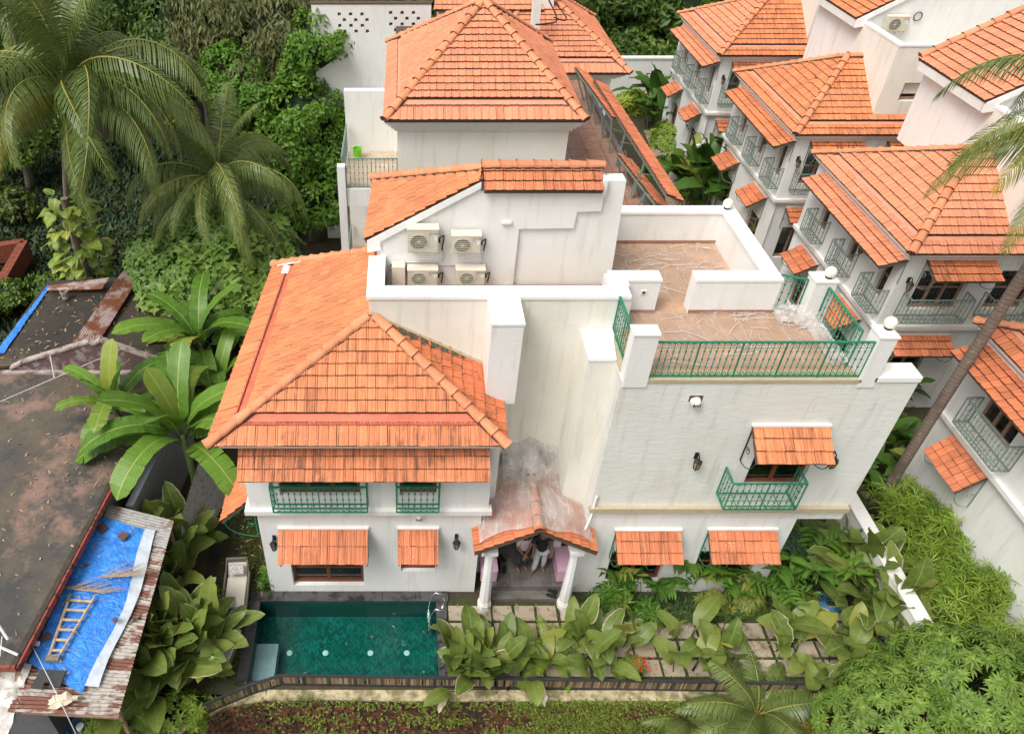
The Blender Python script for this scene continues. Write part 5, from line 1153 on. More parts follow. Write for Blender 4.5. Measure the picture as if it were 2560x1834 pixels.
for a, b in ((e0, e1), (e1, e2)): MB().bar(a+Vector((.02, 0, -.05)), b+Vector((.02, 0, -.05)), .05, .17).obj('fascia', REDF, shed); MB().bar(a+Vector((-.08, 0, .02)), b+Vector((-.08, 0, .02)), .12, .05).obj('roof_kerb', CONC2, shed)
MB().bar(e2, (-17, 8.0, 2.9), .06, .18).obj('fascia', REDF, shed)
PINKW = N('purple_brown_wall'); g = PINKW.noise(2.2, 5, None, .7); PINKW.base(PINKW.mix(PINKW.ramp(g, .5, .62), (.13, .075, .075), (.30, .26, .25))); PINKW.set(roughness=.8); PINKW = PINKW.mat
PALEC = N('pale_kerb'); g = PALEC.noise(4, 5, None, .7); PALEC.base(PALEC.mix(PALEC.ramp(g, .45, .62), (.42, .34, .31), (.16, .12, .10))); PALEC.set(roughness=.85); PALEC = PALEC.mat
yg = 17.3; gp = [(-11.6, 3.0), (-11.2, 3.22), (-9.03, 3.98), (-8.9, 3.9), (-8.7, 4.04), (-7.2, 3.3), (-7.2, 2.9), (-11.6, 2.9)]
MB().prism(gp, 'y', yg, yg+.12).obj('gable_wall', PINKW, shed); m = MB()
for a, b in zip(gp[:5], gp[1:6]): m.bar((a[0], yg+.06, a[1]+.03), (b[0], yg+.06, b[1]+.03), .2, .06)
m.obj('gable_kerb', PALEC, shed); MB().bar((-11.9, yg-.06, 2.93), (-7.3, yg-.06, 2.93), .14, .08).obj('flashing', PALEC, shed); MB().tube([(-10.25, yg-.25, 2.9), (-10.25, yg-.05, 3.55)], .022, 6).obj('vent_pipe', PIPE, shed)
shed2 = thing('shed', 'rear shed with dark mossy roof and blue plastic strip along its left edge', 'shed')
slab('roof', [(-12.4, 17.45, 3.0), (-7.0, 17.45, 3.0), (-7.6, 22.4, 3.0), (-12.2, 22.0, 3.0)], .1, CONC2, shed2); slab('wall', [(-12.2, 17.5, 2.9), (-7.2, 17.5, 2.9), (-7.8, 22.2, 2.9), (-12, 21.8, 2.9)], 2.9, MORTAR, shed2)
corrugated(shed2, (-10.15, 18.2, 3.12), (-9.65, 22.4, 3.2), (-8.95, 22.4, 3.2), (-9.35, 18.2, 3.12), RUST3)
corrugated(shed2, (-11.9, 21.5, 3.15), (-10.0, 21.9, 3.2), (-10.05, 21.2, 3.2), (-11.9, 21.2, 3.15), RUST3, pitch=.1)
BLUE = N('blue_tarpaulin'); g = BLUE.noise(2.6, 4, None, .6, .8); c = BLUE.mix(BLUE.ramp(g, .35, .65), (.028, .19, .66), (.05, .28, .80)); ct = BLUE.mix(BLUE.ramp(BLUE.noise(3, 6, None, .7), .62, .72, 0, .5), c, (.03, .10, .25)); BLUE.base(ct); BLUE.set(roughness=.38); BLUE.bump(BLUE.noise(3, 4, None, .55, 2.2), .8, .09); BLUE = BLUE.mat
t = film('tarpaulin', lambda u, v: (lerp(-12.35, -12.05, v)+u*.28*(1-.55*v), 18.0+3.6*v, 3.04), 6, 40, BLUE, .04, 4); tag(t, 'narrow blue tarpaulin strip along the left edge of the rear shed', 'tarpaulin')
# ---- front corrugated lean-to with blue tarpaulin
lean = thing('lean_to_roof', 'rusty corrugated lean-to roof under the blue tarpaulin at lower left', 'shed roof')
corrugated(lean, (-7.45, 12.65, 2.45), (-5.75, 12.25, 2.30), (-5.75, 11.4, 2.30), (-7.5, 11.7, 2.45), RUST2); corrugated(lean, (-7.5, 11.7, 2.43), (-5.75, 11.4, 2.28), (-5.75, 7.35, 2.25), (-7.95, 7.35, 2.40), RUST)
corrugated(lean, (-8.9, 7.45, 2.2), (-7.9, 7.4, 2.2), (-7.9, 5.8, 1.95), (-9.0, 5.8, 1.95), RUST3, pitch=.1)
m = MB(); m.bar((-7.7, 7.4, 2.3), (-5.75, 7.35, 2.18), .06); m.bar((-5.9, 12.2, -1.5), (-5.9, 12.2, 2.2), .07); m.bar((-5.9, 7.6, -2.2), (-5.9, 7.6, 2.15), .07); m.obj('timber_frame', PALE_WOOD, lean)
def tarpf(u, v):
    a = lerp(Vector((-7.52, 12.2, 0)), Vector((-6.35, 11.9, 0)), u); b = lerp(Vector((-7.86, 8.35, 0)), Vector((-6.55, 7.72, 0)), u); p = lerp(a, b, v); p.x += .14*math.sin(v*3.1)*u-.05*u*math.sin(v*9)
    return (p.x, p.y, 2.50-.09*u)
t = film('tarpaulin', tarpf, 40, 90, BLUE, .035, 2.2); tag(t, 'bright blue tarpaulin with creases spread over the lean-to roof', 'tarpaulin')
GSH = plain('pale_grey_sheet', (.55, .60, .66), .4)
def gsf(u, v):
    p = Vector(tarpf(1.0, v*.96)); p.x += u*(.24+.05*math.sin(v*7)); p.z = 2.42-.05*u; return p
t = film('plastic_sheet', gsf, 8, 80, GSH, .02, 3); tag(t, 'pale grey sheet edging along the right side of the blue tarpaulin', 'plastic sheet')
def onroof(u, v, dz=0): return P(u, v, z=2.50+dz)
t = thing('ladder', 'old bamboo and wood ladder lying on the blue tarpaulin', 'ladder'); L0, L1, R0, R1 = onroof(175, 1488, .05), onroof(122, 1640, .05), onroof(236, 1492, .05), onroof(147, 1640, .05)
BMB = plain('pale_bamboo', (.52, .37, .22), .6, var=.3, scale=12)
MB().tube([L0, L1], .032, 7).obj('rail', BMB, t); MB().tube([R0, R1], .028, 7).obj('rail', BMB, t)
for k in range(6): f = .08+k*.165; MB().bar(lerp(L0, L1, f), lerp(R0, R1, f), .05, .035).obj('rung', BMB, t)
a_, b_ = lerp(L0, L1, 1.03), lerp(R0, R1, 1.03); MB().bar(a_+(a_-b_)*.2, b_+(b_-a_)*.2, .13, .09).obj('foot_board', plain('mouldy_board', (.22, .19, .15), .9, var=.4, scale=20), t); MB().tube([L0+Vector((0, 0, .02)), lerp(L0, L1, .12)+Vector((0, 0, .02))], .05, 8).obj('wrapping', GSTONE, t)
BRT = plain('dark_brick_scrap', (.12, .06, .045), .9)
for (u, v, lab, s) in ((256, 1320, 'broken tile piece holding the top left of the tarpaulin', .17), (308, 1340, 'broken tile piece near the top right of the tarpaulin', .16), (214, 1411, 'small dark stone in the middle of the tarpaulin', .07), (115, 1592, 'dark broken tile left of the ladder foot', .13), (288, 1550, 'dry brown leaf scrap right of the ladder', .08)):
    p = onroof(u, v, .03); t = tag(MB().box(-s*.7, s*.7, -s*.6, s*.6, 0, .035).obj('broken_tile', BRT, bevel=.008), lab, 'tile piece', 'loose pieces weighing down the tarpaulin'); t.location = p; t.rotation_euler = (0.05, 0, random.uniform(-1, 1))
p = onroof(122, 1694, .02); t = tag(MB().prism([(-.30, -.22), (-.05, -.24), (-.05, -.10), (.06, -.08), (.08, -.22), (.30, -.20), (.30, .16), (-.22, .18)], 'z', 0, .02).obj('dark_sheet', plain('dark_rubber', (.05, .05, .05), .6)), 'flat dark rubber piece on the lower end of the tarpaulin', 'rubber sheet'); t.location = p
DRYF = plain('dry_frond', (.36, .26, .16), .8, var=.35, scale=25)
def dry_frond(a, b, label, side=1.0, n_=34, wl=.5):
    mb = MB(); a, b = Vector(a), Vector(b); d = (b-a); dn = d.normalized(); s = Vector((-dn.y, dn.x, 0)); mb.tube([a, b], [.018, .006], 5)
    for k in range(n_):
        f = .05+.95*k/n_; p = lerp(a, b, f)
        for sg in (-1, 1):
            if sg*side < -.5: continue
            e = p+dn*wl*random.uniform(.7, 1.1)+s*sg*wl*random.uniform(.35, .75)*(1-f*.5)+Vector((0, 0, random.uniform(-.02, .05))); w_ = Vector((0, 0, 1)).cross((e-p).normalized())*.008
            mb.face([p-w_, p+w_, e+Vector((0, 0, .0))])
    return tag(mb.obj('dry_frond', DRYF, recalc=False), label, 'dry palm frond', 'dry palm fronds on the lean-to roof')
dry_frond(onroof(158, 1468, .08), onroof(262, 1482, .08), 'dry palm frond lying across the tarpaulin above the ladder', wl=.7); dry_frond(onroof(246, 1441, .08), onroof(320, 1440, .1), 'fan of dry palm leaflets at the right side of the tarpaulin', wl=.8); dry_frond(P(45, 1650, z=2.5), P(20, 1790, z=2.2), 'dry frond hanging at the lower left corner', wl=.6)
WT = N('dirty_white_tarp'); g = WT.noise(2.5, 6, None, .7); WT.base(WT.mix(WT.ramp(g, .52, .66), (.66, .63, .58), (.20, .14, .10))); WT.set(roughness=.6); WT = WT.mat
t = film('tarpaulin', lambda u, v: (-8.75+.95*u-.5*v*(1-u)*.4, 8.35-2.1*v, 2.40-.12*v), 24, 40, WT, .12, 2.6); tag(t, 'dirty white tarpaulin crumpled at the lower left corner', 'tarpaulin')
t = tag(MB().tube([P(70, 1605, z=2.6), P(97, 1608, z=2.6)], .055, 10).obj('pipe_stub', PIPE), 'short white pipe stub at the red roof edge', 'pipe')
cable([P(80, 1612, z=2.75), P(140, 1730, z=2.6), P(190, 1834, z=2.2)], .009, 'thin line running down over the lean-to roof', PIPE)
cable([P(-20, 1012, z=3.6), P(275, 885, z=3.9), P(330, 860, z=4.0)], .008, 'thin wire crossing the dark concrete roof', PIPE)
m = MB(); m.tube([P(-5, 1560, z=3.3), P(20, 1598, z=3.2)], .03, 6); m.tube([P(-10, 1612, z=3.1), P(45, 1636, z=3.0)], .03, 6); m.tube([P(5, 1590, z=3.2), P(0, 1640, z=3.0)], .012, 5); tag(m.obj('antenna', PIPE), 'white antenna pole pieces at the left edge of the dark roof', 'antenna')
# water tank seen between the sheets, barrel below
t = thing('water_tank', 'dark round plastic water tank in the gap beside the red roof edge', 'water tank', (-6.15, 13.3, 0)); TK = plain('dark_blue_plastic', (.055, .06, .075), .35)
m = MB(); m.lathe([(.52, 0), (.52, 1.0), (.47, 1.12), (.25, 1.2), (.22, 1.28), (.05, 1.29)], n=28); m.obj('tank_body', TK, t, smooth=False); m = MB(); m.lathe([(.20, 1.28), (.21, 1.33), (.17, 1.33), (.15, 1.30)], n=24); m.obj('lid', BLACK_METAL, t)
for a in (.3, 1.9, 3.6): MB().bar((.22*math.cos(a), .22*math.sin(a), 1.22), (.5*math.cos(a), .5*math.sin(a), 1.12), .12, .03).obj('strap', TK, t)
t = thing('corrugated_screen', 'leaning grey corrugated sheet fence between the tank and the lawn', 'sheet'); corrugated(t, (-5.75, 12.4, 1.9), (-5.75, 12.4, .1), (-5.15, 15.2, .1), (-5.6, 15.2, 2.1), rusty('pale_grey_sheet', (.42, .41, .39), (.25, .20, .16), .58, .68), pitch=.13, amp=.03)
t = thing('wall_fragment', 'grey plastered wall below the red roof edge', 'wall'); MB().prism([(-6.7, 16.8), (-7.15, 12.8), (-6.95, 12.8), (-6.5, 16.8)], 'z', 0, 2.2).obj('wall', plain('blue_grey_wall', (.24, .25, .27), .8), t)
t = thing('blue_drum', 'blue plastic drum in the dark corner below the lean-to', 'drum', P(200, 1815, z=-.6)); m = MB(); m.lathe([(.30, -.9), (.32, 0), (.28, .02), (.24, -.06), (.10, -.12)], n=24); m.obj('drum_body', plain('drum_blue', (.06, .14, .24), .4), t); MB().lathe([(.09, -.1), (.09, .02), (.05, .02)], n=16).obj('drum_pipe', PIPE, t)
t = thing('paint_bucket', 'old weathered bucket at the top of the rear shed roof', 'bucket', P(165, 745, z=3.05)); m = MB(); m.lathe([(.11, 0), (.13, .26), (.135, .28), (.11, .28), (.10, .05)], n=16); m.obj('bucket_body', PALEC, t)
# far left: laterite wall and dark building glimpses
t = thing('laterite_wall', 'low red laterite wall at the left edge of the picture', 'wall'); a, b, c = P(-60, 640, z=.8), P(66, 622, z=.8), P(20, 720, z=.8); LAT = plain('laterite', (.20, .055, .03), .9, var=.3, bump=.4)
MB().bar(a, b, .35, .8).obj('wall', LAT, t); MB().bar(b, P(-40, 810, z=.8), .35, .8).obj('wall', LAT, t)
t = thing('tiled_steps', 'dark tiled steps beside the rear villa balcony pillar', 'steps')
for k in range(8): MB().box(-2.6-.0*k, -1.95, 16.5+k*.5, 16.98+k*.5, 0, 2.0+k*.22).obj('step', TXM, t)
# ================================================================== PLANTS
def leaf_mat(name, c1, c2, rib=(.25, .32, .08), veins=0, edge=0, tip=(.55, .50, .38), rough=.42, trans=.22, obrnd=True):
    g_ = (1.22, 1.12, .95); c1 = tuple(a*b for a, b in zip(c1, g_)); c2 = tuple(a*b for a, b in zip(c2, g_)); n = N(name); r = n.rnd(); c = n.mix(r, c1, c2)
    uv = n.new('ShaderNodeUVMap').outputs[0]; sp = n.new('ShaderNodeSeparateXYZ'); n.L(uv, sp.inputs[0]); u, v = sp.outputs[0], sp.outputs[1]
    d = n.math('ABSOLUTE', n.math('SUBTRACT', u, .5))
    if veins:
        s = n.math('SINE', n.math('MULTIPLY', n.math('SUBTRACT', v, n.math('MULTIPLY', d, .22)), veins)); c = n.mix(n.ramp(s, -.2, 1, 0, .28), c, tuple(x*.66 for x in c1))
    c = n.mix(n.ramp(n.noise(7, 3), .4, .75, 0, .35), c, tuple(min(1, x*1.45) for x in c2))
    if edge:
        en = n.noise(9, 3, None, .6); r5 = n.math('FRACT', n.math('MULTIPLY', r, 5.7)); ee = n.math('ADD', n.math('MULTIPLY', d, 2), n.math('MULTIPLY', en, .30))
        lim = n.ramp(r5, .4, 1, 1.28, 1.22-.40*edge); c = n.mix(n.ramp(n.math('SUBTRACT', ee, lim), -.05, .02, 0, .85), c, (.36, .34, .10)); c = n.mix(n.ramp(n.math('SUBTRACT', ee, lim), .02, .07), c, tip)
        yl = n.math('FRACT', n.math('MULTIPLY', r, 11.3)); c = n.mix(n.ramp(yl, .86, 1.0, 0, .7), c, (.38, .36, .07))
    c = n.mix(n.ramp(d, .012, .03, 1, 0), c, rib); n.base(c); n.set(roughness=rough); n.b.inputs['Specular IOR Level'].default_value = .35
    if trans:
        tl = n.new('ShaderNodeBsdfTranslucent'); n.L(c, tl.inputs[0]); mx = n.new('ShaderNodeMixShader'); mx.inputs[0].default_value = trans; n.L(n.b.outputs[0], mx.inputs[1]); n.L(tl.outputs[0], mx.inputs[2]); n.L(mx.outputs[0], n.out.inputs[0])
    return n.mat
M_HEL = leaf_mat('paddle_leaf', (.070, .125, .026), (.170, .225, .055), (.22, .30, .10), veins=120, edge=.58)
M_HELD = leaf_mat('dark_paddle_leaf', (.032, .090, .014), (.070, .155, .026), (.09, .16, .04), veins=110, edge=.3)
M_BAN = leaf_mat('banana_leaf', (.055, .145, .018), (.12, .24, .034), (.33, .40, .10), veins=170, edge=.2, tip=(.3, .22, .1))
M_GIN = leaf_mat('ginger_leaf', (.028, .095, .010), (.080, .18, .02), (.20, .28, .05), veins=60, edge=.15)
M_SCH = leaf_mat('variegated_leaf', (.05, .11, .02), (.15, .20, .04), (.35, .38, .12), edge=.4, tip=(.28, .32, .08))
M_POT = leaf_mat('pothos_leaf', (.08, .17, .03), (.24, .32, .06), (.60, .56, .22), edge=.9, tip=(.50, .46, .18))
M_BRD = leaf_mat('breadfruit_leaf', (.055, .135, .026), (.14, .235, .045), (.26, .36, .12))
M_MAN = leaf_mat('mango_leaf', (.070, .145, .022), (.165, .27, .048), (.24, .33, .12), trans=.3)
M_BAM = leaf_mat('bamboo_leaf', (.105, .205, .024), (.215, .33, .045), (.30, .36, .10), trans=.35)
M_FRO = leaf_mat('coconut_leaflet', (.062, .108, .026), (.140, .195, .065), (.07, .10, .03), rough=.38, trans=.15)
M_FROY = leaf_mat('yellowing_leaflet', (.17, .18, .03), (.25, .24, .05), (.2, .2, .05), rough=.4, trans=.2)
RACH = plain('frond_rachis', (.34, .30, .06), .5); STEMG = plain('green_stem', (.11, .17, .05), .5); BARK = plain('grey_bark', (.20, .17, .13), .9, var=.35, bump=.5, scale=9)
PTR = N('palm_trunk'); sp_ = PTR.new('ShaderNodeSeparateXYZ'); PTR.L(PTR.pos(), sp_.inputs[0]); rg_ = PTR.math('FRACT', PTR.math('ADD', PTR.math('MULTIPLY', sp_.outputs[2], 9), PTR.math('MULTIPLY', PTR.noise(4, 3), .8)))
c = PTR.mix(PTR.ramp(rg_, .0, .25), (.07, .05, .04), (.21, .155, .12)); c = PTR.mix(PTR.ramp(PTR.noise(11, 4, None, .7), .60, .66, 0, .75), c, (.42, .37, .33)); c = PTR.mix(PTR.ramp(PTR.noise(2.2, 4), .55, .7, 0, .6), c, (.07, .055, .04)); PTR.base(c); PTR.set(roughness=.85); PTR.bump(rg_, .35, .02); PTR = PTR.mat

def centerline(segs, e0, e1, L, power=1.0):
    pts = [(0, 0)]; ang = []
    for k in range(segs):
        f = (k+.5)/segs; e = e0+(e1-e0)*f**power; ang.append(e); pts.append((pts[-1][0]+math.cos(e)*L/segs, pts[-1][1]+math.sin(e)*L/segs))
    return pts, ang
def blade(pet, L, W, e0, e1, segs=8, fold=.10, wave=.03, seed=0, tear=0, shape='paddle', power=1.3, twist=0, yshift=0):
    """petiole + blade in the local y-z plane; returns (verts, faces, uvs, mats)"""
    rg = random.Random(seed); tot = pet+L; ns = segs+(3 if pet > 0 else 0)
    pts, ang = [], []; y = z = 0
    V, F, U, M = [], [], [], []
    # petiole
    npt = 3 if pet > 0 else 0
    path = [(0, 0)]; e_list = []
    for k in range(npt): e = e0+(e1-e0)*.0; path.append((path[-1][0]+math.cos(e)*pet/npt, path[-1][1]+math.sin(e)*pet/npt))
    if npt:
        b = 0; w_ = .014+.006*L
        for k, (yy, zz) in enumerate(path):
            V += [(-w_, yy, zz), (w_, yy, zz), (0, yy-.01, zz-w_*1.3)]
            U += [(0, 0)]*3
        for k in range(npt):
            i = k*3
            for a, c_ in ((0, 1), (1, 2), (2, 0)): F.append((i+a, i+c_, i+3+c_, i+3+a)); M.append(1)
    y, z = path[-1]; i0 = len(V)
    for k in range(segs+1):
        f = k/segs
        if shape == 'paddle': ww = math.sin(math.pi*min(1, .04+.96*f)**.80)**.62
        elif shape == 'banana': ww = min(1, (f*7)**.6)*min(1, ((1-f)*7)**.55)
        elif shape == 'lance': ww = math.sin(math.pi*min(1, .03+.97*f)**.75)**.9
        else: ww = math.sin(math.pi*f**.6)**.7
        ww = max(ww, .02)*W/2*(1+rg.uniform(-.05, .05)); e = e0+(e1-e0)*f**power; up = (-math.sin(e), math.cos(e)); wl, wr = rg.gauss(0, wave), rg.gauss(0, wave)
        fl = fold*(1-.4*f); c_ = [(-ww, fl*ww*2+wl), (-ww*.5, fl*ww*.9+wl*.3), (0, 0), (ww*.5, fl*ww*.9+wr*.3), (ww, fl*ww*2+wr)]
        for j, (x, h) in enumerate(c_):
            V.append((x, y+up[0]*h, z+up[1]*h)); U.append((j/4, f))
        if k < segs: em = e0+(e1-e0)*((k+.5)/segs)**power; y += math.cos(em)*L/segs; z += math.sin(em)*L/segs
    for k in range(segs):
        for j in range(4):
            a = i0+k*5+j
            F.append((a, a+1, a+6, a+5)); M.append(0)
    if tear:
        # split the margins into hanging flaps
        V2, F2, U2, M2 = V[:i0], [f for f, m in zip(F, M) if m == 1], U[:i0], [1]*sum(M)
        for k in range(segs):
            for side in (0, 1):
                idx = [i0+k*5+(j if side == 0 else 4-j) for j in (0, 1, 2)]; idn = [a+5 for a in idx]; gap = rg.uniform(0, .12) if rg.random() < tear else 0; drop = rg.uniform(0, .5)*tear*W*.5
                b = len(V2)
                for q, ii in enumerate(idx): p = V[ii]; V2.append((p[0], p[1], p[2]-(drop if q == 0 else drop*.3 if q == 1 else 0))); U2.append(U[ii])
                for q, ii in enumerate(idn):
                    p = V[ii]; o = V[idx[q]]; t = gap if q == 0 else gap*.5 if q == 1 else 0; V2.append((p[0]+(o[0]-p[0])*t, p[1]+(o[1]-p[1])*t, p[2]+(o[2]-p[2])*t-(drop if q == 0 else drop*.3 if q == 1 else 0))); U2.append(U[ii])
                F2 += [(b, b+1, b+4, b+3), (b+1, b+2, b+5, b+4)]; M2 += [0, 0]
        V, F, U, M = V2, F2, U2, M2
    return V, F, U, M
def mesh_from(parts, name, mats, smooth=True):
    V, F, U, M = [], [], [], []
    for (v, f, u, m), T in parts:
        o = len(V); V += [tuple(T @ Vector(p)) for p in v] if T is not None else v; F += [tuple(i+o for i in q) for q in f]; U += u; M += m
    me = bpy.data.meshes.new(name); me.from_pydata(V, [], F); me.update()
    uvl = me.uv_layers.new(name='UVMap'); li = np.empty(len(me.loops), dtype=np.int32); me.loops.foreach_get('vertex_index', li); uvl.data.foreach_set('uv', np.array(U)[li].ravel())
    me.polygons.foreach_set('material_index', M); me.polygons.foreach_set('use_smooth', [smooth]*len(me.polygons))
    for m in mats: me.materials.append(m)
    return me
def pick_objects(root, variants, places, name='leaf', sc=(.8, 1.2)):
    for (x, y, z, rz, tilt) in places:
        me, mat = variants[random.randrange(len(variants))] if isinstance(variants[0], tuple) else (random.choice(variants), None)
        o = bpy.data.objects.new(name, me); COL.objects.link(o); o.parent = root; o.location = (x, y, z); o.rotation_euler = (tilt, random.gauss(0, .12), rz); o.scale = (random.uniform(*sc),)*3
def paddle_set(mat, pet, L, W, tag_=''):
    vs = []
    for k in range(7):
        e0 = R(random.choice((84, 78, 70, 62, 52))); e1 = R(random.uniform(-35, 25)); vs.append(mesh_from([(blade(pet*random.uniform(.7, 1.15), L*random.uniform(.85, 1.15), W*random.uniform(.85, 1.1), e0, e1, 9, fold=random.uniform(.04, .16), wave=.018, seed=k+int(L*100), power=.7), None)], 'leaf', [mat, STEMG]))
    for k in range(3): vs.append(mesh_from([(blade(pet*1.25, L, W, R(86), R(random.uniform(25, 60)), 9, fold=.12, wave=.014, seed=k+50, power=.9), None)], 'leaf', [mat, STEMG]))
    return vs
HEL = paddle_set(M_HEL, .72, .98, .47); HELS = paddle_set(M_HEL, .40, .72, .36); HELD = paddle_set(M_HELD, .7, 1.0, .40)
def clump(x, y, n, rad, variants, label, name='broadleaf_plant', cat='plant', z=0, sc=1., zs=.0, group=None, az=None):
    t = thing(name, label, cat, (x, y, z), 0, group); pl = []
    for k in range(n):
        a = k*2.399+random.uniform(-.4, .4) if az is None else az+random.uniform(-1.2, 1.2); r = rad*math.sqrt((k+.5)/n); bx, by = r*math.cos(k*1.7), r*math.sin(k*1.7)
        pl.append((bx, by, random.uniform(0, zs), a-math.pi/2, random.gauss(0, .12)))
    pick_objects(t, variants, pl, sc=(.78*sc, 1.15*sc)); return t
HG_ = 'large paddle leaved plants round the villa'
def at0(u, v, z): p = P(u, v, z=z); return p.x, p.y
for (u, v, h, n_, rd, vs, lab, sc) in (
    (410, 1345, .9, 44, .62, HEL, 'tall paddle leaved clump between the blue tarpaulin and the lawn', 1.0), (425, 1440, .8, 14, .40, HEL, 'smaller paddle leaved clump just above the biggest one at left', .9), (400, 1600, .9, 46, .85, HEL, 'biggest paddle leaved clump at lower left beside the lean-to roof', 1.05), (500, 1600, .7, 24, .5, HEL, 'paddle leaved clump left of the pool corner with pale edges', .95), (345, 1590, 1.7, 22, .5, HEL, 'tall leaves of the lower left planting that overlap the lean-to roof edge', 1.1), (330, 1690, .4, 26, .6, HEL, 'lowest paddle leaved clump at the left above the bright shrub', .95),
    (1150, 1650, .5, 26, .45, HEL, 'paddle leaved clump right of the pool hanging over the fence', .92), (1235, 1655, .5, 30, .5, HEL, 'paddle leaved clump below the porch with white torn leaves', .88), (1330, 1640, .5, 16, .35, HELS, 'small clump right of the white torn leaves', 1.1),
    (1480, 1600, .6, 26, .45, HEL, 'paddle leaved clump between porch path and fence, red stalks in its middle', .82), (1560, 1590, .5, 12, .3, HELS, 'slim clump behind the red flowered shrub', 1.1),
    (1720, 1620, .5, 12, .5, HELS, 'sparse paddle leaves over the middle of the lower path', 1.25), (1800, 1600, .5, 11, .4, HELS, 'yellow edged paddle leaves on long stalks right of the path middle', 1.3), (1980, 1590, .6, 13, .4, HELS, 'upright broad leaves standing before the lower path', 1.35), (2110, 1600, .6, 16, .4, HELS, 'broad leaves left of the mango foliage by the path end', 1.3), (2050, 1700, .3, 10, .4, HELS, 'dark broad leaves low beside the fence end', 1.1),
    (2160, 1430, .9, 20, .4, HEL, 'paddle leaves leaning on the white compound wall', .85), (2230, 1540, .9, 26, .5, HEL, 'grey green paddle leaved clump at the foot of the compound wall', .85), (2330, 1570, .8, 18, .4, HEL, 'paddle leaved clump beside the lichen spotted trunk', .8), (2140, 1330, 1.0, 12, .25, HELS, 'broad leaves at the corner under the wall overhang', 1.2), (2165, 1400, 1.0, 14, .3, HEL, 'paddle leaves half covering the compound wall top', 1.3), (2225, 1490, .9, 18, .35, HEL, 'grey green leaves at the near end of the compound wall', 1.25)):
    x, y = at0(u, v, h); clump(x, y, int(n_*(2.0 if u < 700 else 1.5 if u > 2130 else 1.0 if vs is HEL else .75)), rd*1.1, vs, lab, sc=sc*(1.1 if u < 700 else .98), group=HG_)
for (u, v, h, n_, rd, lab, sc) in (
    (1800, 440, 1.4, 85, 1.3, 'big dark green clump in front of the second villa', 1.85), (1668, 262, 1.2, 55, 1.0, 'dark green clump by the far garden path', 1.8), (1945, 590, .9, 34, .7, 'dark clump with white torn edges between main and nearest villa', 1.15), (1735, 470, .8, 30, .8, 'green clump left of the big dark one', 1.4), (2200, 960, .9, 30, .7, 'dark paddle leaves in the gap right of the rough wall', 1.05), (2240, 1090, .8, 30, .7, 'dark paddle leaves along the driveway near the palm trunk', 1.0), (2330, 900, .9, 18, .5, 'paddle leaves beside the corner villa awning', .95), (2150, 1150, .7, 20, .5, 'shaded paddle leaves behind the corner of the main villa', .9), (2300, 1180, .6, 22, .6, 'shaded paddle leaves under the corner villa awning', .9), (2510, 1260, 1.3, 8, .3, 'dark glossy paddle leaves at the right edge', 1.3), (600, 820, .5, 16, .5, 'dark broad leaves in shade beside the main roof edge', 1.1), (1680, 200, .9, 20, .5, 'dark leaves against the far boundary wall', 1.3)):
    x, y = at0(u, v, h); clump(x, y, n_, rd, HELD, lab, sc=sc, group='dark paddle leaved plants in the gardens')
# pale papery dead leaves
M_DEAD = leaf_mat('papery_leaf', (.50, .44, .34), (.70, .66, .58), (.4, .33, .2), trans=.3); DEADL = [mesh_from([(blade(.1, .7, .22, R(20), R(-70), 8, fold=.3, wave=.05, seed=k, tear=.5), None)], 'leaf', [M_DEAD, STEMG]) for k in range(3)]
for (u, v, z, rz, lab, s) in ((1345, 1700, .45, 3.3, 'white papery dead leaf hanging over the fence below the porch', .8), (1120, 1735, .3, 2.6, 'brown dry leaf hanging on the brick wall', .65), (210, 1745, 2.35, 1.8, 'long papery dry leaf lying on the rusty sheet', 1.2), (565, 1610, .7, -.6, 'torn white dead leaf left of the pool corner', .7)):
    p = P(u, v, z=z); o = tag(obj('dead_leaf', random.choice(DEADL)), lab, 'dead leaf'); o.location = p; o.rotation_euler = (0, 0, rz); o.scale = (s,)*3
# ---- banana plants
BANL = [mesh_from([(blade(.45, 2.1*random.uniform(.8, 1.1), .52, R(e0), R(e1), 16, fold=.10, wave=.012, seed=k, shape='banana', tear=tr, power=.9), None)], 'leaf', [M_BAN, STEMG]) for k, (e0, e1, tr) in enumerate(((80, 25, .0), (72, -10, .12), (62, -45, .2), (55, -60, .45), (84, 45, .0), (48, -70, .3), (66, -30, .6), (40, -50, .5)))]
def banana(x, y, h, n_, label, sc=1.0):
    t = thing('banana_plant', label, 'banana plant', (x, y, 0), 0, 'banana plants beside the main roof'); m = MB(); m.tube([(0, 0, 0), (.03, .02, h*.5), (0, 0, h)], [.13, .11, .07], 10); m.obj('stem', STEMG, t, smooth=True)
    for k in range(n_):
        f = k/n_; grp = BANL[0], BANL[4]
        me = random.choice([BANL[0], BANL[4], BANL[1]]) if f < .3 else random.choice([BANL[1], BANL[2], BANL[6]]) if f < .65 else random.choice([BANL[2], BANL[3], BANL[5], BANL[7]])
        o = obj('leaf', me, t, loc=(0, 0, h-.12-.4*f), rot=(random.gauss(0, .06), random.gauss(0, .08), k*2.399+random.uniform(-.3, .3)), scale=sc*random.uniform(.85, 1.12))
def banpx(u, v, h, *a): p = P(u, v, z=h); banana(p.x, p.y, h, *a)
banpx(455, 1085, 3.0, 16, 'tall banana plant with broad bright leaves between dark roof and main villa', 1.25)
banpx(500, 860, 2.9, 13, 'banana plant behind the tallest one, upright leaves beside the orange roof', 1.1)
banpx(285, 1010, 3.35, 11, 'ragged leaning banana plant spreading torn leaves over the dark roof', .85)
banpx(545, 960, 2.3, 10, 'low banana plant tucked under the left roof edge', .85)
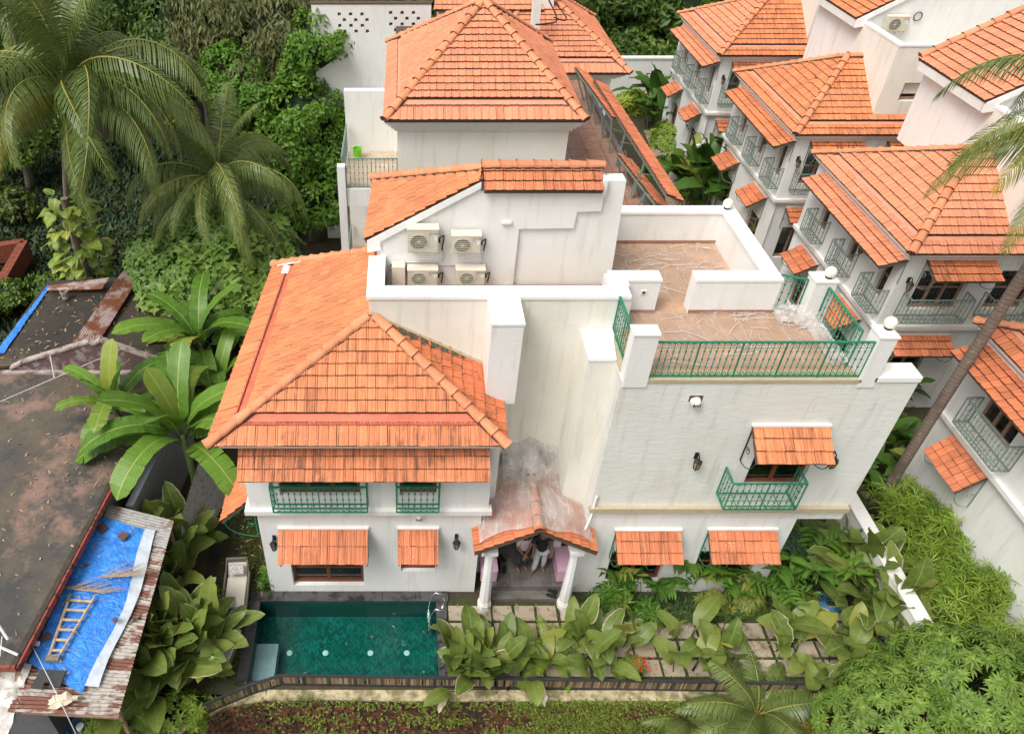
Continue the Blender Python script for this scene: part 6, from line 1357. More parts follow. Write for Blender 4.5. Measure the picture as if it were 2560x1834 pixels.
# ---- coconut palms
def frond_mesh(L=4.2, e0=60, e1=-60, n_=64, wl=.85, hang=.5, seed=0, mat=M_FRO, power=1.0, rw=.03, lw=.032):
    rg = random.Random(seed); V, F, U, M = [], [], [], []; seg = 18; path = [(0, 0)]; E = []
    for k in range(seg): f = (k+.5)/seg; e = R(e0+(e1-e0)*f**power); E.append(e); path.append((path[-1][0]+math.cos(e)*L/seg, path[-1][1]+math.sin(e)*L/seg))
    for k, (y, z) in enumerate(path):
        w_ = rw*(1-.8*k/seg); V += [(-w_, y, z), (w_, y, z), (0, y, z+w_*1.2)]; U += [(0, 0)]*3
    for k in range(seg):
        for a, b in ((0, 1), (1, 2), (2, 0)): F.append((k*3+a, k*3+b, k*3+3+b, k*3+3+a)); M.append(1)
    side_tw = rg.uniform(-.2, .2)
    for k in range(n_):
        f = .14+.86*(k+rg.uniform(-.3, .3))/n_; f = min(max(f, .12), .995); i = min(int(f*seg), seg-1); t = f*seg-i; y = path[i][0]+(path[i+1][0]-path[i][0])*t; z = path[i][1]+(path[i+1][1]-path[i][1])*t; e = E[i]
        T = Vector((0, math.cos(e), math.sin(e))); Nn = Vector((0, -math.sin(e), math.cos(e)))
        ln = wl*math.sin(math.pi*(.12+.86*f)**.8)**.6*rg.uniform(.85, 1.1)
        for sg in (-1, 1):
            d = (T*(.45+.35*f)+Vector((sg, 0, 0))*1.0+Nn*(.12+side_tw*sg)+Vector((0, 0, -.30-hang*.35))).normalized(); p = Vector((0, y, z)); b = len(V); s_ = T*lw*.5*rg.uniform(.8, 1.2)
            q1 = p+d*ln*.38; d2 = (d+Vector((0, 0, -1))*hang*rg.uniform(.7, 1.3)).normalized(); q2 = q1+d2*ln*.34; d3 = (d2+Vector((0, 0, -1))*hang*1.4).normalized(); q3 = q2+d3*ln*.34
            for q, ww in ((p, .8), (q1, 1.15), (q2, .8)): V += [tuple(q-s_*ww), tuple(q+s_*ww)]; U += [(.2, .5), (.4, .5)]
            V.append(tuple(q3)); U.append((.3, 1)); F += [(b, b+1, b+3, b+2), (b+2, b+3, b+5, b+4), (b+4, b+5, b+6)]; M += [0]*3
    me = bpy.data.meshes.new('frond'); me.from_pydata(V, [], F); me.update(); uvl = me.uv_layers.new(name='UVMap'); li = np.empty(len(me.loops), dtype=np.int32); me.loops.foreach_get('vertex_index', li); uvl.data.foreach_set('uv', np.array(U)[li].ravel())
    me.polygons.foreach_set('material_index', M); me.materials.append(mat); me.materials.append(RACH); return me
FK = dict(n_=56, wl=1.0, lw=.046)
FRA = [frond_mesh(4.8, 75, -75, seed=1, hang=.9, **FK), frond_mesh(4.9, 58, -95, seed=2, hang=1.1, **FK), frond_mesh(4.6, 35, -95, seed=3, hang=1.2, **FK), frond_mesh(4.0, 86, 25, seed=4, hang=.5, **FK), frond_mesh(4.5, 15, -92, seed=5, hang=1.2, **FK), frond_mesh(4.8, 66, -88, seed=6, hang=1.0, **FK)]
FRY = [frond_mesh(4.4, 20, -88, seed=8, hang=1.1, mat=M_FROY, **FK), frond_mesh(4.4, 45, -75, seed=9, hang=.9, mat=M_FROY, **FK)]
def palm(x, y, z0, h, n_, label, sc=1., lean=(0, 0), trunk=.16, azs=None, yellow=.12):
    t = thing('coconut_palm', label, 'palm tree', (x, y, z0), 0, 'coconut palms'); m = MB(); m.tube([(lean[0]*f*f, lean[1]*f*f, h*f) for f in [k/12 for k in range(13)]], [trunk*1.35]+[trunk]*8+[trunk*.95]*4, 12); m.obj('trunk', PTR, t, smooth=True)
    m = MB(); m.tube([(lean[0], lean[1], h-.1), (lean[0], lean[1], h+.5)], [trunk*1.3, trunk*.5], 9); m.obj('crown_shaft', STEMG, t, smooth=True)
    for k in range(n_):
        f = k/n_; me = FRA[3] if f < .12 else random.choice([FRA[0], FRA[5]]) if f < .4 else random.choice([FRA[1], FRA[5], FRA[1]]) if f < .7 else random.choice([FRA[2], FRA[4]])
        if random.random() < yellow and f > .3: me = random.choice(FRY)
        obj('frond', me, t, loc=(lean[0], lean[1], h+.25-.3*f), rot=(random.gauss(0, .05), random.gauss(0, .25), azs[k] if azs else k*2.399+random.uniform(-.25, .25)), scale=sc*random.uniform(.88, 1.1))
p = P(185, 235, z=9.0); q = P(215, 700, z=0); palm(q.x, q.y, 0, 8.8, 42, 'largest coconut palm with drooping fronds at the upper left', 1.12, lean=(p.x-q.x, p.y-q.y))
p = P(545, 450, z=6.0); palm(p.x, p.y, 0, 5.7, 28, 'smaller coconut palm left of the rear villa balcony', .84, yellow=.05)
# right hand palm: trunk in view, crown at the right border
palm(13.5, 14.25, 0, 11.2, 20, 'coconut palm with spotted trunk rising over the lower right villa, crown at the right edge', .82, trunk=.13, lean=(.35, .1), azs=[1.45, 1.75, 1.1, 2.0, 2.3, .9, 1.6, 2.6, -1, -2, 0, 3.0, -.5, .5, 1.25, 1.9, .3, -1.5, -2.5, 2.15], yellow=.5)
t = thing('palm_trunk', 'short leaning lichen spotted palm trunk beside the bamboo', 'tree trunk'); MB().tube([(13.25, 11.45, 0), (13.9, 11.35, .7), (14.9, 11.1, 1.6), (16.5, 10.6, 3.2), (19, 10, 6)], [.17, .15, .14, .14, .13], 12).obj('trunk', PTR, t, smooth=True)
# palms beyond the far left edge
p = P(20, 30, z=8); palm(p.x-1.5, p.y+3, 0, 8, 14, 'coconut palm cut by the upper left corner behind the largest one', 1.0)
# cycad like palm bottom centre
FRS = [frond_mesh(2.0, 60, -30, n_=50, wl=.46, seed=11, hang=.25, rw=.014, lw=.026), frond_mesh(2.1, 45, -50, n_=50, wl=.46, seed=12, hang=.3, rw=.014, lw=.026), frond_mesh(1.9, 75, 0, n_=50, wl=.42, seed=13, hang=.2, rw=.014, lw=.026), frond_mesh(2.0, 40, -60, n_=50, wl=.46, seed=14, hang=.3, rw=.014, lw=.026, mat=M_FROY)]
def small_palm(p, n_, label, sc=1.0, zb=-2.3):
    t = thing('small_palm', label, 'palm', (p.x, p.y, zb)); h = p.z-zb; MB().tube([(0, 0, 0), (0, 0, h)], [.12, .10], 9).obj('trunk', PTR, t, smooth=True)
    for k in range(n_): obj('frond', FRS[2] if k < n_*.2 else random.choice(FRS[:2]) if random.random() < .85 else FRS[3], t, loc=(0, 0, h-.05), rot=(random.gauss(0, .08), random.gauss(0, .15), k*2.399+random.uniform(-.3, .3)), scale=sc*random.uniform(.85, 1.1))
small_palm(P(1890, 1790, z=-.3), 22, 'dark feather leaved palm in front of the brick wall at bottom centre right', 1.0); small_palm(P(1720, 1800, z=-1.0), 12, 'yellowing feather palm at the foot of the brick wall', .75)
FRL = [frond_mesh(1.2, 70, -10, n_=40, wl=.30, seed=21, hang=.3, rw=.01, lw=.018, mat=M_BAM), frond_mesh(1.2, 50, -50, n_=40, wl=.30, seed=22, hang=.4, rw=.01, lw=.018, mat=M_BAM)]
p = P(1385, 1625, z=.5); t = thing('areca_palm', 'fine pale areca palm between two paddle leaved clumps below the path', 'palm', (p.x, p.y, 0))
for k in range(12): obj('frond', random.choice(FRL), t, loc=(random.gauss(0, .1), random.gauss(0, .1), .1), rot=(random.gauss(0, .1), 0, k*2.399), scale=random.uniform(.8, 1.1))
# ---- generic scatter of leaf sprays as one joined mesh
def place_many(me_list, T, name, mats, parent=None):
    """join transformed copies: T = list of (index, 4x4 matrix)"""
    data = []
    for me in me_list:
        co = np.empty(len(me.vertices)*3); me.vertices.foreach_get('co', co); lv = np.empty(len(me.loops), dtype=np.int64); me.loops.foreach_get('vertex_index', lv)
        ls = np.empty(len(me.polygons), dtype=np.int64); me.polygons.foreach_get('loop_start', ls); mi = np.empty(len(me.polygons), dtype=np.int32); me.polygons.foreach_get('material_index', mi)
        uv = np.empty(len(me.loops)*2); me.uv_layers[0].data.foreach_get('uv', uv); data.append((np.c_[co.reshape(-1, 3), np.ones(len(co)//3)], lv, ls, mi, uv))
    VV, LV, LS, MI, UV, RN = [], [], [], [], [], []; vo = lo = 0
    for k, M in T:
        co, lv, ls, mi, uv = data[k]; VV.append((co @ np.asarray(M).T)[:, :3]); LV.append(lv+vo); LS.append(ls+lo); MI.append(mi); UV.append(uv); RN.append(np.full(len(ls), RNG.uniform())); vo += len(co); lo += len(lv)
    V = np.vstack(VV); LV = np.concatenate(LV); LS = np.concatenate(LS); me = bpy.data.meshes.new(name)
    me.vertices.add(len(V)); me.vertices.foreach_set('co', V.ravel()); me.loops.add(len(LV)); me.loops.foreach_set('vertex_index', LV.astype(np.int32)); me.polygons.add(len(LS)); me.polygons.foreach_set('loop_start', LS.astype(np.int32))
    me.polygons.foreach_set('material_index', np.concatenate(MI)); me.update(calc_edges=True); uvl = me.uv_layers.new(name='UVMap'); uvl.data.foreach_set('uv', np.concatenate(UV)); at = me.attributes.new('rnd', 'FLOAT', 'FACE'); at.data.foreach_set('value', np.concatenate(RN))
    for m in mats: me.materials.append(m)
    return obj(name, me, parent)
def orient(p, nrm, s=1., spin=None):
    n_ = Vector(nrm).normalized(); q = n_.to_track_quat('Z', 'Y').to_matrix().to_4x4()
    return Matrix.Translation(p) @ q @ Matrix.Rotation(random.uniform(0, 6.28) if spin is None else spin, 4, 'Z') @ Matrix.Scale(s, 4)
def rosette(n_, L, W, e0, e1, mat, seed, shape='lance', segs=4):
    rg = random.Random(seed); parts = []
    for k in range(n_): parts.append((blade(0, L*rg.uniform(.75, 1.1), W*rg.uniform(.85, 1.1), R(e0+rg.uniform(-18, 18)), R(e1+rg.uniform(-20, 15)), segs, fold=.12, wave=.004, seed=seed+k, shape=shape), Matrix.Rotation(k*2.399+rg.uniform(-.2, .2), 4, 'Z')))
    return mesh_from(parts, 'leaf_cluster', [mat, STEMG])
def spread_crown(root, meshes, pts, budget, mats, sc=(.8, 1.2), name='leaf_cluster'):
    """pts = list of (position, normal) relative to root; the nearest to the camera become objects"""
    base = root.location; pts = sorted(pts, key=lambda q: ((base+Vector(q[0]))-Vector((0, 0, CH))).length); rest = []
    for i, (p, nr) in enumerate(pts):
        k = random.randrange(len(meshes)); M = orient(p, nr, random.uniform(*sc))
        if i < budget: o = bpy.data.objects.new(name, meshes[k]); COL.objects.link(o); o.parent = root; o.matrix_local = M
        else: rest.append((k, M))
    if rest: place_many(meshes, rest, name, mats, root)['kind'] = 'stuff'
# mango tree in the lower right corner
MAN = [rosette(13, .25, .050, 38, -55, M_MAN, 100+k) for k in range(4)]
mc = thing('mango_tree', 'dense light green mango tree filling the lower right corner', 'tree', (11.6, 7.2, -2.3)); pts = []
LOBES = [(Vector((-1.2, .3, 3.2)), 1.5), (Vector((.6, .9, 3.6)), 1.6), (Vector((2.4, .6, 3.5)), 1.6), (Vector((-2.3, -.8, 2.4)), 1.3), (Vector((-.2, -1.0, 3.0)), 1.7), (Vector((2.0, -1.2, 3.1)), 1.7), (Vector((3.8, -.4, 3.2)), 1.6), (Vector((-.4, 1.5, 2.5)), 1.1), (Vector((4.6, 1.0, 3.2)), 1.3)]
while len(pts) < 3000:
    c, r = random.choice(LOBES); a, z = random.uniform(0, 6.28), random.uniform(-.15, 1); s = math.sqrt(1-z*z); nr = Vector((s*math.cos(a), s*math.sin(a), z)); r2 = r*(1+.22*mnoise.noise((c+nr*r)*1.6))-random.expovariate(9); p = c+nr*r2
    if any((p-c2).length < r3*.80 for c2, r3 in LOBES if c2 is not c): continue
    pts.append((p, nr+Vector((0, -.1, .35))))
spread_crown(mc, MAN, pts, 300, [M_MAN, STEMG], (.8, 1.15)); m = MB(); m.tube([(0, 0, 0), (.1, 0, 1.5), (0, 0, 2.6)], [.22, .18, .12], 9)
for c, r in LOBES: m.tube([(0, 0, 1.6), tuple(c*.6+Vector((0, 0, .5))), tuple(c)], [.10, .07, .03], 6)
m.obj('trunk', BARK, mc, smooth=True)
# bamboo right edge
BAMR = [rosette(9, .36, .030, 20, -35, M_BAM, 200+k, segs=4) for k in range(4)]
def bamboo(x, y, canes, label, seed=0, z0=0, top=3.2, reach=2.0):
    t = thing('bamboo', label, 'bamboo', (x, y, z0), 0, 'feathery bamboo clumps at the right edge'); rg = random.Random(seed); pts = []
    m = MB()
    for k in range(canes):
        a = rg.uniform(0, 6.28); b = Vector((rg.gauss(0, .15), rg.gauss(0, .15), 0)); rr = reach*rg.uniform(.3, 1); hh = top*rg.uniform(.7, 1.1); path = []
        for j in range(9): f = j/8; path.append(b+Vector((math.cos(a)*rr*f**2, math.sin(a)*rr*f**2, hh*(f-.28*f**3))))
        m.tube(path, [.018]*4+[.012]*3+[.006]*2, 5)
        for j in range(46): f = rg.uniform(.42, 1); i = min(7, int(f*8)); q = lerp(path[i], path[i+1], f*8-i)+Vector((rg.gauss(0, .22), rg.gauss(0, .22), rg.gauss(0, .12))); pts.append((q, Vector((rg.gauss(0, .5), rg.gauss(0, .5), 1))))
    m.obj('cane', STEMG, t, smooth=True); spread_crown(t, BAMR, pts, 200, [M_BAM, STEMG], (.6, 1.15)); return t
x, y = at0(2420, 1300, 1.8); bamboo(x, y, 11, 'upper feathery bamboo clump in front of the corner villa', 1, 0, 2.3, 1.3); x, y = at0(2400, 1440, 1.6); bamboo(x+.2, y, 12, 'middle feathery bamboo clump left of the leaning trunk', 2, 0, 2.2, 1.4)
x, y = at0(2345, 1250, 1.9); bamboo(x, y, 9, 'bamboo clump reaching towards the palm trunk', 7, 0, 2.3, 1.1); x, y = at0(2335, 1395, 1.6); bamboo(x, y, 8, 'bamboo clump leaning over the brick planter and the path', 8, 0, 2.1, 1.1)
x, y = at0(2560, 1640, 1.6); bamboo(x, y, 12, 'yellowish bamboo clump cut by the right edge over the mango tree', 3, 0, 2.4, 1.5)
x, y = at0(2500, 1360, 1.6); bamboo(x, y, 8, 'bamboo clump at the right edge over the red paving', 4, 0, 2.0, 1.2)
# breadfruit tree
def lobed(L, W, seed):
    L *= 1.15; W *= 1.35
    rg = random.Random(seed); V = [(0, 0, 0)]; U = [(.5, 0)]; F = []; M = []; prev = [(0, 0, 0, 0, 0)]
    rows = 4; mid = [(0, L*f, .18*L*math.sin(f*3)-.35*L*f*f) for f in [k/(rows) for k in range(rows+1)]]
    V = []; U = []
    for k in range(rows+1): V.append(mid[k]); U.append((.5, k/rows))
    for k in range(rows):
        f = (k+.5)/rows; w_ = W*.5*math.sin(math.pi*(.15+.8*f))**.8
        for sg in (-1, 1):
            tip = (sg*w_, mid[k][1]+L*.20, mid[k][2]-.08*L); b = len(V); V.append(tip); U.append((.5+.4*sg, f)); nt = (sg*w_*.30, (mid[k][1]+mid[k+1][1])/2+L*.06, (mid[k][2]+mid[k+1][2])/2); V.append(nt); U.append((.5+.15*sg, f)); V.append((sg*w_*.62, mid[k][1]+L*.03, mid[k][2]-.03*L)); U.append((.5+.3*sg, f))
            F += [(k, b+2, b, b+1), (k, b+1, k+1)]; M += [0, 0]
    return V, F, U, M
BRF = []
for q in range(4):
    parts = []
    for k in range(7): parts.append((lobed(.58, .52, k), Matrix.Rotation(k*2.399, 4, 'Z') @ Matrix.Rotation(R(random.uniform(5, 45)), 4, 'X') @ Matrix.Translation((0, .05, 0))))
    BRF.append(mesh_from(parts, 'leaf_cluster', [M_BRD, STEMG], smooth=False))
FRUIT = plain('yellow_green_fruit', (.34, .40, .06), .5)
p0 = P(545, 700, z=3.0); bt = thing('breadfruit_tree', 'breadfruit tree with lobed star shaped leaf rosettes and small yellow green fruits', 'tree', (p0.x, p0.y, 0)); pts = []
BL_ = [(Vector((-1.6, .2, 3.0)), 1.2), (Vector((-.6, -.3, 3.0)), 1.1), (Vector((.6, 0, 3.2)), 1.2), (Vector((1.3, .8, 3.5)), 1.1), (Vector((1.1, -.8, 2.3)), 1.0), (Vector((-.2, 1.0, 3.8)), .9), (Vector((-1.4, -1.1, 2.4)), .8)]
while len(pts) < 190:
    c, r = random.choice(BL_); a, z = random.uniform(0, 6.28), random.uniform(-.2, 1); s = math.sqrt(1-z*z); nr = Vector((s*math.cos(a), s*math.sin(a), z)); p = c+nr*r*random.uniform(.75, 1.08)
    pts.append((p, nr+Vector((0, -.2, .3))))
spread_crown(bt, BRF, pts, 190, [M_BRD, STEMG], (.8, 1.25), 'leaf_cluster'); m = MB(); m.tube([(0, 0, 0), (.1, 0, 1.2), (0, 0, 2.2)], [.16, .13, .10], 9)
for c, r in BL_: m.tube([(0, 0, 1.6), tuple(c*.65+Vector((0, 0, .3))), tuple(c+Vector((0, 0, r*.4)))], [.08, .05, .025], 6)
m.obj('trunk', BARK, bt, smooth=True); fm = MB(); fm.lathe([(.01, -.06), (.05, -.04), (.065, 0), (.05, .04), (.01, .06)], n=8); fm = fm.mesh('fruit', True); fm.materials.append(FRUIT)
for p, nr in random.sample(pts, 26): obj('fruit', fm, bt, loc=Vector(p)+Vector(nr).normalized()*.12)
# pothos climbing on the big palm trunk
HRT = [mesh_from([(blade(.08, .42, .34, R(20), R(-55), 6, fold=.08, wave=.015, seed=k, shape='heart'), None)], 'leaf', [M_POT, STEMG]) for k in range(4)]
t = thing('climbing_vine', 'variegated yellow and green pothos vine climbing a trunk at the left', 'vine', P(205, 640, z=2.2)); t.location.z = 0; m = MB(); m.tube([(0, 0, 0), (0, 0, 4.6)], .14, 9); m.obj('trunk', PTR, t)
for k in range(150):
    z = random.uniform(.4, 4.9); a = random.uniform(0, 6.28); r = .22+.55*math.sin(math.pi*min(1, z/5.2))*random.uniform(.5, 1); obj('leaf', random.choice(HRT), t, loc=(r*math.cos(a), r*math.sin(a), z), rot=(random.gauss(-.2, .3), random.gauss(0, .2), a-math.pi/2), scale=random.uniform(.95, 1.5))
# ginger plants in the bed below the right block
def cane_mesh(H, n_, L, W, bend, mat, seed):
    rg = random.Random(seed); parts = []; path = []; a = R(85)
    V, F, U, M = [], [], [], []; pts, ang = centerline(12, R(84), R(84-bend), H, 1.3)
    for k, (y, z) in enumerate(pts): V += [(-.012, y, z), (.012, y, z), (0, y-.01, z+.01)]; U += [(0, 0)]*3
    for k in range(12):
        for p_, q_ in ((0, 1), (1, 2), (2, 0)): F.append((k*3+p_, k*3+q_, k*3+3+q_, k*3+3+p_)); M.append(1)
    parts.append(((V, F, U, M), None))
    for k in range(n_):
        f = .3+.7*k/n_; i = min(11, int(f*12)); y, z = pts[i]; sg = 1 if k % 2 else -1; T = Matrix.Translation((0, y, z)) @ Matrix.Rotation(-sg*R(62+rg.uniform(-12, 12)), 4, 'Z'); parts.append((blade(0, L*rg.uniform(.8, 1.1), W, R(25), R(-35), 5, fold=.15, wave=.004, seed=seed+k, shape='lance'), T))
    parts.append((blade(0, L, W, R(50), R(-10), 5, fold=.15, seed=seed, shape='lance'), Matrix.Translation((0, pts[-1][0], pts[-1][1]))))
    return mesh_from(parts, 'cane', [mat, STEMG])
GIN = [cane_mesh(1.5*s, 15, .42, .10, b, M_GIN, k) for k, (s, b) in enumerate(((1, 60), (1.15, 80), (.85, 50), (1.25, 95), (.7, 70)))]
def ginger(u, v, h, n_, label, sc=1., rad=.25, name='ginger_plant', cat='plant', vs=None):
    x, y = at0(u, v, h); t = thing(name, label, cat, (x, y, 0), 0, 'ginger and shrub planting in the villa bed')
    for k in range(n_): obj('cane', random.choice(vs or GIN), t, loc=(random.gauss(0, rad), random.gauss(0, rad*.5), 0), rot=(0, random.gauss(0, .1), k*2.399), scale=sc*random.uniform(.8, 1.15))
for (u, v, h, n_, lab, sc) in ((1740, 1390, .8, 15, 'tall ginger canes between the two low awnings of the right wing', 1.25), (1640, 1440, .6, 9, 'ginger canes in front of the left low awning', .9), (1850, 1450, .6, 12, 'ginger canes below the right low awning', .9), (1990, 1390, .8, 14, 'tall ginger canes right of the low awnings', 1.2), (2060, 1400, .9, 8, 'arching ginger canes near the hose', 1.1), (1920, 1470, .5, 12, 'low leafy canes in the middle of the bed', .8)): ginger(u, v, h, n_, lab, sc)
SCH = [rosette(9, .22, .075, 20, -25, M_SCH, 300+k, segs=4) for k in range(3)]; GRS = [rosette(12, .30, .05, 45, -20, M_GIN, 320+k, segs=4) for k in range(3)]; LGS = [rosette(9, .16, .05, 30, -20, M_BAM, 340+k, segs=3) for k in range(3)]; DGS = [rosette(10, .24, .09, 25, -30, M_GIN, 360+k, segs=3) for k in range(3)]; YGS = [rosette(12, .34, .07, 50, -10, leaf_mat('yellow_green_leaf', (.12, .22, .02), (.26, .33, .03)), 380+k, segs=4) for k in range(3)]
DDS = [rosette(10, .16, .09, 15, -30, leaf_mat('blue_green_leaf', (.015, .045, .03), (.035, .08, .05), rough=.25), 400+k, segs=3) for k in range(2)]
def bush(x, y, z, rx, ry, rz_, n_, vs, label, cat='shrub', sc=(.8, 1.2), name='shrub', group=None, mats=None):
    t = thing(name, label, cat, (x, y, z), 0, group); pts = []
    for _ in range(n_):
        a, q = random.uniform(0, 6.28), random.uniform(-.1, 1); s = math.sqrt(max(0, 1-q*q)); nr = Vector((s*math.cos(a), s*math.sin(a), q)); k = random.uniform(.65, 1.05)*(1+.25*mnoise.noise(Vector((x, y, z))+nr*2)); pts.append((Vector((nr.x*rx*k, nr.y*ry*k, nr.z*rz_*k)), nr+Vector((0, 0, .4))))
    m = MB(); [m.tube([(0, 0, 0), (random.uniform(-.4, .4)*rx, random.uniform(-.4, .4)*ry, rz_*.7)], [.02, .008], 5) for _ in range(5)]; m.obj('stem', BARK, t)
    spread_crown(t, vs, pts, min(n_, 120), list(vs[0].materials), sc); return t
def bushpx(u, v, h, *a, **k): x, y = at0(u, v, h); return bush(x, y, 0, *a, **k)
bushpx(1870, 1490, .35, .55, .35, .55, 80, SCH, 'variegated shrub with yellow edged leaf stars below the right low awning', group=None); bushpx(1790, 1490, .35, .45, .30, .45, 50, SCH, 'variegated low shrub left of the other one in the bed'); bushpx(1990, 1490, .35, .55, .35, .5, 70, SCH, 'variegated shrub beside the garden hose'); bushpx(1930, 1440, .5, .7, .3, .6, 80, DGS, 'dark leafy shrub mass in the middle of the bed')
bushpx(1560, 1420, .8, .45, .35, .9, 60, DGS, 'glossy climbing shrub at the right porch column'); bushpx(1535, 1480, .4, .4, .3, .6, 70, GRS, 'drooping grassy leaved shrub right of the porch column'); bushpx(1500, 1370, 1.2, .3, .25, .4, 14, HELS and GRS, 'small upright shrub beside the porch column top'); bushpx(1630, 1530, .2, .3, .25, .45, 30, GRS, 'spiky leaved plants at the front of the soil bed', sc=(.9, 1.3)); bushpx(1540, 1555, .2, .25, .2, .35, 16, GRS, 'small spiky plant below the porch column')
ginger(1535, 1400, .9, 8, 'broad leaved canes with a yellow leaf beside the right porch column', .85)
bush(10.2, 12.6, 0, .9, .6, 1.2, 170, DDS, 'blue green small leaved shrub in the shade under the overhang', sc=(.8, 1.3)); bushpx(2170, 1290, .8, .3, .3, .5, 40, LGS, 'light green sprig shrub under the wall corner')
bushpx(1575, 1665, .25, .35, .25, .45, 70, LGS, 'low shrub with red flowers beside the fence'); 
RF = plain('red_flower', (.55, .05, .02), .5); x, y = at0(1600, 1670, .3); m = MB()
for k in range(70): c_ = Vector((random.gauss(0, .16), random.gauss(0, .12), random.uniform(.3, .55))); m.box(c_.x-.012, c_.x+.012, c_.y-.012, c_.y+.012, c_.z-.012, c_.z+.012)
o = tag(m.obj('red_flowers', RF), 'tiny red flowers on the low shrub beside the fence', 'flowers'); o['kind'] = 'stuff'; o.location = (x, y, .1)
bushpx(290, 1810, .2, .8, .6, .7, 150, LGS, 'bright yellow green feathery shrub at bottom left', sc=(.9, 1.5)); bushpx(450, 1830, -.8, .9, .6, .8, 120, LGS, 'pale green shrub under the big leaves at bottom left', sc=(.9, 1.4)); bushpx(530, 1500, .2, .25, .25, .35, 14, GRS, 'spiky leaved plant on the lawn edge near the lounger', sc=(1.0, 1.5)); bushpx(668, 1430, .5, .18, .3, .7, 22, GRS, 'climbing leaves at the left corner of the villa', sc=(.7, .9))
bushpx(1580, 255, .4, 1.1, .9, .8, 110, YGS, 'yellow green broad shrub at the far villa column', sc=(1.3, 2.0)); bushpx(1690, 330, .6, 1.4, 1.4, 1.1, 160, LGS, 'mixed green shrubbery left of the garden arch', sc=(1.6, 2.6)); bushpx(1660, 410, .5, 1.0, 1.0, .7, 130, DGS, 'low bright green shrub in front of the garden arch', sc=(1.3, 2.0)); bushpx(1835, 270, 1.2, .7, .5, 1.8, 90, DGS, 'climbing green shrub at the corner of the furthest villa', sc=(1.3, 2.2)); bushpx(1820, 330, .5, .9, .8, .7, 80, GRS, 'green shrubs below the second villa balconies', sc=(1.2, 1.8))
bushpx(1630, 160, 1.2, 1.3, 1.0, 1.3, 60, SCH, 'pale variegated shrub behind the boundary wall', sc=(1.8, 2.6)); bushpx(1590, 170, 1, .7, .6, 1.2, 50, YGS, 'yellow green shrub just behind the far villa roof edge', sc=(1.2, 1.8))
bushpx(2230, 1350, .3, .35, .35, .4, 40, YGS, 'potted spider plant in a brick ring beside the compound wall', sc=(.5, .8)); t = thing('brick_planter', 'round brick planter beside the compound wall', 'planter', (*at0(2235, 1370, .1), 0))
for k in range(12): o = MB().box(-.09, .09, -.04, .04, 0, .22).obj('brick', LAT, t); a = 2*math.pi*k/12; o.location = (.34*math.cos(a), .34*math.sin(a), 0); o.rotation_euler = (0, 0, a+math.pi/2)
DKWEED2 = grass_mat('deep_green_cover', (.010, .028, .008), (.035, .075, .015), (.05, .035, .018))
tufts('ground_cover', DKWEED2, inpoly([(-17, 18.5), (-12.5, 17), (-12.4, 22.5), (-8, 22.8), (-5, 22), (-5, 40), (-22, 40)], 16000), h=.45, w=.14, n=3, lean=1.6, label='dense dark green ground cover behind the sheds', cat='ground cover')
tufts('ground_cover', DKWEED, np.r_[inpoly([(12.2, 9), (12.5, 20), (14.3, 20), (14.3, 9)], 1600), inpoly([(12.3, 12.5), (13.1, 12.5), (13.1, 16), (12.3, 16)], 800), inpoly([(9.5, 11.8), (11.9, 11.8), (11.9, 18), (9.5, 18)], 1200), inpoly([(4.6, 10.85), (9.6, 10.85), (9.6, 11.6), (4.6, 11.6)], 700)], h=.14, w=.035, n=3, lean=1.4, label='low dark plants growing round the paths between the villas', cat='ground cover')
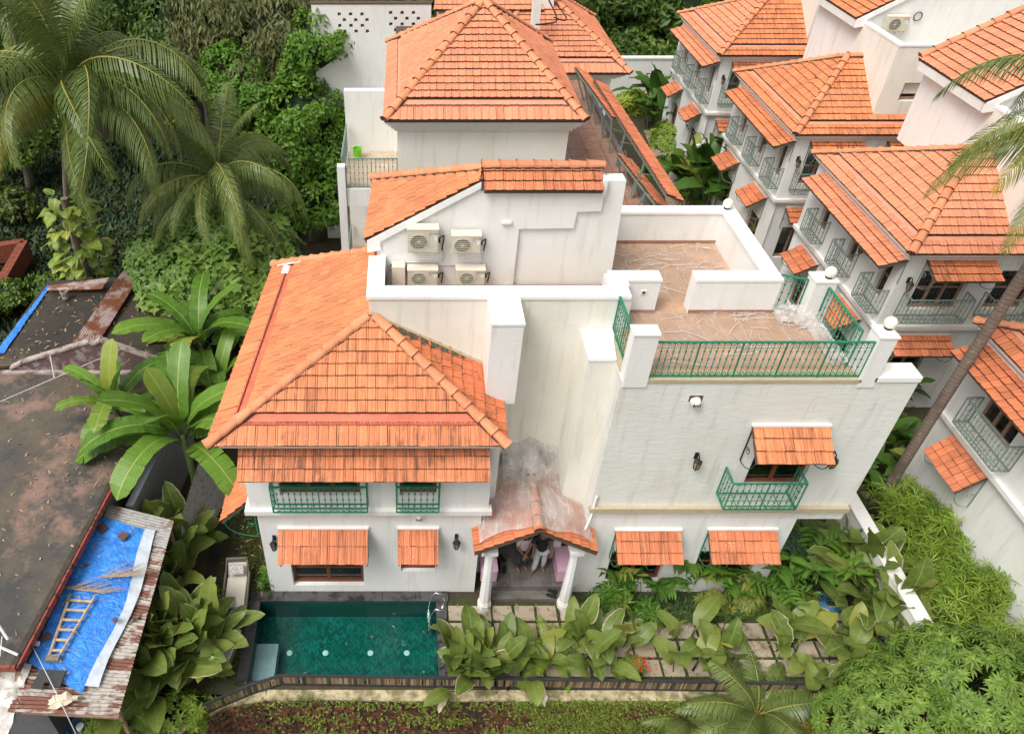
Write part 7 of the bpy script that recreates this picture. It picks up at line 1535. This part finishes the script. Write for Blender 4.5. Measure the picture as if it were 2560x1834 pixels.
# ---- broad leaved trees made of many leaves
def crown_mesh(lobes, n_, size, mat, droop=.3, name='crown', aspect=.42, rot=.55):
    lobes = [(np.array(c, float), np.array(r if hasattr(r, '__len__') else (r, r, r), float)) for c, r in lobes]; w_ = np.array([r[0]*r[1] for c, r in lobes]); w_ /= w_.sum(); idx = RNG.choice(len(lobes), n_, p=w_)
    C = np.array([c for c, r in lobes])[idx]; Rr = np.array([r for c, r in lobes])[idx]; z = RNG.uniform(-.45, 1, n_); a = RNG.uniform(0, 2*math.pi, n_); s = np.sqrt(1-z*z); D = np.c_[s*np.cos(a), s*np.sin(a), z]
    # sub clumps: pull leaves towards random twig directions
    K = 46; tw = RNG.normal(size=(len(lobes), K, 3)); tw[..., 2] = np.abs(tw[..., 2])*.9-.25; tw /= np.linalg.norm(tw, axis=2)[..., None]; tk = RNG.integers(0, K, n_); twd = tw[idx, tk]
    off = RNG.normal(size=(n_, 3))*.19; D2 = twd+off; ln = np.linalg.norm(D2, axis=1)[:, None]; rad = (.88+.16*RNG.uniform(size=(n_, 1)))*(1.0-.9*(np.linalg.norm(off, axis=1)[:, None])**2*2.0); tr = .9+.2*RNG.uniform(size=(len(lobes), K)); rad = rad*tr[idx, tk][:, None]
    pos = C+D2/ln*Rr*rad; keep = np.ones(n_, bool)
    for c, r in lobes: keep &= ~((((pos-c)/(r*.70))**2).sum(1) < 1)
    pos = pos[keep]; D = (D2/ln)[keep]; tkk = (idx*K+tk)[keep]; m = len(pos); nr = D+RNG.normal(size=(m, 3))*rot+[0, 0, .35]; nr /= np.linalg.norm(nr, axis=1)[:, None]
    ax = np.cross(nr, RNG.normal(size=(m, 3))); ax /= np.linalg.norm(ax, axis=1)[:, None]; ax = ax-[0, 0, droop]; ax /= np.linalg.norm(ax, axis=1)[:, None]; sd = np.cross(ax, nr); sd /= np.linalg.norm(sd, axis=1)[:, None]; L_ = size*RNG.uniform(.7, 1.25, m)[:, None]; W_ = L_*aspect*.5
    V = np.stack([pos, pos+ax*L_*.45-sd*W_-nr*L_*.0, pos+ax*L_*.5+nr*L_*-.05, pos+ax*L_*.45+sd*W_, pos+ax*L_], 1).reshape(-1, 3); i = np.arange(m)*5; loops = np.stack([i, i+1, i+2, i+1, i+4, i+2, i, i+2, i+3, i+3, i+2, i+4], 1)
    me = bpy.data.meshes.new(name); me.vertices.add(len(V)); me.vertices.foreach_set('co', V.ravel()); me.loops.add(12*m); me.loops.foreach_set('vertex_index', loops.ravel().astype(np.int32)); me.polygons.add(4*m); me.polygons.foreach_set('loop_start', (np.arange(4*m)*3).astype(np.int32)); me.update(calc_edges=True)
    tint = RNG.uniform(0, 1, len(lobes)*K); at = me.attributes.new('rnd', 'FLOAT', 'FACE'); at.data.foreach_set('value', np.repeat(np.clip(tint[tkk]*.6+RNG.uniform(0, .4, m), 0, 1), 4)); me.materials.append(mat); return me
def tree_leaf(name, c1, c2, c3=None, trans=.22):
    g_ = (1.3, 1.25, 1.1); c1 = tuple(a*b for a, b in zip(c1, g_)); c2 = tuple(a*b for a, b in zip(c2, g_))
    n = N(name); r = n.new('ShaderNodeAttribute', attribute_name='rnd').outputs['Fac']; c = n.mix(r, c1, c2)
    if c3: c = n.mix(n.ramp(r, .86, 1.0, 0, .8), c, c3)
    n.base(c); n.set(roughness=.5); n.b.inputs['Specular IOR Level'].default_value = .3; tl = n.new('ShaderNodeBsdfTranslucent'); n.L(c, tl.inputs[0]); mx = n.new('ShaderNodeMixShader'); mx.inputs[0].default_value = trans; n.L(n.b.outputs[0], mx.inputs[1]); n.L(tl.outputs[0], mx.inputs[2]); n.L(mx.outputs[0], n.out.inputs[0]); return n.mat
T_GREEN = tree_leaf('bright_tree_leaf', (.045, .115, .012), (.115, .225, .026), (.20, .28, .03)); T_GREY = tree_leaf('grey_green_leaf', (.070, .088, .032), (.160, .175, .075), (.20, .19, .10)); T_DARK = tree_leaf('dark_tree_leaf', (.030, .066, .013), (.075, .135, .024)); T_MID = tree_leaf('mid_tree_leaf', (.045, .095, .016), (.115, .185, .030), (.20, .23, .04)); T_OLV = tree_leaf('olive_tree_leaf', (.050, .075, .018), (.11, .14, .03), (.2, .2, .05))
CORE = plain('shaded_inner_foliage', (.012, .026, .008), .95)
def tree(x, y, lobes, n_, size, mat, label, trunk_h=3., droop=.3, aspect=.42, tr=.2, group='broad leaved trees round the villas'):
    t = thing('broadleaf_tree', label, 'tree', (x, y, 0), 0, group); obj('crown', crown_mesh(lobes, n_, size, mat, droop, aspect=aspect), t); m = MB(); m.tube([(0, 0, 0), (.1, .05, trunk_h*.6), (0, 0, trunk_h)], [tr*1.3, tr, tr*.8], 9)
    for c, r in lobes: m.tube([(0, 0, trunk_h*.7), tuple(Vector(c)*.6+Vector((0, 0, trunk_h*.2))), tuple(c)], [tr*.6, tr*.4, tr*.15], 6)
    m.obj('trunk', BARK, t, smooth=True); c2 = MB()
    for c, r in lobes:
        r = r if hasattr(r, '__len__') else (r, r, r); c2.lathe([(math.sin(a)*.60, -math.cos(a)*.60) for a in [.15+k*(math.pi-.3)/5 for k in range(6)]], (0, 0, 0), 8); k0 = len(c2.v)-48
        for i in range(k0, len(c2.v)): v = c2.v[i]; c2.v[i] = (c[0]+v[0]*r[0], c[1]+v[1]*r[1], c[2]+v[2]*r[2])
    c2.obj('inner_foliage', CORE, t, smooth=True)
def treepx(u, v, z, lobes, *a, **k):
    p = P(u, v, z=z); tree(p.x, p.y, [((c[0], c[1], c[2]+z), r) for c, r in lobes], *a, **k)
treepx(760, 300, 5.5, [((0, 0, 0), 1.9), ((-1.6, .6, .3), 1.8), ((.9, -.3, -1.8), 1.7), ((-.8, -.8, -1.2), 1.8), ((.5, 1.6, 1.4), 1.9), ((-2.6, 1.0, 1.0), 1.7), ((.3, -1.4, -3.0), 1.5), ((.8, .8, 2.6), 1.5), ((-2.4, -.4, -1.6), 1.6)], 52000, .22, T_GREEN, 'bright green broad leaved tree beside the rear villa wall', 4, aspect=.5)
treepx(700, 110, 7.5, [((0, 0, 0), 2.6), ((-2.6, 1, .3), 2.3), ((2.3, .8, .5), 2.2), ((1, -1.6, -1.4), 1.8), ((-1, 2, 1.6), 2.4), ((-.6, -1.5, -.8), 1.9)], 40000, .34, T_GREY, 'grey green mango like tree with hanging leaves at the top', 6, droop=1.2, aspect=.26)
treepx(480, 60, 7, [((0, 0, 0), 2.8), ((-2.5, 1.5, .6), 2.5), ((2.0, 2, .8), 2.4), ((0, -2, -1.5), 2.2)], 26000, .32, T_DARK, 'dark tree between the largest palm and the grey green tree', 6, aspect=.35)
treepx(405, 150, 6, [((0, 0, 0), .7), ((.3, -.4, -1.2), .6), ((.5, -.6, -2.4), .6)], 2600, .26, tree_leaf('yellow_vine_leaf', (.14, .22, .02), (.30, .36, .04)), 'small yellow green leafy growth right of the largest palm', 5, aspect=.6, tr=.06)
treepx(260, 40, 6, [((0, 0, 0), 2.6), ((-3, 1, 0), 2.6), ((3, 2, 0), 2.4)], 12000, .34, T_MID, 'green tree mass behind the largest palm', 5)
treepx(40, 360, 2.5, [((0, 0, 0), 1.8), ((-2.2, 1, .3), 2.0), ((1.4, 1.6, .5), 1.6)], 8000, .28, T_MID, 'green undergrowth tree at the left edge below the palm', 2); treepx(40, 520, 1.0, [((0, 0, 0), 1.0), ((-1.4, .6, .2), 1.2)], 3000, .24, T_OLV, 'olive shrub tree at the left edge', 1, tr=.08)
treepx(120, 720, .8, [((0, 0, 0), (1.0, .7, .7)), ((-1.4, -.6, 0), (1.1, .8, .7)), ((-2.6, -1.6, -.2), (1.1, .9, .6)), ((.9, .5, 0), (.8, .6, .6))], 9000, .17, T_MID, 'low leafy thicket left of the blue strip shed', .6, aspect=.6, tr=.05)
treepx(420, 640, 1.0, [((0, 0, 0), 1.0), ((1.2, .4, .2), 1.0), ((-1.0, .6, 0), .9)], 4500, .2, T_DARK, 'dark thicket between vine and breadfruit tree', .8, tr=.06)
treepx(800, 520, 1.0, [((0, 0, 0), (.9, 1.0, .8)), ((-1.2, 1, .2), 1.0)], 2500, .24, T_DARK, 'dark bush in the shade beside the rear villa steps', .8, tr=.06)
for i, (u, v, z, s, mt, n_, lab) in enumerate(((1560, 60, 6, 1.0, T_DARK, 20000, 'dark dense tree right behind the far villa roof'), (1680, 70, 5.5, 1.0, T_GREEN, 20000, 'green tree between far villa and the right hand row'), (1480, 20, 7, 1.0, T_DARK, 12000, 'dark tree top above the far roof hip'), (1620, 20, 8, 1.0, T_MID, 12000, 'mid green tree at the top middle right'), (1760, 30, 7, 1.0, T_MID, 12000, 'tree with yellowish leaves behind the furthest villa'), (1850, 0, 7, 1.0, T_OLV, 8000, 'olive tree peeping over the furthest villa'))):
    yy = 51.5+(i % 3)*1.2; q = P(u, v, y=yy); zz = max(q.z, 4.5); tree(q.x, yy, [((0, 0, zz), 2.9), ((-2.6, .6, zz-.6), 2.4), ((2.4, .6, zz-.4), 2.4), ((0, -1.4, zz-2.6), 2.4), ((-.6, 1.5, zz+1.6), 2.2), ((2.2, -1.2, zz-2.9), 2.0), ((-2.4, -1.0, zz-3.0), 2.0)], int(n_*1.3), .44, mt, lab, 4, aspect=.36)
WOOD_XY = [(-28, 58), (-19, 56), (-10, 57), (-2, 55), (6, 50), (10, 55), (17, 53), (24, 55), (31, 52), (-34, 70), (-22, 72), (-10, 70), (2, 68), (14, 68), (26, 70), (38, 66)]
k = 0
for (x, y, mt) in ((-24, 46, T_MID), (-17, 44, T_DARK), (-10, 44, T_MID), (-4.5, 42, T_GREY), (-28, 58, T_DARK), (-19, 56, T_MID), (-10, 57, T_DARK), (-2, 55, T_MID), (6, 50, T_DARK), (10, 55, T_MID), (17, 53, T_DARK), (24, 55, T_MID), (31, 52, T_DARK), (-34, 70, T_DARK), (-22, 72, T_MID), (-10, 70, T_DARK), (2, 68, T_MID), (14, 68, T_DARK), (26, 70, T_MID), (38, 66, T_DARK)):
    k += 1; wl_ = 'wood tree crown, number %s from the left in the %s row behind the houses' % (('one', 'two', 'three', 'four', 'five', 'six', 'seven', 'eight', 'nine')[{-24: 0, -17: 1, -10: 2, -4.5: 3}.get(x, 0) if y < 47 else sum(1 for q in WOOD_XY if (q[1] > 62) == (y > 62) and q[0] < x)], 'front' if y < 48 else 'middle' if y < 62 else 'rear'); tree(x, y, [((0, 0, 6), 3.6), ((-3.4, 1, 5), 3.2), ((3.2, .6, 5.2), 3.2), ((0, -2.4, 3.6), 3.0), ((-2, 2.4, 6.4), 3), ((2.6, -1.6, 3.2), 2.6)], 6500, .62, mt, wl_, 5, aspect=.4, group='trees of the wood behind the houses')
# ================================================================== PEOPLE in the porch
def skin_obj(name, verts, edges, rad, mat, parent=None, root=0, sub=1):
    me = bpy.data.meshes.new(name); me.from_pydata([tuple(v) for v in verts], edges, []); me.update(); o = bpy.data.objects.new(name, me); COL.objects.link(o)
    md = o.modifiers.new('skin', 'SKIN'); md.use_smooth_shade = True
    if not me.skin_vertices: 
        bpy.context.view_layer.objects.active = o
    for i, sv in enumerate(me.skin_vertices[0].data): r = rad[i]; sv.radius = r if isinstance(r, tuple) else (r, r); sv.use_root = (i == root)
    s = o.modifiers.new('sub', 'SUBSURF'); s.levels = s.render_levels = sub
    dg = bpy.context.evaluated_depsgraph_get(); m2 = bpy.data.meshes.new_from_object(o.evaluated_get(dg)); bpy.data.objects.remove(o)
    m2.polygons.foreach_set('use_smooth', [True]*len(m2.polygons)); return obj(name, m2, parent, mat)
SKIN = plain('brown_skin', (.22, .105, .06), .5, var=.08); HAIRM = plain('black_hair', (.012, .010, .009), .5)
def person(loc, rz, label, J, shirt, trouser, sleeve=.14, hips=.12):
    t = thing('person', label, 'person', loc, rz)
    V = [J[k] for k in ('pelvis', 'waist', 'chest', 'neck', 'chin', 'head')]; E = [(0, 1), (1, 2), (2, 3), (3, 4), (4, 5)]; Rr = [(.125, .10), (.115, .09), (.145, .095), .05, (.062, .07), (.078, .092)]
    def chain(names, rads, start):
        prev = start
        for n_, r in zip(names, rads): V.append(J[n_]); Rr.append(r); E.append((prev, len(V)-1)); prev = len(V)-1
        return prev
    for s in ('l', 'r'):
        chain([s+'hip', s+'knee', s+'ankle', s+'toe'], [.085, .058, .038, .030], 0)
        w_ = chain([s+'sho', s+'elb', s+'wri', s+'palm'], [.055, .040, .026, (.034, .018)], 2)
        d = (Vector(J[s+'palm'])-Vector(J[s+'wri'])).normalized(); sd = d.cross(Vector((.2, .3, 1))).normalized()
        for i, (off, L_) in enumerate(((-.030, .060), (-.010, .072), (.010, .068), (.028, .052))): 
            b = Vector(J[s+'palm'])+sd*off+d*.012; m_ = b+d*L_*.6; e_ = m_+(d+Vector((0, 0, -.5))).normalized()*L_*.5
            V.append(b); Rr.append(.0095); E.append((w_, len(V)-1)); V.append(m_); Rr.append(.0085); E.append((len(V)-2, len(V)-1)); V.append(e_); Rr.append(.0075); E.append((len(V)-2, len(V)-1))
        b = Vector(J[s+'wri'])+sd*-.02; V.append(b+sd*-.022+d*.02); Rr.append(.011); E.append((w_, len(V)-1)); V.append(b+sd*-.04+d*.055); Rr.append(.009); E.append((len(V)-2, len(V)-1))
    skin_obj('body', V, E, Rr, SKIN, t)
    # shirt
    V = [Vector(J['pelvis'])+Vector((0, 0, -.05)), J['pelvis'], J['waist'], J['chest'], Vector(J['chest'])+(Vector(J['neck'])-Vector(J['chest']))*.7]; E = [(0, 1), (1, 2), (2, 3), (3, 4)]; Rr = [(.155, .13), (.150, .125), (.142, .115), (.165, .118), .075]
    for s in ('l', 'r'):
        V.append(J[s+'sho']); Rr.append(.078); E.append((3, len(V)-1)); V.append(Vector(J[s+'sho'])+(Vector(J[s+'elb'])-Vector(J[s+'sho']))*.75); Rr.append(.064); E.append((len(V)-2, len(V)-1))
    skin_obj('shirt', V, E, Rr, shirt, t)
    V = [J['pelvis']]; E = []; Rr = [(.145, .118)]
    for s in ('l', 'r'):
        k_ = Vector(J[s+'knee']); a_ = Vector(J[s+'ankle']); V += [J[s+'hip'], k_, k_+(a_-k_)*.88]; Rr += [.105, .080, .062]; n0 = len(V); E += [(0, n0-3), (n0-3, n0-2), (n0-2, n0-1)]
    skin_obj('trousers', V, E, Rr, trouser, t)
    h = Vector(J['head']); f = Vector(J['face']).normalized(); b = h-f*.02; mb = MB(); n1, n2 = 12, 7
    for i in range(n2+1):
        th = i/n2*math.pi*.62
        for j in range(n1): a = 2*math.pi*j/n1; d = Vector((math.sin(th)*math.cos(a), math.sin(th)*math.sin(a), math.cos(th))); rr = .108*(1-.32*max(0, d.dot(f)-.1)); q = b+Vector((d.x*rr, d.y*rr*1.05, d.z*.118+.02)); mb.v.append(tuple(q))
    for i in range(n2):
        for j in range(n1): mb.f.append((i*n1+j, i*n1+(j+1) % n1, (i+1)*n1+(j+1) % n1, (i+1)*n1+j)); mb.m.append(0)
    mb.obj('hair', HAIRM, t, smooth=True)
    s_ = f.cross(Vector((0, 0, 1))).normalized(); m = MB(); c = h+f*.090+Vector((0, 0, -.035)); m.bar(c-Vector((0, 0, -.03)), c+f*.018-Vector((0, 0, .01)), .018); m.obj('nose', SKIN, t)
    m = MB()
    for k in (-1, 1): c = h+f*.088+s_*.032*k+Vector((0, 0, .0)); m.box(c.x-.011, c.x+.011, c.y-.006, c.y+.006, c.z-.006, c.z+.006)
    m.obj('eyes', HAIRM, t); m = MB(); c = h+f*.086+Vector((0, 0, -.078)); m.bar(c-s_*.022, c+s_*.022, .012, .008); m.obj('mouth', plain('lips', (.25, .07, .05), .5), t)
    m = MB()
    for k in (-1, 1): c = h+s_*.088*k+Vector((0, 0, -.015)); m.lathe([(.004, -.028), (.016, -.015), (.016, .015), (.004, .028)], tuple(c), 8)
    m.obj('ears', SKIN, t); return t
PKS = plain('pale_pink_shirt', (.66, .52, .54), .85, var=.05); DKT = plain('dark_trousers', (.04, .04, .055), .85); BLS = plain('black_tshirt', (.014, .014, .018), .85); GRT = plain('light_grey_trousers', (.45, .46, .48), .85, var=.06)
JA = dict(pelvis=(0, .04, .88), waist=(0, .02, 1.02), chest=(0, -.05, 1.26), neck=(0, -.10, 1.42), chin=(0, -.14, 1.48), head=(0, -.15, 1.56), face=(.6, -.8, -.25), lhip=(.09, .04, .82), lknee=(.10, .0, .46), lankle=(.10, .03, .08), ltoe=(.14, -.12, .035), rhip=(-.09, .04, .82), rknee=(-.10, .02, .46), rankle=(-.10, .04, .08), rtoe=(-.08, -.11, .035),
    lsho=(.18, -.05, 1.36), lelb=(.25, -.06, 1.09), lwri=(.16, -.20, .92), lpalm=(.11, -.27, .88), rsho=(-.18, -.05, 1.36), relb=(-.24, -.02, 1.08), rwri=(-.12, -.20, .93), rpalm=(-.05, -.26, .89))
JB = dict(pelvis=(0, 0, .93), waist=(0, 0, 1.08), chest=(0, 0, 1.34), neck=(0, -.01, 1.50), chin=(-.01, -.03, 1.57), head=(-.01, -.03, 1.66), face=(-.8, -.5, -.15), lhip=(.09, 0, .87), lknee=(.11, -.02, .48), lankle=(.12, .04, .08), ltoe=(.15, -.11, .035), rhip=(-.09, 0, .87), rknee=(-.12, -.08, .48), rankle=(-.16, -.06, .08), rtoe=(-.24, -.19, .035),
    lsho=(.19, 0, 1.45), lelb=(.25, .03, 1.16), lwri=(.20, -.16, .98), lpalm=(.16, -.23, .96), rsho=(-.19, 0, 1.45), relb=(-.36, -.12, 1.24), rwri=(-.50, -.30, 1.16), rpalm=(-.55, -.37, 1.13))
person((3.10, 12.2, .351), R(20), 'person in a pale pink shirt and dark trousers leaning forward in the porch', JA, PKS, DKT)
person((3.55, 12.16, .351), R(5), 'person in a black T-shirt and light trousers gesturing in the porch', JB, BLS, GRT)
BELT = plain('bag_strap', (.03, .03, .03), .6)
# ================================================================== SMALL THINGS: fallen leaves, dirt, pipes
LITTER = grass_mat('fallen_leaves', (.16, .09, .04), (.42, .33, .18), (.10, .05, .02))
def litter(polyxy, z, n, label, size=.06):
    pts = inpoly(polyxy, n, z+.012); tufts('fallen_leaves', LITTER, pts, h=size, w=size*.55, n=1, lean=4.5, label=label, cat='leaf litter')
litter([(-16, 8.3), (-8.0, 8.3), (-7.4, 13.2), (-6.8, 17), (-16, 17)], 2.9, 420, 'small dry leaves scattered over the dark concrete roof', .07)
litter([(-12.2, 17.6), (-7.4, 17.6), (-7.9, 22), (-12, 21.8)], 3.0, 200, 'dry leaves scattered on the rear shed roof', .08)
litter([(-7.5, 12), (-6.4, 11.8), (-6.6, 7.8), (-7.8, 8.4)], 2.54, 60, 'dry leaf bits on the blue tarpaulin', .05)
litter([(1.15, 9.4), (11.8, 9.4), (11.8, 11.4), (1.15, 11.4)], .02, 260, 'fallen leaf bits on the sandstone pavers', .05)
litter([(12.3, 10), (14.3, 10), (14.3, 21), (12.3, 21)], .02, 200, 'fallen leaves on the wet brown driveway pavers', .07)
litter([(-4.9, 9.3), (-4.1, 9.3), (-3.7, 12), (-3.5, 15.5), (-4.9, 15.5)], .04, 160, 'fallen leaves on the lawn strip', .06)
litter([(9, 19), (12, 19), (15, 40), (13, 41)], .02, 300, 'dark leaves on the sandy garden path', .13)
litter([(PX0+.1, PY0+.1), (PX1-.1, PY0+.1), (PX1-.1, PY1-.1), (PX0+.1, PY1-.1)], -.075, 14, 'few leaves floating on the pool water', .04)
# thin vines and drain pipes
t = tag(MB().tube(curve([(4.46, Y1-.06, 3.9), (4.44, Y1-.06, 3.5), (4.42, Y1-.09, 3.2), (4.30, Y1-.2, 2.75)]), .03, 7).obj('drain_pipe', WHITE_TOP, smooth=True), 'white drain pipe at the corner beside the porch roof', 'pipe')
t = tag(MB().tube(curve([(1.93, 11.9, 2.9), (1.90, 11.4, 2.72), (1.88, 11.12, 2.65), (1.86, 11.08, 2.45)]), .03, 7).obj('drain_pipe', WHITE_TOP, smooth=True), 'white pipe elbow at the left front edge of the porch roof', 'pipe')
# green iron brackets under the left side awning, stray stones
